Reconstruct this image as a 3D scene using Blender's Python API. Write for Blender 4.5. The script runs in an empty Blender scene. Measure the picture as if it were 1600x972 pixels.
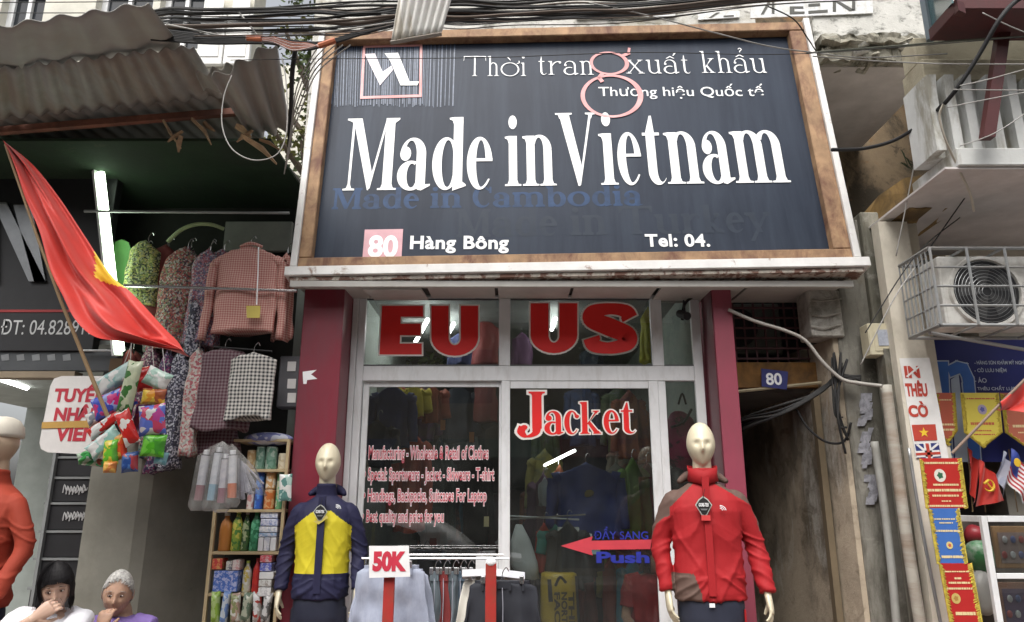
import bpy, math, random
from mathutils import Vector, Matrix, noise
from math import sin, cos, pi, radians as R
random.seed(7)
S = bpy.context.scene
COL = S.collection
# ------------------------------------------------------------------ camera
cam = bpy.data.objects.new('camera', bpy.data.cameras.new('camera')); COL.objects.link(cam)
cam.location = (0, 0, 1.6); cam.rotation_euler = (R(90 + 15), 0, 0)
cam.data.sensor_width = 36; cam.data.lens = 36 * 1150 / 1600
cam.data.clip_start = .05; cam.data.clip_end = 800
S.camera = cam
# ------------------------------------------------------------------ sky, sun, exposure
SUN_EL, SUN_AZ = R(58), R(196)
W = bpy.data.worlds.new('World'); S.world = W; W.use_nodes = True
nt = W.node_tree; bg = nt.nodes['Background']
sk = nt.nodes.new('ShaderNodeTexSky'); sk.sky_type = 'NISHITA'; sk.sun_disc = False
sk.sun_elevation = SUN_EL; sk.sun_rotation = SUN_AZ; sk.air_density = 1.0; sk.dust_density = 6.0; sk.ozone_density = 0.6
hs = nt.nodes.new('ShaderNodeHueSaturation'); hs.inputs['Saturation'].default_value = .25
nt.links.new(sk.outputs[0], hs.inputs['Color']); nt.links.new(hs.outputs[0], bg.inputs[0]); bg.inputs[1].default_value = .15
sun = bpy.data.objects.new('sun', bpy.data.lights.new('sun', 'SUN')); COL.objects.link(sun)
sun.data.energy = 1.3; sun.data.angle = R(40); sun.data.color = (1, .965, .91)
sun.rotation_euler = (R(90) - SUN_EL, 0, R(180) - SUN_AZ + 0)
S.view_settings.view_transform = 'Standard'; S.view_settings.look = 'None'
S.view_settings.exposure = 0.7; S.view_settings.gamma = 1
S.render.engine = 'CYCLES'
S.cycles.max_bounces = 8; S.cycles.transparent_max_bounces = 24
# ------------------------------------------------------------------ helpers
FP, PITCH = 1150.0, R(15)
def P(px, py, Y):
    """point of the scene that stands Y metres down the street's cross axis and shows at photo pixel px, py"""
    a = (px - 800) / FP; u = (486 - py) / FP
    s = Y / (cos(PITCH) - sin(PITCH) * u)
    return Vector((a * s, Y, 1.6 + s * (sin(PITCH) + cos(PITCH) * u)))
def V(*a): return Vector(a)
class Plane:
    def __init__(s, o, u, v):
        s.o = Vector(o); s.u = Vector(u).normalized(); v = Vector(v); v = v - s.u * v.dot(s.u); s.v = v.normalized(); s.n = s.u.cross(s.v)
    def w(s, a, b, c=0): return s.o + s.u * a + s.v * b + s.n * c
    def hit(s, px, py):
        d = P(px, py, 1) - V(0, 0, 1.6); o = V(0, 0, 1.6)
        t = (s.o - o).dot(s.n) / d.dot(s.n); q = o + d * t - s.o
        return q.dot(s.u), q.dot(s.v)
    def m(s):
        M = Matrix.Identity(4)
        for i, ax in enumerate((s.u, s.v, s.n)):
            for j in range(3): M[j][i] = ax[j]
        M.translation = s.o
        return M
def YP(Y): return Plane((0, Y, 0), (1, 0, 0), (0, 0, 1))
class MB:
    def __init__(s): s.v = []; s.f = []; s.mi = []; s.cur = 0
    def add(s, vs, fs):
        b = len(s.v); s.v += [Vector(p) for p in vs]
        for f in fs: s.f.append(tuple(b + i for i in f)); s.mi.append(s.cur)
        return s
    def box(s, a, b, bev=0):
        x0, x1 = sorted((a[0], b[0])); y0, y1 = sorted((a[1], b[1])); z0, z1 = sorted((a[2], b[2]))
        if bev <= 0:
            return s.add([(x, y, z) for z in (z0, z1) for y in (y0, y1) for x in (x0, x1)],
                  [(0, 2, 3, 1), (4, 5, 7, 6), (0, 1, 5, 4), (2, 6, 7, 3), (0, 4, 6, 2), (1, 3, 7, 5)])
        vs = []; idx = {}
        c = ((x0, x1), (y0, y1), (z0, z1))
        for k in range(8):
            sx, sy, sz = k & 1, k >> 1 & 1, k >> 2 & 1
            for ax in range(3):
                p = [c[0][sx], c[1][sy], c[2][sz]]
                for q in range(3):
                    if q != ax: p[q] += bev * (1 if (sx, sy, sz)[q] == 0 else -1)
                idx[k, ax] = len(vs); vs.append(p)
        F = [[idx[k, 0] for k in q] for q in ((0, 4, 6, 2), (1, 3, 7, 5))] + [[idx[k, 1] for k in q] for q in ((0, 1, 5, 4), (2, 6, 7, 3))] + [[idx[k, 2] for k in q] for q in ((0, 2, 3, 1), (4, 5, 7, 6))]
        for ax, prs in ((0, ((0, 1), (2, 3), (4, 5), (6, 7))), (1, ((0, 2), (1, 3), (4, 6), (5, 7))), (2, ((0, 4), (1, 5), (2, 6), (3, 7)))):
            o = [q for q in range(3) if q != ax]
            for a_, b_ in prs: F.append([idx[a_, o[0]], idx[b_, o[0]], idx[b_, o[1]], idx[a_, o[1]]])
        for k in range(8): F.append([idx[k, 0], idx[k, 1], idx[k, 2]])
        return s.add(vs, F)
    def pbox(s, pl, a0, b0, a1, b1, c0, c1, bev=0):
        t = MB().box((a0, b0, c0), (a1, b1, c1), bev)
        return s.add([pl.w(*p) for p in t.v], t.f)
    def loft(s, rings, cap=True, closed=True):
        n = len(rings[0]); vs = [p for r in rings for p in r]; fs = []
        for i in range(len(rings) - 1):
            for j in range(n if closed else n - 1):
                k = (j + 1) % n
                fs.append((i * n + j, i * n + k, (i + 1) * n + k, (i + 1) * n + j))
        if cap and closed: fs.append(tuple(range(n - 1, -1, -1))); fs.append(tuple((len(rings) - 1) * n + j for j in range(n)))
        return s.add(vs, fs)
    def tube(s, pts, r, n=8, smooth=0, flat=1):
        pts = [Vector(p) for p in pts]
        if smooth: pts, = (catmull(pts, smooth),)
        m = len(pts); rs = r if isinstance(r, (list, tuple)) else [r] * m
        if len(rs) != m: rs = [rs[0] + (rs[-1] - rs[0]) * i / (m - 1) if len(rs) == 2 else rs[min(len(rs) - 1, int(i * (len(rs) - 1) / (m - 1)))] + (rs[min(len(rs) - 1, int(i * (len(rs) - 1) / (m - 1)) + 1)] - rs[min(len(rs) - 1, int(i * (len(rs) - 1) / (m - 1)))]) * ((i * (len(rs) - 1) / (m - 1)) % 1) for i in range(m)]
        up = None; rings = []
        for i, p in enumerate(pts):
            t = (pts[min(i + 1, m - 1)] - pts[max(i - 1, 0)]).normalized()
            if up is None: up = V(0, 0, 1) if abs(t.z) < .9 else V(0, 1, 0)
            a = t.cross(up).normalized(); up = a.cross(t)
            rings.append([p + (a * cos(2 * pi * j / n) + up * sin(2 * pi * j / n) * flat) * rs[i] for j in range(n)])
        return s.loft(rings)
    def poly(s, pts, thick=0, nrm=None):
        pts = [Vector(p) for p in pts]; n = len(pts)
        if thick == 0: return s.add(pts, [tuple(range(n))])
        q = [p + nrm * thick for p in pts]
        return s.add(pts + q, [tuple(range(n - 1, -1, -1)), tuple(range(n, 2 * n))] + [(i, (i + 1) % n, n + (i + 1) % n, n + i) for i in range(n)])
    def lathe(s, c, prof, n=20, cap=True):
        c = Vector(c)
        return s.loft([[c + V(r * cos(2 * pi * j / n), r * sin(2 * pi * j / n), z) for j in range(n)] for r, z in prof], cap)
    def ell(s, c, r, n=16, m=10, M=None):
        c = Vector(c); rings = []
        for i in range(m + 1):
            t = pi * i / m; t = max(.02, min(pi - .02, t))
            rings.append([V(r[0] * sin(t) * cos(2 * pi * j / n), r[1] * sin(t) * sin(2 * pi * j / n), -r[2] * cos(t)) for j in range(n)])
        if M: rings = [[M @ p for p in q] for q in rings]
        return s.loft([[c + p for p in q] for q in rings])
    def grid(s, nx, ny, fn, mf=None):
        b = len(s.v)
        s.v += [Vector(fn(i / nx, j / ny)) for j in range(ny + 1) for i in range(nx + 1)]
        for j in range(ny):
            for i in range(nx):
                k = b + j * (nx + 1) + i
                s.f.append((k, k + 1, k + nx + 2, k + nx + 1)); s.mi.append(mf((i + .5) / nx, (j + .5) / ny) if mf else s.cur)
        return s
    def jitter(s, amp, sc=3, off=0):
        for p in s.v: p += noise.noise_vector(p * sc + V(off, off, 0)) * amp
        return s
def catmull(p, k, closed=False):
    p = [Vector(q) for q in p]; n = len(p); out = []
    for i in range(n if closed else n - 1):
        if closed: a, b, c, d = p[(i - 1) % n], p[i], p[(i + 1) % n], p[(i + 2) % n]
        else: a, b, c, d = p[max(i - 1, 0)], p[i], p[i + 1], p[min(i + 2, n - 1)]
        for j in range(k):
            t = j / k
            out.append(.5 * ((2 * b) + (c - a) * t + (2 * a - 5 * b + 4 * c - d) * t * t + (3 * b - a - 3 * c + d) * t ** 3))
    if not closed: out.append(p[-1].copy())
    return out
def obj(name, mb, mat, parent=None, smooth=False, loc=None, kind=None, label=None, solid=0, sub=0):
    if parent is not None: loc = parent_loc(parent)
    elif loc is None:
        vs = mb.v; xs = [p.x for p in vs]; ys = [p.y for p in vs]; zs = [p.z for p in vs]
        loc = V((min(xs) + max(xs)) / 2, (min(ys) + max(ys)) / 2, min(zs))
    loc = Vector(loc)
    me = bpy.data.meshes.new(name); me.from_pydata([p - loc for p in mb.v], [], mb.f)
    for m in (mat if isinstance(mat, (list, tuple)) else [mat]): me.materials.append(m)
    if max(mb.mi, default=0) > 0: me.polygons.foreach_set('material_index', mb.mi)
    if smooth: me.polygons.foreach_set('use_smooth', [True] * len(me.polygons))
    me.update()
    o = bpy.data.objects.new(name, me); COL.objects.link(o)
    if parent is not None: o.parent = parent
    else: o.location = loc
    if solid: md = o.modifiers.new('solid', 'SOLIDIFY'); md.thickness = solid
    if sub: md = o.modifiers.new('sub', 'SUBSURF'); md.levels = sub; md.render_levels = sub
    if smooth == 2:
        md = o.modifiers.new('wn', 'WEIGHTED_NORMAL')
    if kind: o['kind'] = kind
    if label: o['label'] = label
    return o
def parent_loc(p):
    l = V(0, 0, 0)
    while p is not None: l = l + p.location; p = p.parent
    return l
def tag(o, label, cat, group=None):
    o['label'] = label; o['category'] = cat
    if group: o['group'] = group
    return o
def thing(name, label, cat, loc, group=None):
    o = bpy.data.objects.new(name, None); COL.objects.link(o); o.location = loc; o.empty_display_size = .1
    return tag(o, label, cat, group)
def struct(name, mb, mat, **k): return obj(name, mb, mat, kind='structure', **k)
# ------------------------------------------------------------------ materials
MATS = {}
class N:
    def __init__(s, m): s.t = m.node_tree; s.b = s.t.nodes['Principled BSDF']; s.tc = s.t.nodes.new('ShaderNodeTexCoord')
    def n(s, ty, **k):
        o = s.t.nodes.new('ShaderNode' + ty)
        for a, b in k.items():
            if a.startswith('_'): o.inputs[int(a[1:])].default_value = b
            else: setattr(o, a, b)
        return o
    def l(s, a, b): s.t.links.new(a, b)
    def noise(s, sc, det=5, rough=.6, co='Object', stretch=None, dist=0):
        o = s.n('TexNoise'); o.inputs['Scale'].default_value = sc; o.inputs['Detail'].default_value = det; o.inputs['Roughness'].default_value = rough; o.inputs['Distortion'].default_value = dist
        src = s.tc.outputs[co]
        if stretch:
            mp = s.n('Mapping'); mp.inputs['Scale'].default_value = stretch; s.l(src, mp.inputs[0]); src = mp.outputs[0]
        s.l(src, o.inputs['Vector']); return o.outputs['Fac']
    def ramp(s, fac, stops, interp='LINEAR'):
        o = s.n('ValToRGB'); cr = o.color_ramp; cr.interpolation = interp
        while len(cr.elements) < len(stops): cr.elements.new(.5)
        for e, (p, c) in zip(cr.elements, stops):
            e.position = p; e.color = (c if isinstance(c, (tuple, list)) else (c, c, c)) + ((1,) if isinstance(c, tuple) else ()) if isinstance(c, tuple) else (c, c, c, 1)
        s.l(fac, o.inputs[0]); return o.outputs[0]
    def mix(s, fac, a, b, mode='MIX'):
        o = s.n('MixRGB', blend_type=mode)
        for i, x in ((0, fac), (1, a), (2, b)):
            if hasattr(x, 'is_output') or isinstance(x, bpy.types.NodeSocket): s.l(x, o.inputs[i])
            else: o.inputs[i].default_value = x if i == 0 else tuple(x) + (1,)
        return o.outputs[0]
    def bump(s, h, st=.3, d=.01):
        o = s.n('Bump'); o.inputs['Strength'].default_value = st; o.inputs['Distance'].default_value = d; s.l(h, o.inputs['Height']); s.l(o.outputs[0], s.b.inputs['Normal'])
def newmat(name):
    m = bpy.data.materials.new(name); m.use_nodes = True; MATS[name] = m; return m, N(m)
def mat(name, c, rough=.6, metal=0, var=.12, sc=6, bump=.15, bsc=60, bd=.003, c2=None, amt=.5, sc2=3, stretch=None, spec=.5, sheen=0, edge=(.45, .62)):
    """paint, plastic, cloth, metal: base colour with fine variation; c2 = second colour in patches (dirt, rust, wear)"""
    if name in MATS: return MATS[name]
    m, n = newmat(name)
    f = n.noise(sc)
    lo = tuple(x * (1 - var) for x in c); hi = tuple(min(1, x * (1 + var)) for x in c)
    col = n.ramp(f, [(.3, lo), (.7, hi)])
    if c2:
        g = n.noise(sc2, 8, .65, stretch=stretch, dist=.4)
        k = n.ramp(g, [(edge[0], 0.0), (edge[1], amt)])
        col = n.mix(k, col, c2)
    n.l(col, n.b.inputs['Base Color'])
    n.b.inputs['Roughness'].default_value = rough; n.b.inputs['Metallic'].default_value = metal
    n.b.inputs['Specular IOR Level'].default_value = spec
    if sheen: n.b.inputs['Sheen Weight'].default_value = sheen
    if bump: n.bump(n.noise(bsc, 6), bump, bd)
    return m
def emis(name, c, st, shell=(.9, .9, .9)):
    m, n = newmat(name); n.b.inputs['Base Color'].default_value = shell + (1,); n.b.inputs['Emission Color'].default_value = tuple(c) + (1,); n.b.inputs['Emission Strength'].default_value = st
    return m
def glass(name, tint=(.93, .96, .95), ior=1.5, dirt=.03):
    m, n = newmat(name); t = n.t
    tr = n.n('BsdfTransparent'); tr.inputs[0].default_value = tint + (1,)
    gl = n.n('BsdfGlossy'); gl.inputs['Roughness'].default_value = .01
    fr = n.n('Fresnel'); fr.inputs[0].default_value = ior
    ge = n.n('NewGeometry'); mu = n.n('Math', operation='MULTIPLY_ADD'); n.l(fr.outputs[0], mu.inputs[0]); iv = n.n('Math', operation='SUBTRACT'); iv.inputs[0].default_value = 1; n.l(ge.outputs['Backfacing'], iv.inputs[1]); n.l(iv.outputs[0], mu.inputs[1]); mu.inputs[2].default_value = 0
    mx = n.n('MixShader'); n.l(mu.outputs[0], mx.inputs[0]); n.l(tr.outputs[0], mx.inputs[1]); n.l(gl.outputs[0], mx.inputs[2])
    df = n.n('BsdfDiffuse'); df.inputs[0].default_value = (.6, .6, .57, 1)
    m2 = n.n('MixShader'); k = n.ramp(n.noise(2.5, 6), [(.4, dirt * .2), (.75, dirt)]); n.l(k, m2.inputs[0]); n.l(mx.outputs[0], m2.inputs[1]); n.l(df.outputs[0], m2.inputs[2])
    n.l(m2.outputs[0], t.nodes['Material Output'].inputs[0]); return m
def cells(name, cols, sc=60, rough=.8, gap=None, bump=.2, dist=.6):
    """cloth or foil printed with small patches of several colours"""
    m, n = newmat(name)
    v = n.n('TexVoronoi'); v.inputs['Scale'].default_value = sc
    nn = n.n('TexNoise'); nn.inputs['Scale'].default_value = sc * .7; n.l(n.tc.outputs['Object'], nn.inputs['Vector'])
    va = n.n('VectorMath', operation='MULTIPLY_ADD'); n.l(nn.outputs['Color'], va.inputs[0]); va.inputs[1].default_value = (dist / sc,) * 3; n.l(n.tc.outputs['Object'], va.inputs[2])
    n.l(va.outputs[0], v.inputs['Vector'])
    sp = n.n('SeparateColor'); n.l(v.outputs['Color'], sp.inputs[0])
    k = len(cols); col = n.ramp(sp.outputs[0], [(i / k, c) for i, c in enumerate(cols)], 'CONSTANT')
    if gap:
        g = n.ramp(v.outputs['Distance'], [(.45, 0.0), (.5, 1.0)]); col = n.mix(g, col, gap)
    n.l(col, n.b.inputs['Base Color']); n.b.inputs['Roughness'].default_value = rough
    n.bump(n.noise(25, 4), bump, .01); return m
def gingham(name, a, b, per=.02, per2=None, axes=(0, 2)):
    m, n = newmat(name); sx = n.n('SeparateXYZ'); n.l(n.tc.outputs['Object'], sx.inputs[0]); outs = []
    for ax, pr in zip(axes, (per, per2 or per)):
        q = n.n('Math', operation='PINGPONG'); n.l(sx.outputs[ax], q.inputs[0]); q.inputs[1].default_value = pr / 2
        g = n.n('Math', operation='GREATER_THAN'); n.l(q.outputs[0], g.inputs[0]); g.inputs[1].default_value = pr / 4; outs.append(g.outputs[0])
    ad = n.n('Math', operation='ADD'); n.l(outs[0], ad.inputs[0]); n.l(outs[1], ad.inputs[1])
    dv = n.n('Math', operation='MULTIPLY'); n.l(ad.outputs[0], dv.inputs[0]); dv.inputs[1].default_value = .5
    n.l(n.mix(dv.outputs[0], a, b), n.b.inputs['Base Color']); n.b.inputs['Roughness'].default_value = .85; n.bump(n.noise(30, 4), .2, .01); return m
def plaster(name, c, stains, rough=.9, bump=.5, crack=True):
    """old wall: base, then (colour, scale, threshold, amount, stretch) stain layers"""
    m, n = newmat(name); col = n.ramp(n.noise(4, 8), [(.3, tuple(x * .82 for x in c)), (.7, tuple(min(1, x * 1.1) for x in c))])
    for i, (sc_, s_, th, am, st) in enumerate(stains):
        g = n.noise(s_, 9, .68, stretch=st, dist=.3 + .2 * i); col = n.mix(n.ramp(g, [(th, 0.0), (th + .12, am)]), col, sc_)
    n.l(col, n.b.inputs['Base Color']); n.b.inputs['Roughness'].default_value = rough; n.b.inputs['Specular IOR Level'].default_value = .3
    a = n.noise(9, 10, .7); n.bump(a, bump, .02); return m
# ------------------------------------------------------------------ lettering
def text_mb(s, off=0.0, shear=0.0, space=1.0, align='LEFT', line=1.0):
    cu = bpy.data.curves.new('t', 'FONT'); cu.body = s; cu.size = 1; cu.offset = off; cu.shear = shear; cu.space_character = space; cu.align_x = align; cu.space_line = line; cu.resolution_u = 4; cu.fill_mode = 'FRONT'
    o = bpy.data.objects.new('t', cu); COL.objects.link(o); dg = bpy.context.evaluated_depsgraph_get(); dg.update()
    me = bpy.data.meshes.new_from_object(o.evaluated_get(dg))
    vs = [v.co.copy() for v in me.vertices]; fs = [tuple(p.vertices) for p in me.polygons]
    bpy.data.objects.remove(o); bpy.data.curves.remove(cu); bpy.data.meshes.remove(me)
    return vs, fs
def fit(vs, x0, y0, x1, y1, grow=0, ref=None):
    r = ref or vs
    a, b = min(v.x for v in r), max(v.x for v in r); c, d = min(v.y for v in r), max(v.y for v in r)
    return [((v.x - a) / (b - a) * (x1 - x0) + x0, (v.y - c) / (d - c) * (y1 - y0) + y0) for v in vs]
def word(pl, s, pxl, pyb, pxr, pyt, m, parent, c=.002, off=0.02, name='lettering', shear=0, back=None, boff=.05, **k):
    """one line of flat vinyl lettering on a plane, spanning the given photo rectangle"""
    p0 = pl.hit(pxl, pyb); p1 = pl.hit(pxr, pyt); p2 = pl.hit(pxr, pyb)
    vs, fs = text_mb(s, off, shear, **k); q = fit(vs, p0[0], p0[1], p2[0], p1[1] if abs(p1[0] - p0[0]) > 0 else p1[1])
    mb = MB().add([pl.w(a, b + (p2[1] - p0[1]) * (a - p0[0]) / max(1e-6, p2[0] - p0[0]) - 0 * b, c) for a, b in q], fs)
    o = obj(name, mb, m, parent)
    if back:
        v2, f2 = text_mb(s, boff, shear, **k); q = fit(v2, p0[0], p0[1], p2[0], p1[1], ref=vs)
        obj(name + '_outline', MB().add([pl.w(a, b + (p2[1] - p0[1]) * (a - p0[0]) / max(1e-6, p2[0] - p0[0]), c - .001) for a, b in q], f2), back, parent)
    return o
# serif alphabet drawn with a broad nib: each glyph gives (advance, [quad strips or polygons])
def serif(ch, w, h, xh, s, sh, W_=1.0):
    out = []
    def pg(*p): out.append([Vector((a, b)) for a, b in p])
    def st(pts, k=8, wv=None, taper=False):
        c = catmull([Vector((a, b, 0)) for a, b in pts], k); ww = wv or w; L = []; Rr = []
        for i, p in enumerate(c):
            t = (c[min(i + 1, len(c) - 1)] - c[max(i - 1, 0)]).normalized()
            wd = ((ww * t.y) ** 2 + (h * t.x) ** 2) ** .5 / 2
            if taper: wd *= min(1, .25 + (len(c) - 1 - i) / (len(c) * .35))
            nn = Vector((-t.y, t.x)); L.append(p.xy + nn * wd); Rr.append(p.xy - nn * wd)
        for i in range(len(L) - 1): out.append([L[i], L[i + 1], Rr[i + 1], Rr[i]])
    def foot(x, ww, y=0, left=True, right=True):
        b = .06 + sh
        pg((x, y + b), (x - s * .3 * left, y + sh * 1.3), (x - s * left, y + sh), (x - s * left, y), (x + ww + s * right, y), (x + ww + s * right, y + sh), (x + ww + s * .3 * right, y + sh * 1.3), (x + ww, y + b))
    def top(x, ww, y=1.0, left=True, right=True):
        b = .06 + sh
        pg((x, y - b), (x + ww, y - b), (x + ww + s * .3 * right, y - sh * 1.3), (x + ww + s * right, y - sh), (x + ww + s * right, y), (x - s * left, y), (x - s * left, y - sh), (x - s * .3 * left, y - sh * 1.3))
    def bar(x, y0, y1, ww=None): ww = ww or w; pg((x, y0), (x + ww, y0), (x + ww, y1), (x, y1))
    def flag(x, y): pg((x + .001, y - .09 - sh), (x + .001, y - 0), (x - s, y - .01), (x - s, y - .01 - sh), (x - s * .3, y - sh - .03))
    def bowl(xo0, xo1, xi0, xi1, y0, y1, a0=0, a1=360, hh=None, tp=0, cyf=.5):
        hh = h if hh is None else hh; n = max(8, int(abs(a1 - a0) / 9)); L = []; Q = []; cy = (y0 + y1) / 2; ry = (y1 - y0) / 2
        for i in range(n + 1):
            f = i / n; t = R(a0 + (a1 - a0) * f); o = Vector(((xo0 + xo1) / 2 + (xo1 - xo0) / 2 * cos(t), cy + ry * sin(t))); e = Vector(((xi0 + xi1) / 2 + (xi1 - xi0) / 2 * cos(t), cy + (ry - hh) * sin(t)))
            if tp and f > 1 - tp: e = e.lerp(o, .72 * (f - 1 + tp) / tp)
            L.append(o); Q.append(e)
        for i in range(n): out.append([L[i], L[i + 1], Q[i + 1], Q[i]])
    def arch(x, g):
        bowl(x + w * .15, x + 2 * w + g, x + w * .98, x + w + g, xh * .40, xh + .012, 0, 152)
        bar(x + w + g, .03, xh * .705); foot(x + w + g, w)
    q = W_
    base = {'ơ': 'o', 'ờ': 'o', 'ấ': 'a', 'ẩ': 'a', 'â': 'a'}.get(ch, ch)
    g = .15 * q + w * .12; r = 0
    if base == 'M':
        x1 = s + h; mid = s + w * 1.35 + .16 * q; xr = mid + .17 * q + w * .3
        bar(s + .02, 0, .95, h); foot(s + .02, h)
        pg((s + .02 - .0, 1), (s + w * 1.1, 1), (mid + w * .25, .22), (mid - h * .1, 0), (mid - h * .6, 0))
        pg((mid - h * .5, .02), (mid + h * .4, .02), (xr + h * .8, .97), (xr, .97)); bar(xr, 0, 1); foot(xr, w); pg((xr, 1), (xr + w + s, 1), (xr + w + s, 1 - sh), (xr + w, 1 - sh - .05), (xr, .9))
        pg((0, 1), (s + w * .6, 1), (s + w * .4, 1 - sh - .06), (s * .8, 1 - sh - .02), (0, 1 - sh)); r = xr + w + s
    elif base == 'V':
        mid = s + w * 1.1 + .15 * q; xr = mid + .16 * q + w * .5
        pg((s * .8, .99), (s * .8 + w * 1.15, .99), (mid + w * .35, .2), (mid - h * .1, -.01), (mid - h * .9, -.01))
        pg((mid - h * .6, 0), (mid + h * .2, 0), (xr + h * .6, .99), (xr - h * .5, .99)); top(s * .9, w, 1); top(xr - h * .3, h * .8, 1); r = xr + h + s
    elif base == 'T':
        xm = .30 * q + s * .5; bar(xm, 0, 1); foot(xm, w); pg((0, 1), (xm * 2 + w, 1), (xm * 2 + w, 1 - h), (0, 1 - h)); pg((0, 1), (h * 1.2, 1 - h), (h * .4, .76), (0, .76)); pg((xm * 2 + w - h * 1.2, 1 - h), (xm * 2 + w, 1), (xm * 2 + w, .76), (xm * 2 + w - h * .4, .76)); r = xm * 2 + w
    elif base == 'J':
        bar(.22 * q, .12, 1, w * 1.15); top(.22 * q, w * 1.15, 1); st([(.22 * q + w * .58, .2), (.22 * q + w * .35, .02), (.12 * q, -.06), (.02, .04), (.05, .17)]); out.append([Vector((.08 + .07 * cos(a * .6), .15 + .06 * sin(a * .6))) for a in range(10)]); r = .22 * q + w * 1.15 + s
    elif base == 'i':
        bar(s, 0, xh); flag(s, xh); foot(s, w)
        c = (s + w * .5, .9 if w > .07 else .93); out.append([Vector((c[0] + max(w * .52, .055) * cos(a * pi / 10), c[1] + max(.052, min(.1, w * .75)) * sin(a * pi / 10))) for a in range(20)]); r = s * 2 + w
    elif base in 'nmhr':
        bar(s, 0, 1 if base == 'h' else xh); flag(s, 1 if base == 'h' else xh); foot(s, w)
        if base == 'r': st([(s + w * .6, xh * .62), (s + w + .08 * q, xh * .9), (s + w + .2 * q, xh - h * .6)], wv=w * .8); c = (s + w + .21 * q, xh - h - .035); out.append([Vector((c[0] + .045 * cos(a * .6), c[1] + .055 * sin(a * .6))) for a in range(10)]); r = s + w + .25 * q
        else:
            arch(s, g); r = s + w * 2 + g + s
            if base == 'm': arch(s + w + g, g); r += w + g
    elif base == 'u':
        g2 = g + .04; bar(s + w + g2, .0, xh); flag(s + w + g2, xh); flag(s, xh); bar(s, xh * .3, xh); pg((s + w + g2, 0), (s + w * 2 + g2 + s * .8, 0), (s + w * 2 + g2 + s * .8, sh), (s + w * 2 + g2, .06))
        bowl(s, s + 1.85 * w + g2, s + w, s + w * 1.02 + g2, -.012, xh * .6, 180, 330); r = s * 2 + 2 * w + g2
    elif base in 'da':
        bw = .30 * q + w * .3
        if base == 'd':
            xs = .02 + bw; bar(xs, 0.02, 1); flag(xs, 1)
            bowl(.02, xs + w * .7, .02 + w, xs + .012, -.012, xh + .012, 22, 338); pg((xs, .1), (xs, -.02), (xs + w + s * .8, .04), (xs + w + s * .8, .06), (xs + w, .1)); r = xs + w + s * .8
        else:
            xs = .02 + bw * .82
            bowl(.03, xs + w, .03 + w * .5, xs, xh * .36, xh + .012, 0, 168); bar(xs, .09, xh * .69); pg((xs, .1), (xs + w * .2, .0), (xs + w * .6, -.012), (xs + w + s * 1.1, .05), (xs + w + s * 1.1, .075), (xs + w, .07), (xs + w, .1))
            c = (w * .52 + .035, xh * .70); out.append([Vector((c[0] + (w * .5 + .012) * cos(a * pi / 8), c[1] + (w * .55 + .015) * sin(a * pi / 8))) for a in range(16)])
            bowl(-.005, xs + w * .9, w * .97, xs + .012, -.012, xh * .56, 62, 322, hh=h * 1.0); r = xs + w + s
    elif base == 'o':
        bowl(0, .56 * q + w * .4, w, .56 * q - w * .6, -.012, xh + .012); r = .56 * q + w * .4
    elif base == 'e':
        r0 = .30 * q + w * .6
        bowl(0, r0 * 1.08, w * .97, r0 * 1.08 - w * .72, -.012, xh + .012, 4, 322, hh=h * 1.15, tp=.22); r = r0 * 1.1 + .01
        pg((w * .5, xh * .56 - h * .5), (r0 * 1.08, xh * .56 - h * .5), (r0 * 1.08, xh * .56 + h * .5), (w * .5, xh * .56 + h * .5))
    elif base == 't':
        x = .06 * q + s * .3
        pg((x, xh - .001), (x, xh * .85), (x + w, xh * .85), (x + w, xh), (x + w * .85, xh + .24 if w > .07 else xh + .2), (x + w * .6, xh + .24)); pg((x - .06, xh), (x + w + .09, xh), (x + w + .09, xh - h), (x - .06, xh - h))
        bar(x, .17, xh * .86); bowl(x, x + w + .17, x + w, x + w + .14, -.012, .36, 180, 328, tp=.3); r = x + w + .15
    elif base == 'c':
        r0 = .28 * q + w * .6
        bowl(0, r0 * 1.08, w * .97, r0 * 1.08 - w * .6, -.012, xh + .012, 40, 322, tp=.22); c = (r0 * .95, xh * .76); out.append([Vector((c[0] + .055 * cos(a * .6), c[1] + .06 * sin(a * .6))) for a in range(10)]); r = r0 * 1.08
    elif base == 'k':
        bar(s, 0, 1); flag(s, 1); foot(s, w); pg((s + w * .8, xh * .42), (s + w * .8, xh * .34), (s + w + .2, xh - .02), (s + w + .26, xh - .02)); pg((s + w + .06, xh * .55), (s + w + .06 - h, xh * .44), (s + w + .19 - w * .1, 0), (s + w + .21 + w * .8, 0)); top(s + w + .19, .05, xh); foot(s + w + .19, w * .7); r = s + w + .23 + w * .8 + s * .7
    elif base == 'x':
        pg((s * .6, xh), (s * .6 + w * 1.2, xh), (.34 * q + w * 1.1, 0), (.34 * q, 0)); pg((s * .6, 0), (s * .6 + h, 0), (.34 * q + h * .8, xh), (.34 * q - h * .2, xh)); top(s * .6, w, xh); foot(.34 * q, w); foot(s * .6, h); top(.34 * q - h * .2, h, xh); r = .34 * q + w + s
    elif base == 'C':
        r0 = .42 * q + w * .7; bowl(0, r0, w, r0 - w * .4, -.01, 1.01, 38, 322); bar(r0 - w * .45, .68, .98, w * .4); r = r0
    elif base == 'b':
        bw = .30 * q + w * .3; bar(s, 0, 1); flag(s, 1); bowl(s + w * .3, s + w + bw, s + w * .98, s + bw, -.012, xh + .012, -158, 158); r = s + w + bw
    elif base == 'y':
        pg((s * .6, xh), (s * .6 + w * 1.1, xh), (.2 * q + w * 1.1, 0), (.2 * q + w * .3, 0)); pg((.06, -.3), (.06 + h * 1.3, -.3), (.40 * q + w, xh), (.40 * q + w - h, xh)); top(s * .6, w, xh); top(.40 * q + w - h, h, xh); r = .42 * q + w + s
    # accents
    cx = r * .5
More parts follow.
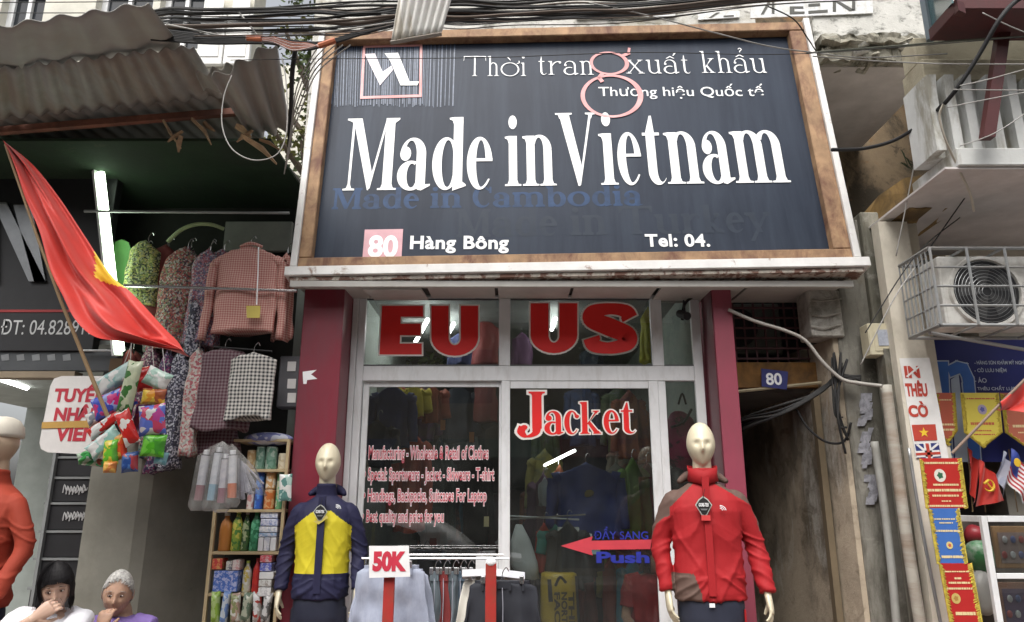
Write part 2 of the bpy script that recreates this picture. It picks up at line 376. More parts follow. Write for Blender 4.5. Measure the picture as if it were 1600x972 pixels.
    if ch in 'ơờ': st([(r - .1, xh * .93), (r + .0, xh * 1.0), (r - .01, xh * 1.14)], wv=h * 1.2)
    if ch == 'ờ': pg((cx - .12, xh + .27), (cx - .06, xh + .29), (cx + .04, xh + .12), (cx + .02, xh + .11))
    if ch in 'ấẩâ': pg((cx - .15, xh + .07), (cx, xh + .19), (cx + .15, xh + .07), (cx + .11, xh + .06), (cx, xh + .14), (cx - .11, xh + .06))
    if ch == 'ấ': pg((cx + .09, xh + .2), (cx + .12, xh + .19), (cx + .24, xh + .36), (cx + .17, xh + .37))
    if ch == 'ẩ': st([(cx - .02, xh + .42), (cx + .05, xh + .47), (cx + .1, xh + .41), (cx + .04, xh + .34), (cx + .03, xh + .28)], wv=h)
    return r, out
def inflate(poly, d):
    a = sum(poly[i].x * poly[(i + 1) % len(poly)].y - poly[(i + 1) % len(poly)].x * poly[i].y for i in range(len(poly)))
    n = len(poly); out = []
    for i in range(n):
        e1 = (poly[i] - poly[i - 1]); e2 = (poly[(i + 1) % n] - poly[i])
        if e1.length < 1e-5: e1 = e2
        if e2.length < 1e-5: e2 = e1
        if e1.length < 1e-5: out.append(poly[i]); continue
        e1 = e1.normalized(); e2 = e2.normalized(); sg = 1 if a > 0 else -1
        n1 = Vector((e1.y, -e1.x)) * sg; n2 = Vector((e2.y, -e2.x)) * sg; m = n1 + n2
        m = n1 if m.length < .2 else m.normalized() * min(1.8, 1 / max(.4, m.normalized().dot(n1)))
        out.append(poly[i] + m * d)
    return out
def serif_word(pl, s, pxl, pyb, pxr, pyt, m, parent, w=.13, h=.03, xh=.7, sf=.05, sh=.02, q=1.0, gap=.03, sp=.22, c=.002, top=1.0, back=None, infl=.03, name='lettering', rise=None):
    x = 0; polys = []
    for ch in s:
        if ch == ' ': x += sp; continue
        r, ps = serif(ch, w, h, xh, sf, sh, q)
        polys += [[p + Vector((x, 0)) for p in pp] for pp in ps]; x += r + gap
    x -= gap
    p0 = pl.hit(pxl, pyb); p2 = pl.hit(pxr, rise if rise is not None else pyb); p1 = pl.hit(pxl, pyt)
    sx = (p2[0] - p0[0]) / x; sy = (p1[1] - p0[1]) / top; sl = (p2[1] - p0[1]) / (p2[0] - p0[0])
    def put(polys, c, nm, mm):
        mb = MB()
        for i, pp in enumerate(polys): mb.poly([pl.w(p0[0] + p.x * sx, p0[1] + p.y * sy + p.x * sx * sl, c + .00004 * (i % 23)) for p in pp])
        return obj(nm, mb, mm, parent)
    put(polys, c, name, m)
    if back:
        k = sy; put([inflate(pp, infl) for pp in polys], c - .0025, name + '_outline', back)
# ------------------------------------------------------------------ common materials
white_al = mat('white_aluminium', (.72, .73, .74), .38, var=.06, bump=.08, c2=(.38, .36, .33), amt=.5, sc2=6, stretch=(2, 1, .5), edge=(.5, .75))
slate = mat('slate_sheet', (.024, .032, .050), .42, var=.15, sc=1.3, bump=.06, bsc=4, c2=(.045, .058, .082), amt=.7, sc2=1.6, stretch=(5, 1, .45), spec=.14, edge=(.4, .72))
vinyl_white = mat('white_vinyl', (.86, .87, .88), .5, var=.03, bump=0)
vinyl_pink = mat('faded_pink_vinyl', (.62, .27, .27), .5, var=.1, bump=0, c2=(.75, .45, .45), amt=.6)
vinyl_red = mat('red_vinyl', (.80, .02, .018), .45, var=.06, bump=0)
brown_frame = mat('weathered_brown_frame', (.34, .21, .115), .75, var=.3, sc=7, bump=.5, bsc=30, c2=(.13, .055, .035), amt=.95, sc2=7, stretch=(1, 1, .5), edge=(.44, .66))
magenta = mat('magenta_cladding', (.21, .022, .040), .38, var=.12, sc=2, bump=.05, bsc=3, c2=(.17, .05, .065), amt=.7, sc2=1.5, stretch=(3, 1, .6))
magenta2 = mat('sheen_magenta_cladding', (.27, .055, .085), .36, var=.12, sc=2, bump=.05, bsc=3, c2=(.20, .06, .075), amt=.6, sc2=1.5, stretch=(3, 1, .6))  # right pillar: paler pink, the sky sheen put into the colour
plum = mat('shaded_side_cladding', (.10, .012, .022), .35, var=.06, bump=.03)  # right pillar's side face, its shade put into the colour
rust = mat('rusty_steel', (.20, .075, .045), .8, var=.3, sc=12, bump=.5, c2=(.08, .035, .025), amt=.8)
black_rubber = mat('black_cable', (.012, .012, .013), .7, var=.2, bump=.1)
grey_wire = mat('grey_wire', (.34, .33, .31), .5, var=.15, bump=.1)
chrome = mat('bright_steel', (.62, .62, .63), .25, 1, var=.05, bump=.05)
dull_steel = mat('dull_steel', (.38, .39, .39), .45, .7, var=.15, bump=.1)
pane = glass('window_glass', (.76, .79, .78), ior=2.1)
# ------------------------------------------------------------------ setting: ground, road, pavement
conc = plaster('grey_concrete', (.30, .285, .26), [((.12, .11, .10), 2.2, .5, .7, None), ((.42, .41, .38), 5, .55, .5, None)])
struct('ground', MB().add([(-150, -150, -.02), (150, -150, -.02), (150, 150, -.02), (-150, 150, -.02)], [(0, 1, 2, 3)]), mat('packed_earth', (.16, .14, .12), .95))
asph = mat('asphalt', (.055, .055, .055), .85, var=.3, sc=30, bump=.6, bsc=150, c2=(.09, .085, .08), amt=.6, sc2=1)
struct('road', MB().box((-60, -5.2, -.012), (60, 3.0, 0)), asph)
pvt = struct('pavement', MB().box((-60, 3.12, -.02), (60, 5.0, .117)), conc)
tile_m = [mat('paver_%d' % i, c, .85, bump=.4) for i, c in enumerate([(.27, .17, .14), (.30, .21, .17), (.24, .16, .13)])]
tb = None
for i in range(22):
    for j in range(5):
        x = -4.4 + i * .4 + random.uniform(-.004, .004); y = 3.14 + j * .37
        m0 = MB().box((x, y, .117), (x + .39, y + .36, .13 + random.uniform(-.002, .003)), .004); obj('paving_tile', m0, tile_m[(i * 7 + j * 3) % 3], pvt)
struct('kerb', MB().box((-60, 3.0, -.02), (60, 3.12, .13), .01), conc)
struct('far_pavement', MB().box((-60, -7.2, -.02), (60, -5.2, .12)), conc)
# ------------------------------------------------------------------ shop building (party walls, upper wall)
old_white = plaster('old_white_plaster', (.62, .61, .57), [((.10, .10, .085), 7, .52, .85, (1, 1, 1.6)), ((.33, .30, .22), 2.2, .54, .6, None), ((.06, .06, .05), 22, .6, .8, None)])
brown_old = plaster('old_brown_plaster', (.22, .165, .105), [((.05, .045, .035), 2.2, .46, .85, (1, 1, .7)), ((.26, .13, .05), 3.5, .55, .6, None), ((.36, .33, .28), 2.6, .62, .6, (1.5, 1, .5)), ((.03, .03, .025), 9, .6, .7, None)])
grey_old = plaster('old_grey_cement', (.23, .22, .19), [((.075, .07, .055), 2.5, .45, .9, (1.4, 1, .35)), ((.34, .33, .28), 6, .56, .5, None), ((.16, .13, .08), 1.4, .55, .5, None)])
cream_wall = plaster('cream_paint', (.68, .63, .53), [((.40, .36, .28), 2.4, .56, .5, (1, 1, .5)), ((.25, .23, .18), 8, .62, .5, None)], bump=.12)
pale_soffit = plaster('pale_soffit', (.66, .62, .60), [((.50, .46, .43), 2.4, .5, .4, None), ((.20, .17, .14), 6, .68, .5, None)], bump=.15)
bld = thing('shop_house', 'old white plastered shop house wall rising behind the big dark sign', 'building', (0.5, 5.6, 0))
mb = MB().box((-1.75, 5.62, 3.42), (2.15, 5.95, 10)); obj('upper_wall', mb, old_white, bld)
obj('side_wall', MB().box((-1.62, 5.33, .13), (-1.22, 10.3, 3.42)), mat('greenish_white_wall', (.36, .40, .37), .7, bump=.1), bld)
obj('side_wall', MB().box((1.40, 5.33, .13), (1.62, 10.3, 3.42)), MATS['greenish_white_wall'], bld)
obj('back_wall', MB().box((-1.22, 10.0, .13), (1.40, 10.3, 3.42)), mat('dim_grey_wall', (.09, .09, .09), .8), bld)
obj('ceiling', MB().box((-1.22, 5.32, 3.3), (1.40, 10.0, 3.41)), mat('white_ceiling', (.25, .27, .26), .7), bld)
obj('floor', MB().box((-1.6, 4.95, .02), (1.6, 10.0, .15)), mat('tiled_floor', (.33, .31, .29), .3), bld)
# ------------------------------------------------------------------ the big sign
SG = Plane((-1.50, 4.74, 3.11), (3.82, -.08, .04), (-.02, .31, 2.11))
SW, SH = 3.83, 2.14
sg = thing('shop_sign', 'wide dark slate shop sign with big white serif lettering in rusty brown frame', 'sign', tuple(SG.o))
wt = MB()
wt.pbox(SG, -.03, -.005, SW + .05, .062, -.10, .035, .004)      # bottom angle
wt2 = MB().pbox(SG, 0, .064, .045, SH, -.12, .03, .004); wt3 = MB().pbox(SG, SW - .045, .064, SW, SH + .02, -.12, .03, .004)
wm = mat('chipped_white_trim', (.70, .69, .67), .5, bump=.2, c2=(.20, .10, .05), amt=.8, sc2=9, edge=(.60, .68))
obj('trim', wt, wm, sg); obj('trim', wt2, wm, sg); obj('trim', wt3, wm, sg)
# brown frame bars, mitred by butting
fw, fb, ft, fr = .085, .075, .085, .115
obj('frame_bar', MB().pbox(SG, .046, .063, SW - .046, .063 + fb, -.10, .012, .006), brown_frame, sg)
obj('frame_bar', MB().pbox(SG, .046, SH - ft, SW - .046, SH, -.12, .012, .006), brown_frame, sg)
obj('frame_bar', MB().pbox(SG, .046, .065 + fb, .046 + fw, SH - ft - .002, -.12, .010, .006), brown_frame, sg)
obj('frame_bar', MB().pbox(SG, SW - .046 - fr, .065 + fb, SW - .046, SH - ft - .002, -.12, .010, .006), brown_frame, sg)
pnl = MB().pbox(SG, .10, .10, SW - .10, SH - .05, -.085, -.06); obj('panel', pnl, slate, sg)
obj('backing_box', MB().pbox(SG, .02, .02, SW - .02, SH - .01, -.34, -.125), mat('dark_sheet', (.07, .07, .065), .7, .3), sg)
PC = -.057  # lettering height on the recessed panel
SP = Plane(SG.w(0, 0, PC), SG.u, SG.v)
ghost1 = mat('blue_ghost_paint', (.035, .068, .145), .42, var=.2, sc=9, bump=0, spec=.14, c2=(.027, .036, .056), amt=.45, sc2=7, edge=(.45, .6))
ghost2 = mat('grey_ghost_paint', (.038, .048, .066), .42, var=.1, bump=0, spec=.14, c2=(.027, .036, .056), amt=.4, sc2=5)
big = dict(w=.155, h=.04, xh=.70, sf=.075, sh=.022, q=.98, gap=.012, sp=.14)
serif_word(SP, 'Made', 533, 298, 771, 186, vinyl_white, sg, rise=295, name='lettering', **big)
serif_word(SP, 'in', 789, 291, 870, 181, vinyl_white, sg, rise=290, **{**big, 'gap': .03})
serif_word(SP, 'Vietnam', 872, 290, 1236, 177, vinyl_white, sg, rise=285, **big)
thin = dict(w=.062, h=.032, xh=.66, sf=.075, sh=.018, q=1.35, gap=.07, sp=.45)
serif_word(SP, 'Thời', 724, 119, 822, 88, vinyl_white, sg, **thin)
serif_word(SP, 'tran', 840, 117, 928, 85, vinyl_white, sg, **thin)
serif_word(SP, 'xuất', 980, 115, 1079, 83, vinyl_white, sg, **thin)
serif_word(SP, 'khẩu', 1097, 114, 1199, 80, vinyl_white, sg, **thin)
word(SP, 'Thương hiệu Quốc tế', 936, 155, 1195, 126, vinyl_white, sg, off=.003)
word(SP, 'Hàng Bông', 640, 396, 795, 366, vinyl_white, sg, off=.03, space=1.06)
word(SP, 'Tel: 04.', 1009, 386, 1110, 364, vinyl_white, sg, off=.03, space=1.06)
slab_ = dict(w=.20, h=.10, xh=.70, sf=.07, sh=.085, q=1.35, gap=.05, sp=.36, c=-.0024, name='ghost_lettering')
serif_word(SP, 'Made in Cambodia', 517, 327, 1004, 294, ghost1, sg, rise=321, **slab_)
serif_word(SP, 'Made in Turkey', 712, 371, 1210, 327, ghost2, sg, rise=362, **slab_)
# number plate 80
a = SP.hit(566, 408); b = SP.hit(630, 358)
obj('number_patch', MB().pbox(SP, a[0], a[1], b[0], b[1], 0, .002), mat('pale_pink_vinyl', (.60, .33, .37), .5, bump=0), sg)
word(SP, '80', 574, 403, 621, 367, vinyl_white, sg, c=.004, off=.035, name='number')
# pink swash g
def ring(pl, cx, cy, rx, ry, wx, wy, m, parent, a0=0, a1=360, c=.003, rot=0, name='swash_letter'):
    q = []; mb = MB(); n = 48; k = int(n * abs(a1 - a0) / 360)
    vs = []
    for i in range(k + 1):
        t = R(a0 + (a1 - a0) * i / k)
        for rr in (0, 1):
            ex = (rx - wx * rr) * cos(t); ey = (ry - wy * rr) * sin(t) ; ex -= rr * wx * .12
            x = ex * cos(rot) - ey * sin(rot); y = ex * sin(rot) + ey * cos(rot)
            vs.append(pl.w(cx + x, cy + y, c))
    mb.add(vs, [(2 * i, 2 * i + 2, 2 * i + 3, 2 * i + 1) for i in range(k)]); return obj(name, mb, m, parent)
c0 = SP.hit(952, 99); c1 = SP.hit(956, 150); sc = (SP.hit(990, 99)[0] - c0[0]) / 38
sv = (SP.hit(952, 80)[1] - c0[1]) / 19
ring(SP, c0[0], c0[1], 31 * sc, 18 * sv, 6 * sc, 2.6 * sv, vinyl_pink, sg, rot=-.1)
ring(SP, c1[0], c1[1], 48 * sc, 32 * sv, 7.5 * sc, 3.2 * sv, vinyl_pink, sg, c=.0035)
mb = MB()
for (p0, p1, w0) in (((940, 117), (936, 122), 4), ((936, 122), (940, 127), 4), ((972, 88), (982, 84), 3.5), ((982, 84), (983, 77), 2.5)):
    A = SP.hit(*p0); B = SP.hit(*p1); A = Vector(A); B = Vector(B); t = (B - A).normalized(); nn = Vector((-t.y, t.x)) * w0 * sc; A -= t * 2.2 * sc; B += t * 2.2 * sc
    mb.poly([SP.w(*(A + nn * .8), .0042), SP.w(*(A - nn * .8), .0042), SP.w(*(B - nn * .8), .0042), SP.w(*(B + nn * .8), .0042)])
obj('swash_letter', mb, vinyl_pink, sg)
# square emblem with slanted strokes
def quadpx(pl, pts, m, parent, name, c=.003, th=.0015): 
    return obj(name, MB().poly([pl.w(*pl.hit(*p), c) for p in pts], th, pl.n), m, parent)
stripes = MB(); x = 500
while x < 712:
    wd = random.uniform(.6, 2.2); A = SP.hit(x, 168 - random.uniform(0, 6)); B = SP.hit(x + 3, 68)
    stripes.add([SP.w(A[0], A[1], .0005), SP.w(A[0] + wd * sc, A[1], .0005), SP.w(B[0] + wd * sc, B[1], .0005), SP.w(B[0], B[1], .0005)], [(0, 1, 2, 3)]); x += wd + random.uniform(.8, 6) * (.6 if x < 660 else 1)
obj('striped_print', stripes, mat('blue_stripe_print', (.045, .072, .13), .42, var=.3, sc=30, bump=0), sg, kind='stuff')
for q in ([(563, 155), (563, 151), (659, 148), (659, 152)], [(568, 75), (568, 71.5), (660, 69), (660, 72.5)], [(563, 151), (567, 75), (571, 75), (567, 151)], [(655, 148), (656, 72), (660, 72), (659, 148)]):
    quadpx(SP, q, vinyl_pink if q[0][0] > 0 else vinyl_white, sg, 'emblem_border', c=.002)
quadpx(SP, [(570, 85), (586, 84), (598, 113), (612, 103), (614, 110), (594, 134)], mat('pale_vinyl', (.75, .68, .74), .5, bump=0), sg, 'emblem')
quadpx(SP, [(601, 84), (622, 83), (640, 128), (655, 128), (652, 134), (626, 134), (610, 96)], vinyl_white, sg, 'emblem', c=.0032)
# rusty underside rail and soffit panels behind the sign's lower edge
obj('underside_rail', MB().add(*(lambda t: ([SG.w(*p) for p in t.v], t.f))(MB().box((0, -.035, -.12), (SW + .01, -.008, .01)))), mat('rust_chipped_rail', (.42, .38, .33), .8, var=.3, sc=20, bump=.6, c2=(.13, .05, .03), amt=.9, sc2=14, edge=(.48, .56)), sg)
sof = thing('soffit', 'grey boarded soffit under the big sign above the shop door', 'soffit', (0.4, 5.0, 3.05))
sofm = mat('dull_soffit_board', (.48, .47, .44), .6, var=.08, bump=.1, c2=(.36, .34, .31), amt=.4, sc2=2)
xs = [-1.49, -1.02, -.60, -.11, .42, 1.02, 1.62, 2.28]
for i in range(7):
    x0, x1 = xs[i] + .012, xs[i + 1] - .012; dz = [.0, -.012, .004, 0, .004, -.004, 0][i]; dr = [.0, -.035, 0, 0, 0, 0, 0][i]
    b0 = 5.19 if i < 6 else 5.0
    t = MB().box((x0, 4.76, 3.085 + dz), (x1, b0 if x1 < 1.45 else 5.3, 3.099 + dz), .002)
    for p in t.v:
        if p.y < 5: p.z += dr - .016
    obj('board', t, sofm, sof)
obj('backing_board', MB().box((-1.47, 4.9, 3.125), (2.26, 5.33, 3.14)), MATS['dark_sheet'], sof)
obj('edge_channel', MB().box((-1.49, 4.72, 3.035), (2.29, 4.76, 3.075)), sofm, sof)
# ------------------------------------------------------------------ storefront pillars
Yp = 4.92
pl_ = thing('pillar', 'wide magenta clad pillar left of the shop door behind the yellow jacket', 'pillar', (-1.3, 5.05, .13))
obj('cladding', MB().box((-1.445, Yp, .13), (-1.165, 5.32, 3.088), .004), magenta, pl_)
YPL = YP(Yp)
quadpx(YPL, [(473, 581), (495, 578), (486, 585), (496, 592), (480, 594), (479, 600), (474, 600)], vinyl_white, pl_, 'emblem', c=.001)
pr_ = thing('pillar', 'narrow magenta clad pillar between the shop door and the dark alley', 'pillar', (1.45, 5.05, .13))
obj('cladding', MB().box((1.393, Yp, .13), (1.525, 5.60, 3.088), .004), magenta2, pr_)
obj('shaded_side', MB().box((1.388, Yp + .012, .13), (1.3925, 5.2, 3.08)), plum, pr_)  # thin dark sheet painting the shade on the pillar's left side
# ------------------------------------------------------------------ glazed shop front
sf = thing('glass_storefront', 'white aluminium glazed shop front with red lettering under the big sign', 'storefront', (0, 5.2, .15))
Y0 = 5.2
def fb_(x0, z0, x1, z1, y0=Y0, d=.05, nm='frame_bar', par=sf): return obj(nm, MB().box((x0, y0, z0), (x1, y0 + d, z1), .004), white_al, par)
fb_(-1.163, .15, -1.122, 3.115, Y0 - .012, .07); fb_(-1.120, .15, -1.068, 3.115)
fb_(-1.066, 2.478, 1.305, 2.585); fb_(-1.066, 3.092, 1.305, 3.115)
fb_(-.095, 2.587, -.013, 3.09); fb_(1.012, 2.587, 1.094, 3.09); fb_(1.307, .15, 1.372, 3.115); fb_(1.04, .15, 1.094, 2.476); fb_(-1.066, .15, 1.038, .19)
for x0, x1 in ((-1.066, -.097), (-.011, 1.010), (1.096, 1.305)):
    g = obj('transom_pane', MB().box((x0, Y0 + .022, 2.587), (x1, Y0 + .028, 3.09)), pane, sf)
    obj('glazing_bead', MB().box((x0, Y0 + .008, 2.587), (x1, Y0 + .02, 2.597)).box((x0, Y0 + .008, 3.08), (x1, Y0 + .02, 3.09)), mat('grey_gasket', (.10, .10, .10), .6), sf)
obj('sidelight_pane', MB().box((1.096, Y0 + .022, .15), (1.305, Y0 + .028, 2.476)), pane, sf)
# sliding doors, each > stiles, rails, glass, lettering
dl = obj('sliding_door', MB().box((-1.064, Y0 + .03, .19), (-1.022, Y0 + .055, 2.475), .003).box((-.092, Y0 + .03, .19), (-.045, Y0 + .055, 2.475), .003), white_al, sf, label='left glass door with four lines of red lettering')
obj('rail', MB().box((-1.020, Y0 + .031, 2.44), (-.094, Y0 + .054, 2.474)), white_al, dl); obj('lock_plate', MB().box((-.245, Y0 + .028, 1.17), (-.094, Y0 + .0395, 1.285), .003), white_al, dl); obj('rail', MB().box((-1.020, Y0 + .031, .19), (-.094, Y0 + .054, .32)), white_al, dl)
obj('glass', MB().box((-1.02, Y0 + .040, .322), (-.094, Y0 + .045, 2.438)), pane, dl)
dr_ = obj('sliding_door', MB().box((-.075, Y0 - .002, .19), (-.014, Y0 + .024, 2.477), .003).box((.972, Y0 - .002, .19), (1.039, Y0 + .024, 2.477), .003), white_al, sf, label='right glass door with the red jacket lettering')
obj('rail', MB().box((-.012, Y0 - .001, 2.425), (.970, Y0 + .023, 2.474)), white_al, dr_); obj('rail', MB().box((-.012, Y0 - .001, .19), (.970, Y0 + .023, .32)), white_al, dr_)
obj('glass', MB().box((-.012, Y0 + .008, .322), (.970, Y0 + .013, 2.423)), pane, dr_)
out_w = mat('cream_outline', (.86, .83, .78), .5, var=.03, bump=0)
TP = YP(Y0 + .021)
def heavy(pl, polys, m, mo, par, d, name='lettering', c=.002):
    """heavy capitals from quads in pixel space of the pane, with a cream outline behind"""
    a = MB(); b = MB()
    for i, pp in enumerate(polys):
        q = [Vector(pl.hit(*p)) for p in pp]
        a.poly([pl.w(p.x, p.y, c + .00005 * i) for p in q]); b.poly([pl.w(p.x, p.y, c - .0015 - .00005 * i) for p in inflate(q, d)])
    obj(name, a, m, par); obj(name + '_outline', b, mo, par)
def arcs(cx, cy, rx, ry, tx, ty, a0, a1, n=14):
    o = []
    for i in range(n):
        t0 = R(a0 + (a1 - a0) * i / n); t1 = R(a0 + (a1 - a0) * (i + 1) / n)
        o.append([(cx + rx * cos(t0), cy - ry * sin(t0)), (cx + rx * cos(t1), cy - ry * sin(t1)), (cx + (rx - tx) * cos(t1), cy - (ry - ty) * sin(t1)), (cx + (rx - tx) * cos(t0), cy - (ry - ty) * sin(t0))])
    return o
E_ = [[(597, 478), (627, 478), (624, 554), (593, 554)], [(620, 478), (661, 478), (661, 495), (620, 495)], [(620, 506), (657, 506), (657, 524), (620, 524)], [(618, 537), (659, 537), (659, 554), (618, 554)]]
def U_(x0, x1, yt, yb, t):
    cx = (x0 + x1) / 2; r = (x1 - x0) / 2; ym = yb - r * .78
    return [[(x0, yt), (x0 + t, yt), (x0 + t, ym), (x0, ym)], [(x1 - t, yt), (x1, yt), (x1, ym), (x1 - t, ym)]] + arcs(cx, ym, r, r * .78, t, r * .45, 180, 360)
heavy(TP, E_, vinyl_red, out_w, sf, .012); heavy(TP, U_(674, 747, 478, 556, 27), vinyl_red, out_w, sf, .012)
heavy(TP, U_(829, 902, 474, 552, 28), vinyl_red, out_w, sf, .012)
def S_(x0, x1, yt, yb):
    cx = (x0 + x1) / 2; r = (x1 - x0) / 2; h = (yb - yt); ry = h * .29
    pts = catmull([(x1 - 8, yt + h * .30, 0), (x1 - 16, yt + h * .155, 0), (cx, yt + h * .11, 0), (x0 + 15, yt + h * .17, 0), (x0 + 13, yt + h * .33, 0), (cx, yt + h * .475, 0), (x1 - 14, yt + h * .62, 0), (x1 - 14, yt + h * .80, 0), (cx, yt + h * .885, 0), (x0 + 16, yt + h * .84, 0), (x0 + 10, yt + h * .68, 0)], 6)
    o = []; L = []; Q = []
    for i, p in enumerate(pts):
        t = (pts[min(i + 1, len(pts) - 1)] - pts[max(0, i - 1)]).normalized(); f = i / (len(pts) - 1); wd = 8.5 + 4.5 * abs(t.y) + 4 * math.exp(-((f - .5) / .16) ** 2)
        n_ = V(-t.y, t.x, 0) * wd; L.append(p + n_); Q.append(p - n_)
    return [[(L[i].x, L[i].y), (L[i + 1].x, L[i + 1].y), (Q[i + 1].x, Q[i + 1].y), (Q[i].x, Q[i].y)] for i in range(len(L) - 1)]
heavy(TP, S_(914, 992, 474, 553), vinyl_red, out_w, sf, .012)
JP = YP(Y0 + .007)
serif_word(JP, 'J', 813, 678, 852, 612, vinyl_red, dr_, w=.17, h=.05, xh=.7, sf=.07, sh=.04, q=1.1, back=out_w, infl=.045, c=.004)
serif_word(JP, 'acket', 851, 679, 993, 629, vinyl_red, dr_, w=.13, h=.05, xh=.72, sf=.05, sh=.03, q=.9, gap=.03, back=out_w, infl=.035, c=.004, rise=677)
LP = YP(Y0 + .039)
red2 = mat('faded_red_vinyl', (.52, .09, .12), .5, bump=0); palep = mat('pale_pink_outline', (.84, .76, .77), .5, bump=0)
for s_, x0, yb, x1, yt in (('• Manufacturing - Wholesale & Retail of Clothes', 569, 724, 763, 697), ('• Special: Sportwears - Jacket - Skiwears - T-shirt', 568, 757, 772, 731), ('• Handbags, Backpacks, Suitcases For Laptop', 567, 790, 760, 764), ('• Best quality and price for you', 565, 822, 693, 797)):
    word(LP, s_, x0, yb, x1, yt, red2, dl, off=.01, back=palep, boff=.055, c=.003)
AP = YP(Y0 + .007)
quadpx(AP, [(876, 853), (926, 838), (924, 845), (1018, 843), (1016, 858), (924, 859), (926, 868)], mat('red_arrow_vinyl', (.55, .05, .07), .5, bump=0), dr_, 'arrow', c=.002, th=.001)
blue_v = mat('blue_vinyl', (.02, .03, .30), .5, bump=0)
word(AP, 'ĐẨY SANG', 928, 843, 1013, 823, blue_v, dr_, off=.012); word(AP, 'Push', 932, 880, 1015, 862, blue_v, dr_, off=.04)
# ------------------------------------------------------------------ LEFT: upper house, awning, ceiling, sign board, wall
lh = thing('upper_house', 'cream house front with dark barred windows above the corrugated awning', 'building', (-3.5, 6.5, 0))
cream2 = plaster('cream_upper_wall', (.66, .64, .56), [((.35, .33, .27), 3, .58, .5, None)], bump=.2)
dark_glass = mat('dark_window_glass', (.02, .023, .028), .08, bump=0)
YU = 6.5
def px_box(mb, x0, y0, x1, y1, Y, d, bev=0):
    """box whose front face spans the photo rectangle at depth Y (upright, so taken at the rectangle's middle)"""
    ym = (y0 + y1) / 2; a = P(x0, ym, Y); b = P(x1, ym, Y); return mb.box((a.x, Y, P(x0, y1, Y).z), (b.x, Y + d, P(x0, y0, Y).z), bev)
xw = lambda px, Y=YU, py=30: P(px, py, Y).x
z1, z0 = P(0, 118, YU).z, P(0, -60, YU).z
cols = [(-170, -75), (-2, 66), (146, 236), (247, 318)]
edges = [-400] + [e for c in cols for e in c] + [395]
for i in range(0, len(edges), 2):
    obj('wall_pier', MB().box((xw(edges[i]), YU, 3.9), (xw(edges[i + 1]), YU + .3, 9.5)), cream2, lh)
for a, b in cols:
    xa, xb = xw(a), xw(b); zb = P(0, 75, YU).z
    obj('wall_pier', MB().box((xa + .003, YU + .01, 3.9), (xb - .003, YU + .29, zb - .01)), cream2, lh)
    wn = obj('window', MB().box((xa, YU + .10, zb), (xa + .06, YU + .15, 9.4)).box((xb - .06, YU + .10, zb), (xb, YU + .15, 9.4)).box((xa + .06, YU + .10, zb), (xb - .06, YU + .15, zb + .06)), white_al, lh)
    obj('pane', MB().box((xa + .06, YU + .13, zb + .06), (xb - .06, YU + .14, 9.4)), dark_glass, wn)
    obj('bar', MB().box(((xa + xb) / 2 - .02, YU + .09, zb + .06), ((xa + xb) / 2 + .02, YU + .128, 9.4)), white_al, wn)
    for k in range(7): obj('bar', MB().box((xa + .062, YU + .085, zb + .4 * k + .28), (xb - .062, YU + .092 + .003, zb + .4 * k + .31)), white_al, wn)
sh = obj('shutter', MB(), white_al, lh) if 0 else None
for k, (a, b) in enumerate(((310, 350), (352, 392))):
    s_ = MB(); px_box(s_, a, 20, b, 100, YU - .06, .05, .006); so = obj('shutter', s_, mat('white_shutter', (.74, .74, .72), .6, bump=.1), lh)
    xa, xb = P(a, 60, YU - .06).x, P(b, 60, YU - .06).x
    for j in range(2): obj('shutter_panel', MB().box((xa + .04, YU - .068, P(0, 98, YU).z + .03 + j * .4), (xb - .04, YU - .0602, P(0, 98, YU).z + .36 + j * .4)), MATS['white_shutter'], so)
# house beyond the gap + tree with light coming through
def leafy(c, r, n, m, name, parent, seed, leaf=.09):
    rd = random.Random(seed); mb = MB()
    clumps = [(Vector(c) + V(rd.gauss(0, r[0] * .5), rd.gauss(0, r[1] * .5), rd.gauss(0, r[2] * .5)), rd.uniform(.18, .45)) for _ in range(26)]
    for i in range(n):
        q, rr = rd.choice(clumps); p = q + V(rd.gauss(0, rr * .5), rd.gauss(0, rr * .5), rd.gauss(0, rr * .45))
        a = V(rd.gauss(0, 1), rd.gauss(0, 1), rd.gauss(0, .6)).normalized(); b = a.cross(V(rd.gauss(0, 1), rd.gauss(0, 1), rd.gauss(0, 1))).normalized(); l = leaf * rd.uniform(.6, 1.4)
        mb.add([p, p + a * l * .5 + b * l * .3, p + a * l, p + a * l * .5 - b * l * .3], [(0, 1, 2, 3)])
    return obj(name, mb, m, parent, kind='stuff')
leafm = mat('tree_leaves', (.075, .11, .03), .6, var=.5, sc=2.5, bump=0); leafm2 = mat('yellow_leaves', (.20, .20, .05), .6, var=.4, sc=3, bump=0)
tr = thing('street_tree', 'loose green tree showing between the cream house and the big sign', 'tree', (-2.6, 8.6, 0))
obj('trunk', MB().tube([(-2.6, 8.6, 0), (-2.65, 8.6, 2.5), (-2.5, 8.6, 5), (-2.3, 8.7, 7.5)], [.16, .13, .10, .04], 10), mat('bark', (.13, .10, .075), .9, bump=.7), tr)
for k in range(5): obj('limb', MB().tube([(-2.5, 8.6, 4.5 + k * .5), (-2.5 + random.uniform(-.9, .9), 8.6 + random.uniform(-.5, .5), 5.6 + k * .5)], [.05, .02], 6), MATS['bark'], tr)
leafy((-2.4, 8.7, 6.7), (1.5, .8, 2.0), 3800, leafm, 'crown', tr, 3); leafy((-2.3, 8.6, 6.9), (1.4, .8, 1.8), 1300, leafm2, 'crown', tr, 4)
bh = thing('white_house', 'pale house wall glimpsed behind the tree left of the big sign', 'building', (-2.2, 11, 0))
obj('wall', MB().box((-4.2, 11.5, 0), (.2, 11.8, 9.2)), cream2, bh)
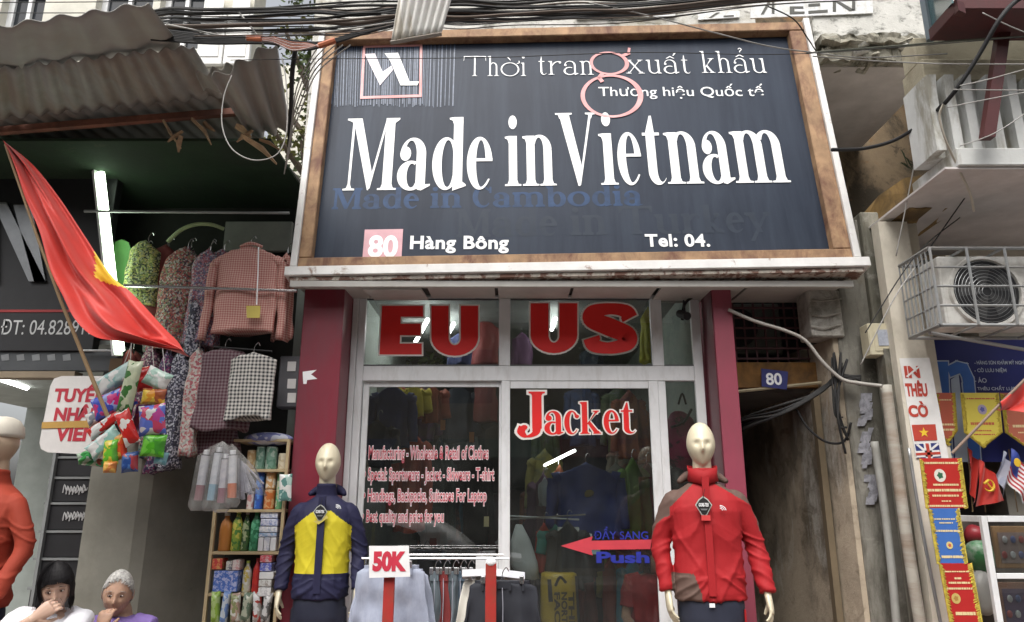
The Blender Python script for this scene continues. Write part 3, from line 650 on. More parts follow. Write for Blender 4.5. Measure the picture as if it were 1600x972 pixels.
obj('window', MB().box((-3.0, 11.46, 6.3), (-2.2, 11.5, 7.6)), dark_glass, bh)
# corrugated awning sheets
def corrug(name, c00, c10, c11, c01, n, amp, m, par, edge=.014, seed=0, **k):
    """c00 front left, c10 front right, c11 back right, c01 back left"""
    a, b, c, d = map(Vector, (c00, c10, c11, c01)); nn = (b - a).cross(d - a).normalized()
    if nn.z < 0: nn = -nn
    def fn(u, v):
        uu = u; vv = v + noise.noise(V(u * 7 + seed, seed, 0)) * edge * (1 - v) - noise.noise(V(u * 9, seed + 4, 0)) * edge * v
        p = a.lerp(b, uu).lerp(d.lerp(c, uu), vv)
        return p + nn * (amp * sin(uu * n * 2 * pi) + noise.noise(V(u * 2, v * 2, seed)) * .008)
    return obj(name, MB().grid(n * 8, 8, fn), m, par, smooth=True, solid=.004, **k)
aw = thing('awning', 'rusty corrugated metal awning above the hanging clothes left of the sign', 'awning', (-2.6, 4.3, 3.9))
zinc = mat('grey_zinc', (.34, .34, .325), .65, .05, var=.06, c2=(.30, .27, .22), amt=.5, sc2=1.6, bump=.1)
zinc2 = mat('brown_zinc', (.30, .295, .28), .75, .05, var=.12, c2=(.25, .185, .14), amt=.6, sc2=2.2, stretch=(2.5, .5, 1), bump=.25, edge=(.42, .62))
corrug('corrugated_sheet', P(-75, 52, 3.2), P(232, 4, 3.3), P(287, 78, 3.9), P(-75, 122, 3.8), 6, .013, zinc, aw, seed=1)
corrug('corrugated_sheet', P(-75, 116, 3.72), P(302, 72, 3.78), P(349, 150, 4.36), P(-75, 192, 4.28), 15, .015, zinc2, aw, seed=5)
corrug('corrugated_sheet', P(305, 116, 3.9), P(372, 97, 3.95), P(400, 128, 4.2), P(318, 142, 4.2), 3, .02, zinc, aw, seed=7)
corrug('corrugated_sheet', P(330, 122, 3.8), P(432, 66, 3.75), P(452, 200, 4.55), P(392, 216, 4.6), 3, .028, zinc, aw, seed=9)
corrug('corrugated_sheet', P(-75, 180, 4.26), P(345, 142, 4.34), P(345, 142, 4.34) + V(.02, 2.2, .25), P(-75, 180, 4.26) + V(0, 2.2, .25), 17, .012, zinc2, aw, seed=12)
bm = P(-75, 208, 4.32); be = P(374, 172, 4.36)
d_ = (be - bm).normalized(); up = V(0, 0, 1)
t = MB(); t.loft([[p + up * a + V(0, 1, 0) * b for a, b in ((-.022, 0), (-.022, .04), (.022, .04), (.022, 0))] for p in (bm, be)]); obj('beam', t, rust, aw)
# dark green ceiling below the awning (lamp glow tinted in) and dark back walls
gceil = plaster('dark_green_glow_ceiling', (.020, .038, .020), [((.02, .03, .02), 2, .45, .8, None), ((.10, .09, .06), 5, .62, .5, None)], bump=.3)
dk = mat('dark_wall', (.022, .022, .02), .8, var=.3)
lshop = thing('left_shop', 'dark stall interior behind the hanging floral clothes', 'shop', (-2.8, 6, .13))
zc = 3.95
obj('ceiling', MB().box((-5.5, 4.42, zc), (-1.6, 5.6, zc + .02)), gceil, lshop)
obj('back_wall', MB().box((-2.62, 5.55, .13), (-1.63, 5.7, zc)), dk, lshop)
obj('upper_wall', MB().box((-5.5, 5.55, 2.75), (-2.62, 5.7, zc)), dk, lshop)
for (pts, w_) in (([(255, 188), (283, 232)], 5), ([(300, 186), (330, 226)], 7), ([(285, 205), (262, 222)], 4), ([(283, 212), (279, 238)], 4), ([(318, 190), (336, 205)], 5), ([(368, 196), (392, 214)], 9), ([(378, 212), (432, 256)], 9), ([(405, 218), (440, 236)], 5), ([(395, 204), (370, 222)], 4)):
    a_ = P(*pts[0], 4.30); b_ = P(*pts[1], 4.34); w2 = w_ * 1.5 / 1150 * 4.6
    ob = obj('torn_board', MB().tube([a_, (a_ + b_) / 2 + V(random.uniform(-.02, .02), 0, random.uniform(-.01, .02)), b_], [w2 * .6, w2 * .8, w2 * .25], 5, flat=.4), mat('torn_fibre_board', (.46, .32, .19), .9, var=.3, bump=.6, c2=(.14, .08, .05), amt=.7, sc2=8), lshop)
# black fascia with the big silver letter and the telephone number
YF = 5.0; FPl = YP(YF)
fas = thing('fascia_sign', 'black shop fascia with a large silver letter and a white telephone number', 'sign', (-3.6, 5, 2.5))
bz = P(0, 548, YF).z; tz = P(0, 236, YF).z
blk = mat('black_panel', (.016, .016, .018), .5, var=.2, bump=.04)
obj('panel', MB().box((-5.5, YF, bz), (P(166, 400, YF).x, YF + .08, tz), .003), blk, fas)
silver = mat('brushed_silver', (.30, .31, .32), .35, .6, var=.15, bump=.1)
for q in ([(-22, 318), (-2, 318), (0, 443), (-20, 443)], [(-8, 318), (13, 318), (74, 441), (48, 441)], [(24, 322), (52, 322), (74, 441), (56, 441)]):
    quadpx(FPl, q, silver, fas, 'letter', c=.012, th=.012)
quadpx(FPl, [(-90, 484), (158, 484), (160, 488), (-90, 488)], mat('thin_red_line', (.30, .03, .03), .5, bump=0), fas, 'line', c=.003, th=.001)
word(FPl, 'ĐT: 04.8289192', 0, 523, 158, 499, mat('grey_white_letters', (.55, .56, .56), .5, bump=0), fas, off=0, c=.002)
obj('lower_strip', MB().box((-5.5, YF + .02, P(0, 578, YF).z), (P(180, 560, YF).x, YF + .09, bz - .003)), mat('grey_strip', (.06, .065, .07), .5), fas)
obj('lower_strip', MB().box((-5.5, YF + .0, P(0, 590, YF).z), (P(120, 560, YF).x, YF + .10, P(0, 580, YF).z)), mat('tan_strip', (.24, .19, .13), .7), fas)
for k in range(5):
    x = -2 + k * 24; quadpx(YP(YF + .02), [(x + 4, 555), (x + 16, 553), (x + 17, 563), (x + 5, 564)], silver, fas, 'letter', c=.001, th=.002)
obj('steel_rail', MB().tube([P(126, 548, 4.97), P(176, 548, 4.97)], .008, 6), dull_steel, fas)
# lit clothes shop beneath it
ls = thing('lit_shop', 'bright little clothes shop room under the black fascia', 'shop', (-4.2, 6, .13))
pale = mat('pale_green_wall', (.42, .46, .43), .6)
obj('ceiling', MB().box((-5.6, 5.1, 2.72), (-2.85, 8.5, 2.75)), pale, ls)
obj('back_wall', MB().box((-5.6, 8.5, .13), (-2.85, 8.6, 2.75)), pale, ls)
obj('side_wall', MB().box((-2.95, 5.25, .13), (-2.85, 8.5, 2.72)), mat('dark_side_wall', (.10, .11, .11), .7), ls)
obj('floor', MB().box((-5.6, 5.0, .1), (-2.85, 8.5, .135)), MATS['tiled_floor'], ls)
def lamp(name, a, b, r, st, label, c=(1, 1, .97), house=True, grp=None):
    a, b = Vector(a), Vector(b); t_ = thing(name, label, 'lamp', a, grp)
    obj('tube', MB().tube([a, b], r, 10), emis('tube_%g_%g' % (st, c[0]), c, st) if 'tube_%g_%g' % (st, c[0]) not in MATS else MATS['tube_%g_%g' % (st, c[0])], t_)
    d = (b - a).normalized(); off = V(0, 0, 1) if abs(d.z) < .7 else V(-.8, .5, 0)
    if house:
        o2 = off * r * 1.9; w_ = d.cross(off).normalized() * r * 1.3
        obj('housing', MB().loft([[p + o2 * .8 + w_, p + o2 * 1.8 + w_ * .7, p + o2 * 1.8 - w_ * .7, p + o2 * .8 - w_] for p in (a - d * .03, b + d * .03)]), mat('lamp_housing', (.7, .72, .7), .5), t_)
    return t_
lamp('ceiling_lamp', P(-70, 568, 5.7), P(42, 606, 7.0), .022, 9, 'white tube lamp glowing on the ceiling of the small lit clothes shop')
lamp('ceiling_lamp', P(68, 607, 7.4), P(78, 611, 8.0), .02, 9, 'short far tube lamp at the back of the small lit clothes shop')
lamp('tube_lamp', P(158, 270, 4.85), P(189, 548, 4.85), .024, 5, 'upright white tube lamp glowing green onto the dark ceiling behind the red flag', c=(.80, 1, .76))
# green glow near the lamp is put into paddle, ceiling and tube colours
# rails
def rod(name, a, b, r, m, label, cat='rail', grp=None, n=8): return tag(obj(name, MB().tube([a, b], r, n), m), label, cat, grp)
rod('steel_rail', P(132, 330, 4.8), P(452, 333, 4.8), .010, dull_steel, 'upper grey steel rail crossing above the hanging clothes')
rod('steel_rail', P(194, 446, 4.72), P(464, 455, 4.72), .011, chrome, 'lower bright steel rail crossing in front of the hanging clothes')
tag(obj('backboard', MB().add(*(lambda t: (t.v, t.f))(px_box(MB(), 350, 346, 455, 392, 5.3, .04, .004))), mat('dull_white_board', (.33, .34, .32), .7)), 'dull white board standing behind the checked pink blouse', 'board')
# black drawers
dc = thing('drawer_cabinet', 'tall black stack of storage boxes with grey edges beside the grey wall', 'cabinet', P(110, 972, 5.05) * 1)
ys = [690, 715, 747, 787, 831, 874, 920, 990]
for k in range(7):
    y0_, y1_ = ys[k], ys[k + 1]
    za, zb = P(0, y1_, 5.05).z, P(0, y0_, 5.05).z; xa, xb = P(74 - (k * 1.5), 800, 5.05).x - .0, P(152, 800, 5.05).x
    bx = obj('storage_box', MB().box((xa, 5.06, za + .012), (xb, 5.4, zb - .003), .004), blk, dc)
    obj('shelf_edge', MB().box((xa - .02, 5.05, za - .006), (xb + .02, 5.4, za + .009)), mat('grey_edge', (.20, .21, .21), .5), dc)
    if k in (2, 3):
        for q in range(7):
            cx = 98 + q * 5; cy = (ys[k] + ys[k + 1]) / 2 + random.uniform(-3, 3)
            obj('scribble', MB().tube([P(cx, cy + 6, 5.054), P(cx + 3, cy - 7, 5.054), P(cx + 6, cy + 3, 5.054), P(cx + 9, cy - 2, 5.054)], .004, 4, 3), mat('chalk_white', (.5, .5, .5), .8), bx)
obj('side_post', MB().box((P(88, 800, 5.05).x - .07, 5.03, .13), (P(88, 800, 5.05).x - .05, 5.4, P(0, 700, 5).z)), MATS['grey_edge'], dc)
# grey party wall: end face and long side running back
wallg = plaster('grey_party_wall', (.235, .23, .195), [((.16, .15, .12), 1.6, .5, .5, (1, 1, .4)), ((.08, .075, .06), 9, .66, .7, None), ((.33, .32, .28), 3, .6, .3, None)], bump=.15)
xa = P(133, 800, 4.98).x; xb = P(212, 800, 4.98).x
pw = MB(); H = 2.05
pw.loft([[V(xa, 4.98, z), V(xb, 4.98, z), V(xb + .07, 5.02, z), V(-1.66, 6.2, z), V(-1.66, 6.5, z), V(xa, 6.5, z)] for z in (.13, H)])
tag(obj('party_wall', pw, wallg), 'bare grey cement wall behind the old woman in purple', 'wall')
# ------------------------------------------------------------------ RIGHT: slab, brown wall, concrete pillar, alley
YS = 4.97; zs = P(1300, 94, YS).z
slab = thing('balcony_slab', 'broken concrete balcony slab with cracked edge right of the sign', 'balcony', (2.3, 5, 4.4))
xr = P(1472, 92, YS).x; xl = 2.56
obj('underside', MB().box((xl - .2, YS + .05, zs - .03), (xr, 6.42, zs + .02)), pale_soffit, slab)
def rough_bar(name, x0, x1, y0, y1, z0, z1, m, par, amp, seed, n=40):
    rings = []
    for i in range(n + 1):
        x = x0 + (x1 - x0) * i / n; q = []
        for (y, z) in ((y0, z0), ((y0 + y1) / 2, z0), (y1, z0), (y1, (z0 + z1) / 2), (y1, z1), ((y0 + y1) / 2, z1), (y0, z1), (y0, (z0 + z1) / 2)):
            p = V(x, y, z); q.append(p + noise.noise_vector(p * 9 + V(seed, 0, 0)) * amp + noise.noise_vector(p * 28 + V(seed, 0, 0)) * amp * .5)
        rings.append(q)
    return obj(name, MB().loft(rings), m, par)
crk = plaster('cracked_edge', (.34, .32, .26), [((.06, .06, .04), 7, .5, .9, (1, 1, 2)), ((.55, .54, .48), 5, .55, .7, None)], bump=.9)
rough_bar('cracked_edge', xl - .2, xr + .03, YS - .04, YS + .12, zs - .02, zs + .09, crk, slab, .04, 3)
rough_bar('cracked_edge', xl - .2, xr - .02, YS - .10, YS + .1, zs + .10, zs + .16, crk, slab, .03, 8)
for k in range(14):
    x = random.uniform(xl + .05, xr); obj('loose_chunk', MB().ell((x, YS - .06, zs + random.uniform(.0, .12)), (random.uniform(.03, .09), .04, random.uniform(.015, .03)), 7, 4).jitter(.02, 12, k), crk if k % 2 else MATS['old_white_plaster'], slab)
xe = P(1345, 225, 5.4).x
rail_w = obj('parapet', MB().box((xl - .2, YS + .02, zs + .17), (P(1458, 40, YS).x, YS + .14, zs + 1.1), .01), old_white, slab)
# carved white letters strip on the parapet
STP = YP(YS + .015)
strip_m = mat('white_letter_strip', (.74, .75, .76), .6, bump=.1, c2=(.4, .38, .3), amt=.5, sc2=12)
quadpx(STP, [(1172, 30), (1363, 22), (1362, 0), (1172, 4)], strip_m, slab, 'letter_strip', c=.001, th=.012)
lt = mat('dark_cut_letter', (.10, .10, .09), .8, bump=.2)
for q in ([(1188, 24), (1192, 24), (1203, 6), (1198, 6)], [(1205, 23), (1209, 23), (1209, 5), (1205, 5)], [(1233, 24), (1256, 23), (1256, 20), (1240, 20), (1240, 15), (1254, 15), (1254, 12), (1233, 12)], [(1262, 23), (1292, 21), (1292, 17), (1262, 19)], [(1262, 12), (1280, 11), (1280, 7), (1262, 8)], [(1300, 20), (1305, 20), (1305, 5), (1300, 5)], [(1305, 5), (1312, 5), (1334, 18), (1326, 19)], [(1330, 18), (1335, 18), (1335, 4), (1330, 4)]):
    quadpx(STP, q, lt, slab, 'letter', c=.0135, th=.003)
UP2 = YP(5.61)
s2 = obj('white_patch', MB(), strip_m, bld) if 0 else None
for q in ([(900, 31), (1055, 26), (1055, 20), (900, 24)], [(1090, 32), (1155, 28), (1155, 18), (1090, 21)]):
    quadpx(UP2, q, strip_m, bld, 'letter_strip', c=.001, th=.01)
quadpx(UP2, [(1107, 29), (1111, 29), (1124, 21), (1119, 21)], lt, bld, 'letter', c=.0115, th=.003); quadpx(UP2, [(1130, 28), (1146, 27), (1146, 25), (1130, 26)], lt, bld, 'letter', c=.0115, th=.003)
# brown wall below the slab
rh = thing('alley_house', 'old brown stained house wall with the concrete pillar beside the alley', 'building', (2.6, 5.5, 0))
x0 = P(1168, 600, 5.6).x; xp = P(1312, 560, 5.0).x; xq = P(1398, 560, 5.0).x
obj('brown_wall', MB().box((1.54, 6.40, 2.8), (5.6, 6.6, 8.0)), brown_old, rh)
xq2 = P(1396, 560, 5.0).x
obj('pillar', MB().box((xp, 4.98, .12), (xp + .24, 5.5, 3.62), .008), grey_old, rh)
obj('pillar', MB().box((xp + .235, 4.93, .12), (xq2, 5.5, 3.66), .01), plaster('pale_old_cement', (.33, .32, .27), [((.12, .115, .09), 2.2, .46, .85, (1.4, 1, .3)), ((.45, .44, .40), 7, .57, .5, None), ((.08, .08, .06), 15, .62, .7, None)]), rh)
# rough tongue of plaster joining pillar and wall, ochre patch at the top
rough_bar('ledge', P(1405, 280, 4.6).x, P(1490, 300, 4.6).x, 4.55, 5.2, P(1400, 330, 4.6).z, P(1400, 282, 4.6).z, mat('ochre_plaster', (.30, .19, .07), .9, var=.3, bump=.5, c2=(.10, .07, .04), amt=.8, sc2=4), rh, .03, 2, 12)
# alley tunnel: right wall, left wall, ceiling
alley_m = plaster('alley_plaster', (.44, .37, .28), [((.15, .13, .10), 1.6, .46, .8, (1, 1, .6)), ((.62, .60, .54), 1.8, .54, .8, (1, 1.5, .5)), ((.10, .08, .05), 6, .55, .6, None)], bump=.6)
ra = P(1300, 850, 5.05).x
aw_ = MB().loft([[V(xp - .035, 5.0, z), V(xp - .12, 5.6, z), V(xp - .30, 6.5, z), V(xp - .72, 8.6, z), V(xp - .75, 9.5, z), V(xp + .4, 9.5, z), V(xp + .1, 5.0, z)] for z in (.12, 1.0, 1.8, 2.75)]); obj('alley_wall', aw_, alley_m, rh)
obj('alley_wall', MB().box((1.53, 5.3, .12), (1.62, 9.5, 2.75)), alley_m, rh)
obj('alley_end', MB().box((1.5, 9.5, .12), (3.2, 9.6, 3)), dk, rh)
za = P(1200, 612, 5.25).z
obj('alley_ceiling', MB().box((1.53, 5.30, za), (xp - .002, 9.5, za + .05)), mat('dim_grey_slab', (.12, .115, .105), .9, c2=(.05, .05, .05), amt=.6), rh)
pst = MB().tube([P(1325, 700, 5.3), P(1345, 972, 5.3)], .02, 6); obj('post', pst, rust, rh)
obj('alley_post', MB().box((P(1290, 800, 5.2).x, 5.2, .12), (P(1300, 800, 5.2).x, 5.26, za - .002)), mat('tan_wood_post', (.15, .115, .07), .8), rh)
rust_b = mat('rusty_ochre_board', (.25, .125, .035), .85, var=.4, sc=6, bump=.5, c2=(.07, .04, .02), amt=.8, sc2=4)
obj('rusty_lintel', MB().box((1.53, 5.24, P(1200, 606, 5.24).z), (xp - .002, 5.29, P(1200, 566, 5.24).z), .004), rust_b, rh)
obj('lintel_edge', MB().tube([P(1150, 612, 5.2), P(1300, 596, 5.2)], .012, 6), mat('pale_strip', (.35, .30, .2), .8), rh)
npl = thing('house_number_plate', 'small blue enamel number 80 plate over the alley entrance', 'number plate', P(1209, 608, 5.2))
q = [(1189, 576), (1231, 581), (1229, 609), (1190, 604)]; NP = YP(5.19)
quadpx(NP, q, mat('blue_enamel', (.045, .05, .17), .3, bump=0), npl, 'plate', c=0, th=.006)
serif_word  # digits are plain numerals
word(NP, '80', 1197, 602, 1222, 583, vinyl_white, npl, off=.025, c=.008, name='number')
# grille with the old air conditioner behind it
gr = thing('window_grille', 'dark purple brown iron grille above the blue number 80 plate', 'grille', P(1215, 560, 5.3))
pb = mat('purple_brown_iron', (.11, .05, .055), .7, var=.2)
zb, zt = P(1200, 566, 5.3).z, P(1200, 440, 5.3).z; xa, xb = 1.54, P(1268, 500, 5.3).x
k = 0
for i in range(8):
    z = zb + .02 + i * (zt - zb) / 8; obj('bar', MB().box((xa, 5.30, z), (xb, 5.312, z + .014)), pb, gr)
for i in range(9):
    x = xa + .03 + i * (xb - xa) / 9; obj('bar', MB().box((x, 5.314, zb), (x + .012, 5.326, zt)), pb, gr)
oa = thing('old_air_conditioner', 'old dusty air conditioner in the shadow behind the iron grille', 'air conditioner', (1.8, 5.5, 2.75))
obj('casing', MB().box((1.56, 5.45, 2.72), (2.05, 5.57, 3.12), .01), mat('dusty_casing', (.14, .15, .13), .8), oa)
obj('fan_opening', MB().tube([(1.72, 5.447, 2.93), (1.72, 5.44, 2.93)], .15, 24), blk, oa)
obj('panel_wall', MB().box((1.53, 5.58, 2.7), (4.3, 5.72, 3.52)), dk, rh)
mbx = thing('meter_box', 'rough weathered metal box wrapped in plastic under the right end of the sign', 'box', P(1295, 528, 4.95))
t = MB(); px_box(t, 1265, 452, 1316, 526, 4.95, .22, .01); t.jitter(.006, 14)
obj('casing', t, mat('weathered_grey_box', (.42, .40, .36), .8, bump=.8, bsc=25, bd=.02, c2=(.13, .12, .09), amt=.7, sc2=9), mbx)
for yy in (470, 492, 510): obj('fold', MB().tube([P(1267, yy, 4.94), P(1290, yy + random.uniform(-4, 4), 4.93), P(1314, yy - 3, 4.94)], .006, 5, 4), MATS['weathered_grey_box'], mbx)
mb2 = thing('meter_box', 'cream electricity meter box with a pale paper label on the grey pillar', 'box', P(1380, 556, 4.85))
t = MB(); px_box(t, 1358, 505, 1399, 555, 4.80, .12, .006); obj('casing', t, mat('cream_box', (.58, .53, .38), .6, c2=(.3, .26, .18), amt=.4), mb2)
t = MB(); px_box(t, 1366, 512, 1394, 548, 4.796, .003); obj('door', t, MATS['cream_box'], mb2)
t = MB(); px_box(t, 1372, 515, 1389, 540, 4.792, .003); obj('label_paper', t, mat('grey_blue_paper', (.42, .45, .52), .8, c2=(.25, .27, .33), amt=.6, sc2=60), mb2)
# pipes on the pillar
def pipe(name, pts, r, m, label, cat='pipe', grp=None, k=5, n=8):
    return tag(obj(name, MB().tube([P(*p) for p in pts], r, n, k), m, smooth=True), label, cat, grp)
pvc = mat('stained_pvc', (.40, .38, .33), .7, c2=(.22, .15, .10), amt=.85, sc2=2.5, stretch=(.3, .3, 1.6), bump=.15)
pipe('drain_pipe', [(1384, 602, 4.74), (1400, 720, 4.74), (1418, 850, 4.74), (1442, 1000, 4.74)], .036, pvc, 'thick stained plastic drain pipe running down the pillar')
pipe('drain_pipe', [(1366, 690, 4.86), (1380, 780, 4.86), (1392, 880, 4.86), (1403, 1000, 4.86)], .026, mat('grey_pvc', (.30, .30, .28), .6, c2=(.18, .17, .14), amt=.5), 'thin grey pipe low on the pillar left of the stained drain pipe')
pipe('conduit', [(1420, 700, 4.7), (1436, 800, 4.7), (1455, 900, 4.7), (1475, 1000, 4.7)], .010, dull_steel, 'narrow grey conduit between drain pipe and pennant banner')
for (x, y, w_, h_, l) in ((1352, 640, 22, 44, 'torn bluish poster scraps high on the grey pillar'), (1356, 700, 26, 54, 'dark scribbled poster scraps midway on the grey pillar'), (1364, 765, 26, 40, 'pale torn poster scraps low on the grey pillar')):
    mbp = MB(); 
    for j in range(9):
        w_ = random.uniform(9, 24); cx, cy = x + random.uniform(-6, 6), y + (j - 4) * h_ / 9; mbp.poly([P(cx - w_ / 2 + random.uniform(0, 5), cy - h_ / 7, 4.972 - j * .0012), P(cx - w_ / 2, cy + h_ / 7, 4.972 - j * .0012), P(cx + w_ / 2 - random.uniform(0, 6), cy + h_ / 7, 4.972 - j * .0012), P(cx + w_ / 2, cy - h_ / 7, 4.972 - j * .0012)])
    tag(obj('poster_scraps', mbp, mat('blue_grey_paper_%d' % x, (.30, .30, .33), .9, var=.3, sc=20, c2=(.14, .14, .16), amt=.8, sc2=25), kind='stuff'), l, 'poster')
# cream wall strip with the printed sign
xc0 = P(1401, 560, 4.72).x; xc1 = P(1449, 560, 4.72).x
cw = thing('cream_wall_strip', 'narrow cream painted wall between grey pillar and air conditioner cage', 'wall', (3.1, 4.9, .12))
cz = P(0, 392, 4.72).z
obj('wall', MB().box((xq2 + .002, 4.72 + .1, .12), (xc1 + .12, 5.6, 3.60)), cream_wall, cw)
obj('wall_face', MB().box((xc0, 4.72, P(0, 985, 4.72).z), (xc1, 4.82, 3.5)), cream_wall, cw)
obj('grey_strip', MB().box((P(1392, 640, 4.8).x, 4.79, .12), (xc0 - .002, 4.9, P(1400, 545, 4.8).z)), grey_old, cw)
CP = YP(4.715)
ib = thing('printed_wall_sign', 'narrow white strip sign with red stencil letters and two small flags', 'sign', CP.w(2.75, 1.5))
quadpx(CP, [(1405, 560), (1452, 559), (1482, 716), (1431, 716)], mat('white_sign_sheet', (.74, .73, .71), .6, bump=0), ib, 'sheet', c=0, th=.002)
srd = mat('stencil_red', (.45, .05, .03), .6, bump=0)
def skew_word(s, x0, yb, x1, yt, off=.05):
    word(CP, s, x0, yb, x1, yt, srd, ib, off=off, c=.004)
skew_word('IN', 1414, 591, 1438, 572); skew_word('THÊU', 1416, 620, 1450, 594); skew_word('CỜ', 1420, 652, 1451, 627)
def slit(pts): quadpx(CP, pts, MATS['white_sign_sheet'], ib, 'stencil_gap', c=.0055, th=.0005)
slit([(1415, 588), (1437, 570), (1439, 572), (1417, 590)])
fl = lambda q, m, n_='flag_print', c=.004: quadpx(CP, q, m, ib, n_, c=c, th=.001)
fl([(1424, 664), (1461, 663), (1464, 688), (1428, 689)], srd)
def star(pl, cx, cy, r, m, par, c=.006, name='star', rot=0):
    a = pl.hit(cx, cy); k = abs(pl.hit(cx + r, cy)[0] - a[0])
    return obj(name, MB().poly([pl.w(a[0] + k * (1 if i % 2 == 0 else .4) * sin(i * pi / 5 + rot), a[1] + k * (1 if i % 2 == 0 else .4) * cos(i * pi / 5 + rot), c) for i in range(10)], .0008, pl.n), m, par)
yel = mat('flag_yellow', (.75, .50, .03), .6, bump=0)
star(CP, 1443, 676, 8, yel, ib)
navy = mat('flag_navy', (.02, .03, .16), .6, bump=0)
fl([(1429, 694), (1466, 692), (1470, 715), (1433, 716)], navy, c=.0036)
fl([(1445, 693), (1450, 693), (1454, 716), (1449, 716)], srd, c=.0062); fl([(1430, 708), (1468, 706), (1469, 710), (1431, 712)], srd, c=.0062)
fl([(1442, 693), (1453, 692), (1457, 716), (1446, 716)], MATS['white_sign_sheet'], c=.005); fl([(1430, 705), (1467, 703), (1469, 713), (1432, 715)], MATS['white_sign_sheet'], c=.005)
for q in ([(1430, 695), (1434, 694), (1445, 703), (1442, 705)], [(1464, 692), (1467, 694), (1455, 704), (1452, 702)]): fl(q, MATS['white_sign_sheet'], c=.0052)
# right balcony
YB = 3.95
rb = thing('white_balcony', 'white balcony with upright fins and a dark red post right of the cracked slab', 'balcony', (3.2, 4, 3.6))
wp = plaster('white_painted_concrete', (.66, .67, .65), [((.28, .26, .20), 2.6, .50, .8, (1.5, 1.5, .4)), ((.2, .19, .14), 8, .66, .5, None)], bump=.15)
zb0 = P(1500, 258, YB).z; zb1 = P(1500, 238, YB).z
xl2 = P(1466, 240, YB).x
obj('ledge', MB().box((P(1497, 250, YB).x, YB, zb0), (4.6, YB + .5, zb1 + .03), .006), wp, rb)
obj('underside', MB().box((P(1480, 262, YB).x, YB + .02, zb0 - .015), (4.6, 5.5, zb0 - .002)), pale_soffit, rb)
obj('back_wall', MB().box((P(1492, 300, 5.35).x, 5.35, .12), (5.0, 5.6, 7)), cream_wall, rb)
zt1 = P(1500, 112, YB).z
obj('fin_backing', MB().box((P(1462, 180, YB).x, YB + .13, zb1 + .03), (4.6, YB + .30, zt1)), wp, rb)
for i, px in enumerate((1468, 1496, 1524, 1562, 1596, 1630)):
    x_ = P(px, 180, YB).x; obj('fin', MB().loft([[V(x_ - .028 + dx, YB + .03, z), V(x_ + .028 + dx, YB + .03, z), V(x_ + .028 + dx * .5, YB + .129, z), V(x_ - .028 + dx * .5, YB + .129, z)] for z, dx in ((zb1 + .031, .0), (zt1 - .1, .0), (zt1, .01))]), wp, rb)
obj('top_band', MB().box((P(1455, 90, YB).x, YB + .1, zt1 + .002), (4.6, YB + .34, P(1500, 76, YB).z), .01), plaster('stained_cream_band', (.42, .38, .28), [((.2, .17, .11), 3, .5, .6, None)]), rb)
obj('top_band', MB().box((P(1455, 60, YB).x, YB + .18, P(1500, 74, YB).z), (4.6, YB + .34, P(1500, 30, YB).z), .01), MATS['stained_cream_band'], rb)
dred = mat('dark_red_paint', (.085, .018, .018), .5, var=.15, c2=(.05, .02, .02), amt=.6)
t = MB(); a_ = P(1568, 45, YB - .12); b_ = P(1543, 216, YB - .12); t.loft([[p + V(-.035, -.02, 0), p + V(.035, -.02, 0), p + V(.035, .03, 0), p + V(-.035, .03, 0)] for p in (a_, b_)]); obj('post', t, dred, rb)
YW = 3.6
wb = thing('bay_window', 'dark red framed bay window box at the upper right corner', 'window', P(1520, 40, YW))
za, zb_ = P(1500, 14, YW).z, P(1500, 2, YW).z
xa = P(1497, 10, YW).x
obj('sill', MB().box((xa, YW, za), (4.4, YW + .3, zb_ + .03), .006), dred, wb)
obj('glass', MB().box((xa + .05, YW + .05, zb_ + .03), (4.4, YW + .06, zb_ + .9)), mat('teal_glass', (.05, .12, .13), .1, bump=0), wb)
t = MB(); l0 = P(1492, 14, YW); l1 = P(1458, 52, YW + .45); t.loft([[p + V(0, -.03, -.03), p + V(.06, 0, -.03), p + V(.06, 0, .04), p + V(0, -.03, .04)] for p in (l0, l1)]); obj('sill', t, dred, wb)
t = MB(); t.add([l0 + V(0, 0, .04), l1 + V(0, 0, .04), l1 + V(0, 0, .9), l0 + V(0, 0, .9)], [(0, 1, 2, 3)]); obj('side_glass', t, MATS['teal_glass'], wb, solid=.01)
t = MB().tube([l1 + V(-.02, 0, -.05), l1 + V(-.02, 0, 1)], .03, 6); obj('corner_post', t, mat('grey_blue_post', (.12, .15, .17), .5), wb)
# air conditioner in its cage
ac = thing('air_conditioner', 'dusty white outdoor air conditioner unit inside the steel cage', 'air conditioner', P(1530, 520, 4.75))
YA = 4.40; acw = mat('dusty_white_metal', (.68, .67, .63), .6, c2=(.28, .26, .22), amt=.5, sc2=5)
t = MB(); px_box(t, 1472, 400, 1622, 508, YA, .22, .012); obj('casing', t, acw, ac)
c_ = P(1540, 456, YA)
def facing(mb, c):  # lathe built about z: turn so that its axis looks at the street
    mb.v = [Vector(c) + V(p.x, -p.z, p.y) for p in mb.v]; return mb
obj('fan_ring', facing(MB().lathe((0, 0, 0), [(.205, 0), (.235, .0), (.228, .02), (.21, .02), (.205, 0)], 36, False), c_), acw, ac)
obj('fan_well', facing(MB().lathe((0, 0, 0), [(.001, .001), (.206, .001), (.206, .003), (.001, .003)], 36), c_), blk, ac)
fg = dull_steel
for k in range(9): 
    r_ = .03 + k * .021; obj('guard_ring', facing(MB().loft([[V((r_ + .0015 * cos(q)) * cos(a), (r_ + .0015 * cos(q)) * sin(a), .014 + .0015 * sin(q)) for q in (0, 2.1, 4.2)] for a in [i * 2 * pi / 28 for i in range(29)]], cap=False), c_), fg, ac)
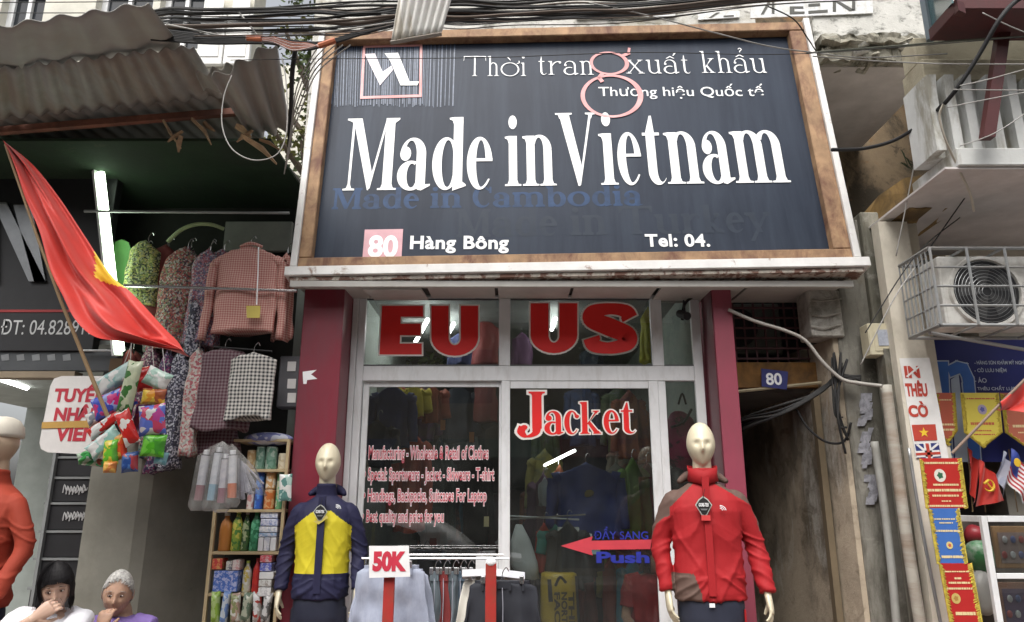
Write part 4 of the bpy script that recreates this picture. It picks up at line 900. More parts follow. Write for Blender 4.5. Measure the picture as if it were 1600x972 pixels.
for k in range(5):
    a = k * 2 * pi / 5 + .3; obj('fan_blade', MB().add([c_ + V(.03 * cos(a), -.004, .03 * sin(a)), c_ + V(.17 * cos(a - .3), -.006, .17 * sin(a - .3)), c_ + V(.18 * cos(a + .5), -.005, .18 * sin(a + .5)), c_ + V(.03 * cos(a + .9), -.009, .03 * sin(a + .9))], [(0, 1, 2, 3)]), mat('dark_grey_plastic', (.06, .06, .06), .6), ac)
cg = thing('steel_cage', 'galvanised steel bar cage around the air conditioner on the right', 'cage', P(1520, 530, 4.3))
Yc = 4.28
X0, X1 = P(1460, 450, Yc).x, P(1680, 450, Yc).x; Zt, Zb = P(1500, 388, Yc).z, P(1500, 508, Yc).z
galv = mat('galvanised', (.36, .37, .37), .45, .6, var=.12, c2=(.3, .25, .2), amt=.3)
def cb(a, b, r=.0075): obj('bar', MB().tube([a, b], r, 6), galv, cg)
for z in (Zt, Zb): cb((X0, Yc, z), (X1, Yc, z), .011); cb((X0, 4.63, z), (X1, 4.63, z), .012); cb((X0, Yc, z), (X0, 4.63, z), .013)
for i in range(3): z = Zb + (Zt - Zb) * (i + 1) / 4; cb((X0, Yc, z), (X1, Yc, z)); cb((X0, Yc, z), (X0, 4.63, z), .007)
for px in (1460, 1518, 1578, 1640): x = P(px, 450, Yc).x; cb((x, Yc - .012, Zb), (x, Yc - .012, Zt), .009); cb((x, Yc, Zb), (x, 4.63, Zb), .008); cb((x, Yc, Zt), (x, 4.63, Zt), .008)
for i in range(8): y = Yc + .045 * (i + 1) - .01; cb((X0 - .003, y, Zb), (X0 - .003, y, Zt), .006)
cb((X0, 4.4, Zb - .02), (X1, 4.63, Zb - .10), .012)

fern = thing('fern', 'small dark green fern growing from the ledge left of the white balcony', 'plant', P(1440, 262, 4.45))
lf = MB(); rp_ = random.Random(5)
for i in range(26):
    a = rp_.uniform(0, pi); A = P(1440 + rp_.uniform(-22, 26), 262 + rp_.uniform(-4, 6), 4.45); d = V(cos(a), -rp_.uniform(0, .5), sin(a) * .7 + .1).normalized() * rp_.uniform(.06, .14); lf.tube([A, A + d * .6 + V(0, 0, .01), A + d + V(0, 0, -.02)], [.002, .005, .001], 4, flat=.3)
obj('fronds', lf, mat('fern_green', (.03, .05, .02), .7, var=.4), fern, kind='stuff')
# ------------------------------------------------------------------ cables
blkc = [black_rubber, mat('worn_black_cable', (.02, .02, .019), .8, bump=.1), mat('grey_black_cable', (.03, .029, .028), .85, bump=.1)]
rc = random.Random(11)
def cable(pts, r, m, label, grp=None, k=8, n=6, cat='cable'):
    return tag(obj('cable', MB().tube([P(*p) for p in pts], r, n, k), m, smooth=True), label, cat, grp)
LB = 'black cable in the thick bundle strung along the street above the sign'
for i in range(23):
    f = i / 22; j = rc.uniform(-6, 6); yl = 62 - 50 * f + j; ym = 52 - 47 * f + rc.uniform(-5, 5); yr = 30 - 34 * f + rc.uniform(-4, 4); ye = 2 - 26 * f + rc.uniform(-3, 3); d = 3.75 + rc.uniform(-.12, .12)
    cable([(-60, 75 + 30 * (1 - f), 4.9), (110, 62 + 26 * (1 - f) , 4.4), (240, yl + 2, 3.95), (330, yl + rc.uniform(-2, 2), d), (480, (yl + ym) / 2 + rc.uniform(-3, 3), d), (560, (yl + 2 * ym) / 3 + rc.uniform(-7, 7), d), (640, ym - 12 * (1 - f), d), (720, ym * .85 + rc.uniform(-7, 5), d), (800, ym * .75, d), (900, (ym * .75 + yr) / 2 + rc.uniform(-6, 4), d), (1000, yr, d), (1200, ye + 6, d), (1420, ye - 6, d), (1700, ye - 30, d)], rc.choice([.003, .004, .006, .008, .012]), rc.choice(blkc + [mat('brown_grey_cable', (.10, .075, .06), .8)]), LB, 'black cables of the bundle above the sign')
for i in range(7):
    y = 62 + i * 1.6; cable([(236, 44 + i * 3, 3.72), (330, 56 + i * 2, 3.7), (420, 59 + i * 1.5, 3.7), (476, 66 + i * 2, 3.7), (520, 66 + rc.uniform(-5, 3), 3.7), (620, 36 + rc.uniform(-5, 5), 3.72), (760, 18 + i, 3.74)], .007, blkc[i % 3], 'black cable sagging into the taped bundle at the top left corner of the sign', 'sagging black cables by the sign corner')
redc = mat('red_brown_wire', (.30, .10, .06), .6)
for i in range(6): cable([(384, 56 + i, 3.66), (425, 58 + i * 1.5, 3.66), (455, 66 + i * 2.4, 3.66), (480, 68 + i * 1.5, 3.66), (500, 74 - i, 3.66)], .0045, [redc, mat('pink_grey_wire', (.42, .32, .30), .6)][i % 2], 'thin reddish wire spliced at the top left corner of the sign', 'reddish spliced wires')
tag(obj('orange_sleeve', MB().tube([P(498, 72, 3.64), P(524, 63, 3.64)], .017, 8), mat('orange_tape', (.42, .12, .05), .6)), 'short orange taped sleeve on the cables at the sign corner', 'sleeve')
tag(obj('orange_sleeve', MB().tube([P(386, 60, 3.63), P(408, 61, 3.63)], .014, 8), MATS['orange_tape']), 'orange brown taped sleeve on the cables left of the sign corner', 'sleeve')
cable([(260, 38, 3.7), (300, 46, 3.7), (345, 55, 3.7), (400, 57, 3.7), (480, 54, 3.7), (560, 43, 3.7), (620, 34, 3.7)], .005, grey_wire, 'pale grey cable running into the splice from the awning')
cable([(372, 18, 3.7), (392, 42, 3.7), (412, 70, 3.7)], .006, grey_wire, 'short pale grey cable dropping steeply over the black bundle')
cable([(362, 118, 3.7), (350, 150, 3.7), (347, 195, 3.7), (362, 232, 3.7), (395, 250, 3.7), (430, 243, 3.7), (446, 215, 3.7), (449, 170, 3.7), (446, 118, 3.7), (440, 90, 3.7)], .0035, grey_wire, 'grey wire hanging in a wide open loop before the awning')
cable([(464, 62, 3.8), (457, 110, 3.9), (455, 160, 4.2), (452, 230, 4.4)], .014, black_rubber, 'thick black cable dropping behind the left edge of the sign')
for i in range(5): cable([(500 + i * 12, 70, 3.75), (485 + i * 3, 92 + i * 5, 3.8), (466 + i * 2, 130 + i * 8, 3.9), (458 - i, 170 + i * 12, 4.1), (452 - 2 * i, 240 + i * 8, 4.3)], .004, grey_wire, 'loose thin grey wire at the left edge of the sign', 'loose wires at the left sign edge')
cable([(-40, 20, 3.6), (200, 20, 3.6), (420, 16, 3.6), (640, -4, 3.6)], .0025, black_rubber, 'hair thin black wire crossing the cream house windows', 'hair thin wires top left')
cable([(-40, 4, 3.6), (220, 2, 3.6), (420, -6, 3.6)], .0025, black_rubber, 'hair thin black wire crossing the cream house windows', 'hair thin wires top left')
cable([(360, 94, 3.7), (500, 92, 3.7), (760, 90, 3.7), (1000, 82, 3.7), (1250, 84, 3.7), (1600, 58, 3.7), (1700, 52, 3.7)], .0022, black_rubber, 'fine dark wire stretched across the face of the sign')
cable([(920, 4, 3.7), (1020, 26, 3.7), (1120, 52, 3.75), (1200, 72, 3.8), (1270, 82, 3.9), (1350, 90, 4.0), (1480, 84, 4.0)], .004, grey_wire, 'light grey wire slanting down across the top right of the sign')
cable([(1200, 10, 3.8), (1240, 30, 3.8), (1262, 60, 3.9), (1275, 80, 4.0)], .004, black_rubber, 'short black wire curling at the top right corner of the sign')
cable([(1260, 83, 4.0), (1400, 72, 3.9), (1520, 62, 3.8), (1700, 52, 3.7)], .006, mat('mossy_grey_cable', (.12, .13, .10), .7), 'dark cable along the cracked slab edge')
cable([(1270, 88, 4.0), (1380, 96, 3.95), (1500, 100, 3.8), (1700, 100, 3.7)], .004, grey_wire, 'pale wire crossing the white balcony fins')
cable([(1640, -30, 3.4), (1590, 0, 3.5), (1562, 30, 3.5), (1530, 85, 3.6), (1497, 136, 3.7), (1476, 162, 3.8)], .013, black_rubber, 'thick black cable slanting past the dark red balcony post')
cable([(1476, 160, 3.8), (1468, 182, 3.85), (1478, 220, 3.9), (1497, 262, 4.0), (1515, 300, 4.1), (1522, 330, 4.2)], .007, mat('cream_cable', (.50, .46, .38), .6), 'cream cable falling from the black one past the balcony')
cable([(1300, 234, 4.2), (1350, 232, 4.3), (1400, 218, 4.3), (1450, 186, 4.1), (1472, 164, 3.9)], .012, black_rubber, 'black cable swinging below the cracked slab towards the sign')
for i, (a, b, c) in enumerate((((1480, 168), (1560, 152), (1640, 138)), ((1500, 134), (1560, 120), (1700, 80)), ((1490, 140), (1570, 141), (1700, 142)), ((1500, 228), (1560, 205), (1640, 150)), ((1535, 20), (1600, 50), (1700, 80)))):
    cable([a + (3.6,), b + (3.6,), c + (3.5,)], .0032, grey_wire, 'thin wire stretched before the white balcony', 'thin wires before the balcony')
for i, (a, b, c) in enumerate((((1440, 190), (1428, 260), (1400, 400)), ((1560, 236), (1500, 320), (1430, 420)), ((1430, 418), (1395, 470), (1345, 570)), ((1500, 340), (1430, 400), (1352, 520)))):
    cable([a + (4.4,), b + (4.4,), c + (4.5,)], .004, [grey_wire, blkc[2]][i % 2], 'slack wire crossing the brown wall and grey pillar', 'slack wires by the grey pillar')
cable([(1138, 484, 4.9), (1180, 502, 4.88), (1225, 516, 4.86), (1258, 532, 4.85), (1285, 565, 4.85), (1315, 592, 4.84), (1345, 599, 4.8), (1378, 603, 4.7)], .012, mat('grey_hose', (.36, .34, .31), .6), 'thick grey hose curving from the magenta pillar to the drain pipe', cat='hose')
for i in range(8):
    cable([(1128, 700 - i * 4, 5.75), (1165 + rc.uniform(-4, 4), 672 - i * 3, 5.3), (1220, 640 + rc.uniform(-8, 8), 5.0), (1280, 610 + rc.uniform(-5, 5), 4.95), (1310, 592 + rc.uniform(-8, 8), 4.9), (1345, 595 + rc.uniform(-8, 8), 4.88)], .009, blkc[i % 3], 'black cable in the bundle sagging across the top of the alley', 'black cables across the alley top')
for i in range(5):
    x = 1300 + rc.uniform(-8, 14); cable([(x, 590, 4.9), (x + rc.uniform(-10, 14), 560 + rc.uniform(-10, 10), 4.87), (x + rc.uniform(-12, 10), 600 + rc.uniform(20, 60), 4.88), (x + 12, 650 + rc.uniform(0, 70), 4.93)], rc.choice([.005, .008]), blkc[i % 3], 'black cable tangled on the dark left edge of the grey pillar', 'tangled cables on the pillar')
cable([(1245, 640, 5.0), (1262, 668, 5.0), (1290, 690, 5.0), (1318, 690, 5.0), (1330, 660, 4.95)], .008, black_rubber, 'black cable looping low inside the alley mouth')
cable([(1085, 462, 5.16), (1070, 475, 5.16), (1066, 500, 5.16)], .012, black_rubber, 'black camera lead twisted at the top right of the glass front')
cam_ = thing('security_camera', 'small black security camera hanging at the top right of the shop front', 'camera', P(1070, 492, 5.12))
obj('body', MB().tube([P(1062, 490, 5.16), P(1074, 494, 5.05)], .03, 12), blk, cam_); obj('bracket', MB().tube([P(1068, 470, 5.18), P(1070, 488, 5.12)], .008, 8), blk, cam_)
# broken corrugated plastic sheet hanging over the sign's top edge
cp = corrug('plastic_sheet', P(632, -60, 3.36), P(722, -60, 3.36), P(689, 52, 3.5), P(611, 66, 3.5), 7, .009, mat('dirty_clear_plastic', (.90, .89, .85), .5, c2=(.50, .42, .28), amt=.5, sc2=1.2, stretch=(5, 1, .3), edge=(.52, .6)), None, seed=21, edge=.0)
tag(cp, 'piece of dirty white corrugated plastic hanging over the sign top', 'plastic sheet')
tag(obj('wood_batten', MB().tube([P(610, 67, 3.495), P(690, 53, 3.495)], .012, 5), mat('grey_batten', (.23, .20, .17), .8)), 'thin grey batten under the hanging plastic sheet', 'batten')
# ------------------------------------------------------------------ cloth goods
def garment(name, top, w, L, t, m, label, cat, grp=None, yaw=0, sleeves=0, flare=1.15, fold=.02, shoulder=.06, hanger=True, seed=0, lean=0, extra=None, sl=.9):
    """hanging garment: shoulders at top, folds deepening downwards; yaw turns it about the hook"""
    rd = random.Random(seed + 5); nfold = rd.randint(4, 7); ph = rd.uniform(0, 6); n = 56; rings = []; top = Vector(top)
    c, s = cos(yaw), sin(yaw)
    def wp_(x, y, z): return top + V(x * c - y * s, x * s + y * c, z)
    rows = 26
    for i in range(rows + 1):
        f = i / rows; z = -f * L; ww = w / 2 * (.30 if i == 0 else min(1, .62 + f * 6)) * (1 + (flare - 1) * f) ; th = t / 2 * (.5 if i == 0 else 1) * (1 + .3 * f)
        q = []
        for j in range(n):
            a = 2 * pi * j / n; ca, sa = cos(a), sin(a); x = ww * math.copysign(abs(ca) ** .8, ca); y = th * sa
            k = fold * f ** .7 * sin(a * nfold + ph + f * 1.2); y += k * (1 if sa > 0 else -1) * .6; x += fold * .4 * f * cos(a * 5 + ph)
            zz = z - (0 if i else 0) - shoulder * (abs(ca)) * (1 - f) * (1 if i < 3 else .6) - .012 * sin(a * 3 + ph) * f + lean * 0
            p = wp_(x + lean * f * L, y, zz); p += noise.noise_vector(p * 7) * .016 * min(1, f * 4) + noise.noise_vector(V(p.x * 30, p.y * 12, p.z * 9)) * .009; q.append(p)
        rings.append(q)
    o = obj(name, MB().loft(rings), m, None, smooth=True, loc=top)
    tag(o, label, cat, grp)
    if sleeves:
        for sd in (-1, 1):
            a0 = wp_(sd * w * .40, 0, -.04 - shoulder); a1 = wp_(sd * (w * .5 + .02), 0, -L * .3); a2 = wp_(sd * (w * .5 + .05), -.02, -L * sl)
            obj('sleeve', MB().tube([a0, a0.lerp(a1, .5) + V(sd * .02 * c, 0, 0), a1, a2], [t * .30, t * .42, t * .34, t * .28], 12, 6).jitter(.012, 9, seed).jitter(.006, 24, seed), m, o, smooth=True)
    if hanger:
        hk = MB().tube([wp_(0, 0, -.005), wp_(0, 0, .04), wp_(.02, 0, .07), wp_(.035, 0, .05)], .003, 5, 4); obj('hanger_hook', hk, chrome, o)
    return o
def at(px, py, Y): return P(px, py, Y)
def pxlen(px, Y, py=500): return px * Y / (cos(PITCH) - sin(PITCH) * (486 - py) / FP) / FP
fl1 = cells('green_yellow_floral', [(.25, .30, .08), (.10, .13, .05), (.45, .42, .15), (.04, .05, .03), (.3, .33, .2)], 95)
fl2 = cells('red_white_floral', [(.28, .06, .05), (.42, .38, .34), (.07, .05, .06), (.2, .22, .12), (.35, .12, .10)], 95)
fl3 = cells('pink_blue_floral', [(.38, .2, .24), (.17, .16, .25), (.42, .38, .38), (.10, .09, .13), (.3, .08, .1)], 100)
fl4 = cells('navy_magenta_floral', [(.03, .025, .07), (.24, .05, .14), (.05, .05, .10), (.30, .28, .30), (.08, .03, .10)], 100)
fl5 = cells('black_white_floral', [(.03, .03, .05), (.42, .42, .46), (.04, .04, .07), (.25, .25, .30), (.05, .05, .06)], 100)
fl6 = cells('cream_pink_floral', [(.50, .46, .42), (.42, .20, .19), (.48, .44, .40), (.32, .33, .30), (.35, .10, .12)], 80)
dkred = mat('dark_red_cloth', (.13, .022, .02), .85, bump=.2)
pinkchk = gingham('pink_check', (.58, .38, .33), (.38, .12, .10), .016)
maroonchk = gingham('maroon_gingham', (.20, .15, .16), (.075, .022, .035), .022)
bwchk = gingham('black_white_gingham', (.55, .53, .49), (.03, .03, .035), .024)
def hang(px0, px1, pyt, pyb, Y, m, label, cat='dress', **k):
    c = at((px0 + px1) / 2, pyt, Y); w = pxlen(px1 - px0, Y, pyt); L = c.z - P(px0, pyb, Y).z
    return garment(k.pop('name', 'hanging_dress'), c, w, L, k.pop('t', .12), m, label, cat, **k)
tag(obj('green_paddle', MB().poly([P(x, y, 5.05) for x, y in ((176, 455), (175, 395), (180, 378), (190, 374), (201, 379), (206, 395), (200, 455))], .02, V(0, 1, 0)), mat('green_lit_plastic', (.10, .30, .07), .5)), 'rounded plastic board, green lamplight put into its colour, beside the glowing tube lamp', 'board')  # green lamplight painted into the board's colour
hang(206, 258, 378, 480, 5.0, fl1, 'green and yellow floral blouse at the left end of the clothes rail', 'blouse', name='hanging_blouse', seed=1, t=.14)
hang(232, 296, 385, 520, 5.05, dkred, 'plain dark red cardigan hanging between two floral dresses', 'cardigan', name='hanging_cardigan', seed=2, t=.16)
hang(262, 326, 388, 545, 4.95, fl2, 'red and white floral dress on the upper clothes rail', seed=3, t=.16)
hang(306, 352, 392, 540, 4.9, fl3, 'pink and blue floral dress next to the checked blouse', seed=4, t=.14)
hang(330, 372, 390, 520, 5.0, fl3, 'second pink and blue floral dress half hidden behind the checked blouse', seed=14, t=.14)
bl = hang(344, 440, 384, 520, 4.8, pinkchk, 'pink checked blouse with a white zip and yellow tag facing the street', 'blouse', name='hanging_blouse', seed=5, t=.10, sleeves=1, flare=1.06, fold=.034, shoulder=.05, sl=1.08)
obj('zip', MB().tube([P(404, 386, 4.715), P(403, 430, 4.70), P(401, 476, 4.70)], .004, 5), vinyl_white, bl)
obj('tag', MB().poly([P(385, 478, 4.70), P(407, 478, 4.70), P(406, 497, 4.70), P(386, 497, 4.70)], .003, V(0, -1, 0)), mat('yellow_card', (.55, .45, .10), .7), bl)
obj('collar', MB().tube([P(376, 386, 4.76), P(392, 380, 4.74), P(410, 386, 4.76)], .012, 8, 4), pinkchk, bl)
hang(438, 462, 395, 530, 4.9, pinkchk, 'pink checked sleeve end of a blouse behind the sign corner', 'blouse', name='hanging_blouse', seed=6, t=.08)
fl7 = cells('teal_floral', [(.06, .14, .13), (.35, .36, .32), (.30, .08, .10), (.04, .06, .07), (.2, .24, .2)], 90); fl8 = cells('plum_floral', [(.12, .03, .07), (.34, .16, .2), (.05, .02, .04), (.36, .33, .3), (.1, .05, .08)], 95)
for a_ in ((216, 244, 390, 500, 5.16, fl8, 'plum floral dress tucked behind the green and yellow blouse', 61), (248, 276, 384, 552, 5.12, fl7, 'teal and red floral dress behind the dark red cardigan', 62), (286, 312, 386, 556, 5.08, fl8, 'plum floral dress squeezed between red and pink florals', 63), (320, 340, 388, 550, 5.02, fl2, 'second red and white floral dress, narrow and further back', 64), (300, 322, 470, 560, 4.86, fl5, 'black and white floral sleeve showing under the upper row', 65), (196, 222, 545, 640, 4.98, dkred, 'dark red cloth behind the strings of the snack packets', 66), (226, 258, 540, 690, 4.96, fl8, 'plum floral trousers behind the snack packets', 67), (236, 262, 600, 715, 4.94, fl7, 'teal floral trousers low behind the snack packets', 68)):
    hang(*a_[:6], a_[6], seed=a_[7], t=.12, fold=.016)
tag(obj('curved_hanger', MB().tube([P(262, 378, 4.95), P(282, 360, 4.93), P(305, 351, 4.92), P(330, 351, 4.92), P(350, 358, 4.95)], .014, 8, 5), mat('pale_green_plastic', (.35, .42, .22), .5)), 'big pale green curved hanger above the floral dresses', 'hanger')
tag(obj('brown_panel', MB().add(*(lambda t: (t.v, t.f))(px_box(MB(), 166, 560, 196, 650, 5.0, .02))), mat('brown_card', (.10, .06, .03), .8)), 'dark brown panel behind the hanging snack packets', 'board')
hang(254, 276, 548, 737, 4.85, fl4, 'long navy and magenta floral trousers hanging low beside the snack packets', 'trousers', name='hanging_trousers', seed=7, t=.10, fold=.012)
hang(273, 302, 545, 733, 4.83, fl5, 'long black and white floral trousers next to the cream floral ones', 'trousers', name='hanging_trousers', seed=8, t=.10, fold=.012, flare=.95)
hang(298, 326, 542, 712, 4.8, fl6, 'long cream and pink floral trousers tapering downwards', 'trousers', name='hanging_trousers', seed=9, t=.09, fold=.012, flare=.8)
hang(316, 388, 545, 672, 4.8, maroonchk, 'maroon gingham shorts hanging on the lower rail', 'shorts', name='hanging_shorts', seed=10, t=.10, flare=1.3, fold=.012, shoulder=.01)
hang(362, 432, 552, 655, 4.72, bwchk, 'black and white gingham shorts folded over a hanger', 'shorts', name='hanging_shorts', seed=11, t=.08, flare=1.02, fold=.01, shoulder=.01)
hang(302, 372, 668, 712, 4.9, maroonchk, 'dark maroon gingham hem below the shorts', 'shorts', name='hanging_shorts', seed=12, t=.09, shoulder=.0, hanger=False)
rod('hanger_bar', P(334, 542, 4.75), P(425, 549, 4.75), .006, black_rubber, 'black hanger bar holding the gingham shorts', 'hanger')
t = MB(); px_box(t, 434, 556, 470, 637, 4.98, .12, .01); gb = obj('plastic_box', t, mat('grey_plastic_crate', (.10, .10, .11), .5)); tag(gb, 'grey plastic box with white labels beside the left magenta pillar', 'box')
for yy in (573, 600, 622): t = MB(); px_box(t, 449, yy - 8, 462, yy + 7, 4.975, .004); obj('label_paper', t, MATS['white_sign_sheet'], gb)
# ------------------------------------------------------------------ red flag on its pole
fg_ = thing('red_flag', 'large red flag with a yellow star hanging slack from a slanted bamboo pole', 'flag', P(150, 600, 3.7))
flr = mat('flag_red', (.50, .022, .012), .6, var=.12, sc=3, bump=.1, sheen=.2)
ctr = [((8, 222), (8, 222)), ((24, 262), (52, 258)), ((40, 310), (92, 308)), ((62, 362), (132, 368)), ((78, 420), (172, 428)), ((98, 462), (206, 458)), ((118, 500), (236, 490)), ((148, 526), (262, 518)), ((195, 534), (278, 534)), ((286, 549), (288, 550))]
L_ = catmull([P(a[0], a[1], 3.62) for a, b in ctr], 6); R_ = catmull([P(b[0], b[1], 3.72) for a, b in ctr], 6); nn_ = len(L_)
def ff(u, v):
    i = v * (nn_ - 1); k = int(min(i, nn_ - 2)); f = i - k; p = L_[k].lerp(L_[k + 1], f).lerp(R_[k].lerp(R_[k + 1], f), u)
    wv_ = sin(pi * u) * 1.0
    return p + V(0, -1, .15) * (.05 * sin(u * 11 + v * 5) * wv_ + .02 * sin(u * 23 - v * 9) * wv_ + noise.noise(V(u * 4, v * 5, 1)) * .05 * wv_)
ymf = lambda u, v: 1 if (abs(v - .45) < .075 and u > 1 - .34 * (1 - abs(v - .45) / .075)) else 0
obj('cloth', MB().grid(30, 90, ff, ymf), [flr, yel], fg_, smooth=True)
obj('pole', MB().tube([P(8, 226, 3.66), P(60, 375, 3.68), P(95, 470, 3.7), P(150, 606, 3.75), P(168, 650, 3.78)], [.006, .008, .009, .011, .011], 8), mat('bamboo', (.24, .16, .08), .7), fg_)
# white hiring board
wb_ = thing('hiring_board', 'white rounded notice board with red capital letters and orange tape', 'notice', P(115, 710, 4.5))
BP = YP(4.5)
rr = lambda x0, y0, x1, y1, r: [(x + dx * r * (1 - cos(a)) , y) for x, y, dx, a in ()]
pts = []
cr = [(88, 590, 12), (176, 588, 3), (170, 710, 6), (66, 706, 14)]
pts = [(98, 588), (176, 588), (174, 706), (160, 711), (76, 707), (66, 702), (63, 692), (80, 604), (86, 592)]
quadpx(BP, pts, mat('white_board', (.68, .66, .64), .5, bump=0), wb_, 'board', c=0, th=.01)
for s_, x0, y0, x1, y1 in (('TUYỂN', 85, 629, 168, 596), ('NHÂN', 85, 658, 160, 632), ('VIÊN', 87, 690, 152, 660)): word(BP, s_, x0, y0, x1, y1, mat('sign_red', (.45, .03, .05), .5, bump=0), wb_, off=.045, c=.012, shear=.05)
quadpx(BP, [(68, 660), (156, 657), (156, 668), (67, 670)], mat('orange_parcel_tape', (.48, .29, .08), .4, bump=0), wb_, 'tape', c=.014, th=.001)
# snack packets
def packet(px, py, w, h, ang, cols, label, Y=4.3, grp='snack packets hanging in a cluster', sc=24, puff=.028):
    pl = YP(Y); k = pxlen(1, Y, py); a, b = pl.hit(px, py); m = cells('foil_%d_%d' % (px, py), cols, sc, .25, dist=1.2, bump=.3)
    w2, h2 = w * k / 2, h * k / 2; an = R(ang); mb = MB()
    def fn(u, v, sg):
        x = (u * 2 - 1); y = (v * 2 - 1); e = max(0, (1 - x ** 4) * (1 - y ** 4)) ** .7; pin = 1 - .10 * (1 - y * y) if abs(x) > .8 else 1
        X = x * w2 * (1 - .06 * (1 - abs(y))) ; Yy = y * h2 * (1 - .06 * (1 - abs(x)))
        c_ = sg * (puff * e + .0006) + noise.noise(V(x * 3 + px, y * 3, sg)) * .006 * e; c_ += .002 * sin(x * 60) * (1 if abs(y) > .88 else 0)
        return pl.w(a + X * cos(an) - Yy * sin(an), b + X * sin(an) + Yy * cos(an), c_)
    mb.grid(14, 14, lambda u, v: fn(u, v, 1)); mb.grid(14, 14, lambda u, v: fn(1 - u, v, -1))
    o = obj('snack_packet', mb, m, smooth=True); tag(o, label, 'snack packet', grp); return o
wh = (.6, .6, .58)
pk = [(180, 592, 62, 30, 32, [(.38, .5, .48), wh, (.25, .42, .4)], 'pale blue snack packet at the upper left of the cluster', 4.30),
 (178, 628, 68, 36, 24, [(.45, .02, .14), (.05, .08, .42), (.5, .05, .2), (.25, .3, .55)], 'magenta and blue snack packet covering the board edge', 4.26),
 (203, 604, 24, 84, -6, [(.5, .55, .38), (.05, .16, .04), (.45, .5, .35)], 'long narrow green and white dotted snack strip', 4.22),
 (168, 662, 66, 20, 36, [(.52, .02, .015), wh, (.5, .02, .015)], 'narrow red packet slanting under the magenta one', 4.27),
 (163, 692, 56, 28, 42, [(.25, .45, .4), wh, (.35, .5, .48)], 'teal and white snack packet low on the left of the cluster', 4.24),
 (199, 668, 24, 58, 26, [(.55, .02, .015), (.7, .68, .64), (.5, .02, .015)], 'red and white striped packet hanging at the centre', 4.2),
 (138, 712, 34, 18, 20, [(.04, .25, .06), (.3, .4, .3), (.02, .15, .05)], 'small green leaf like packet at the lower left tip', 4.26),
 (150, 722, 44, 14, -6, [(.05, .3, .1), (.4, .42, .3), (.35, .08, .05)], 'thin green and tan packet at the very bottom left', 4.3),
 (174, 706, 24, 40, 4, [(.12, .42, .03), (.55, .45, .05), (.1, .35, .04)], 'bright green and yellow packet low in the cluster', 4.22),
 (188, 698, 20, 42, 12, [(.62, .10, .02), (.6, .3, .05), (.55, .05, .02)], 'orange red packet between green and blue ones', 4.24),
 (203, 722, 26, 32, 6, [(.02, .06, .22), (.05, .12, .3), (.3, .04, .05)], 'dark blue packet at the bottom centre of the cluster', 4.23),
 (246, 592, 42, 30, -24, [(.45, .55, .5), (.3, .45, .38), wh], 'pale teal square packet tilted at the top right', 4.26),
 (240, 620, 38, 26, -3, [(.6, .26, .03), (.65, .45, .06), (.3, .08, .03)], 'orange and yellow packet under the pale teal one', 4.25),
 (238, 656, 42, 48, 8, [(.42, .06, .26), (.1, .15, .5), wh, (.5, .06, .12)], 'pink and blue picture packet on the right of the cluster', 4.22),
 (240, 696, 38, 36, -4, [(.08, .38, .02), (.15, .5, .05), (.06, .28, .03)], 'glossy bright green packet at the lower right', 4.23),
 (220, 650, 22, 46, -5, [(.18, .02, .05), (.12, .02, .1), (.3, .03, .05)], 'dark maroon packet hanging behind the striped one', 4.36),
 (226, 592, 24, 40, 8, [(.38, .02, .02), (.3, .015, .015)], 'plain dark red packet behind the pale teal square one', 4.36),
 (150, 652, 30, 24, 30, [(.2, .22, .25), wh, (.08, .12, .2)], 'silver grey packet corner beside the notice board', 4.32),
 (172, 730, 20, 18, 0, [(.6, .35, .08), (.55, .2, .05)], 'tiny orange packet at the bottom of the cluster', 4.2),
 (252, 716, 20, 20, -10, [(.12, .3, .34), (.2, .4, .45)], 'small teal packet corner at the lower right tip', 4.27)]
for q in pk: packet(*q[:7], Y=q[7])
for i, (x0, x1, y1) in enumerate(((206, 204, 562), (236, 241, 580), (252, 258, 585), (212, 190, 580))):
    tag(obj('string', MB().tube([P(x0, 520, 4.4), P(x1, y1, 4.28)], .0025, 4), grey_wire), 'thin string holding the snack packets', 'string', 'strings of the snack packets')
# ------------------------------------------------------------------ shelf with goods
Ysh = 4.86
SHP = YP(Ysh)
shf = thing('shelf_rack', 'narrow gold edged shelf rack crowded with small goods beside the yellow jacket', 'shelf', P(390, 972, Ysh))
gold = mat('gold_aluminium', (.50, .40, .24), .4, .3, var=.1)
def zz(py): return P(400, py, Ysh).z
def xx(px, py): return P(px, py, Ysh).x
XL, XR = xx(333, 830), xx(440, 800)
levels = [686, 733, 796, 862, 927, 1000]
for i, py in enumerate(levels):
    xl_ = XL if i >= 2 else (xx(362, 720))
    if i == 1: xl_ = xx(385, 733)
    obj('shelf_board', MB().box((xl_, Ysh, zz(py) - .018), (XR + .012, Ysh + .26, zz(py)), .002), gold, shf)
obj('post', MB().box((XL - .012, Ysh - .004, .13), (XL + .008, Ysh + .02, zz(796) - .0)), gold, shf)
obj('post', MB().box((XR, Ysh - .004, .13), (XR + .02, Ysh + .02, zz(686) + .0)), gold, shf)
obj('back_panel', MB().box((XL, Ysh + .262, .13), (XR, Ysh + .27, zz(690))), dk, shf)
GG = 'goods on the shelf rack'
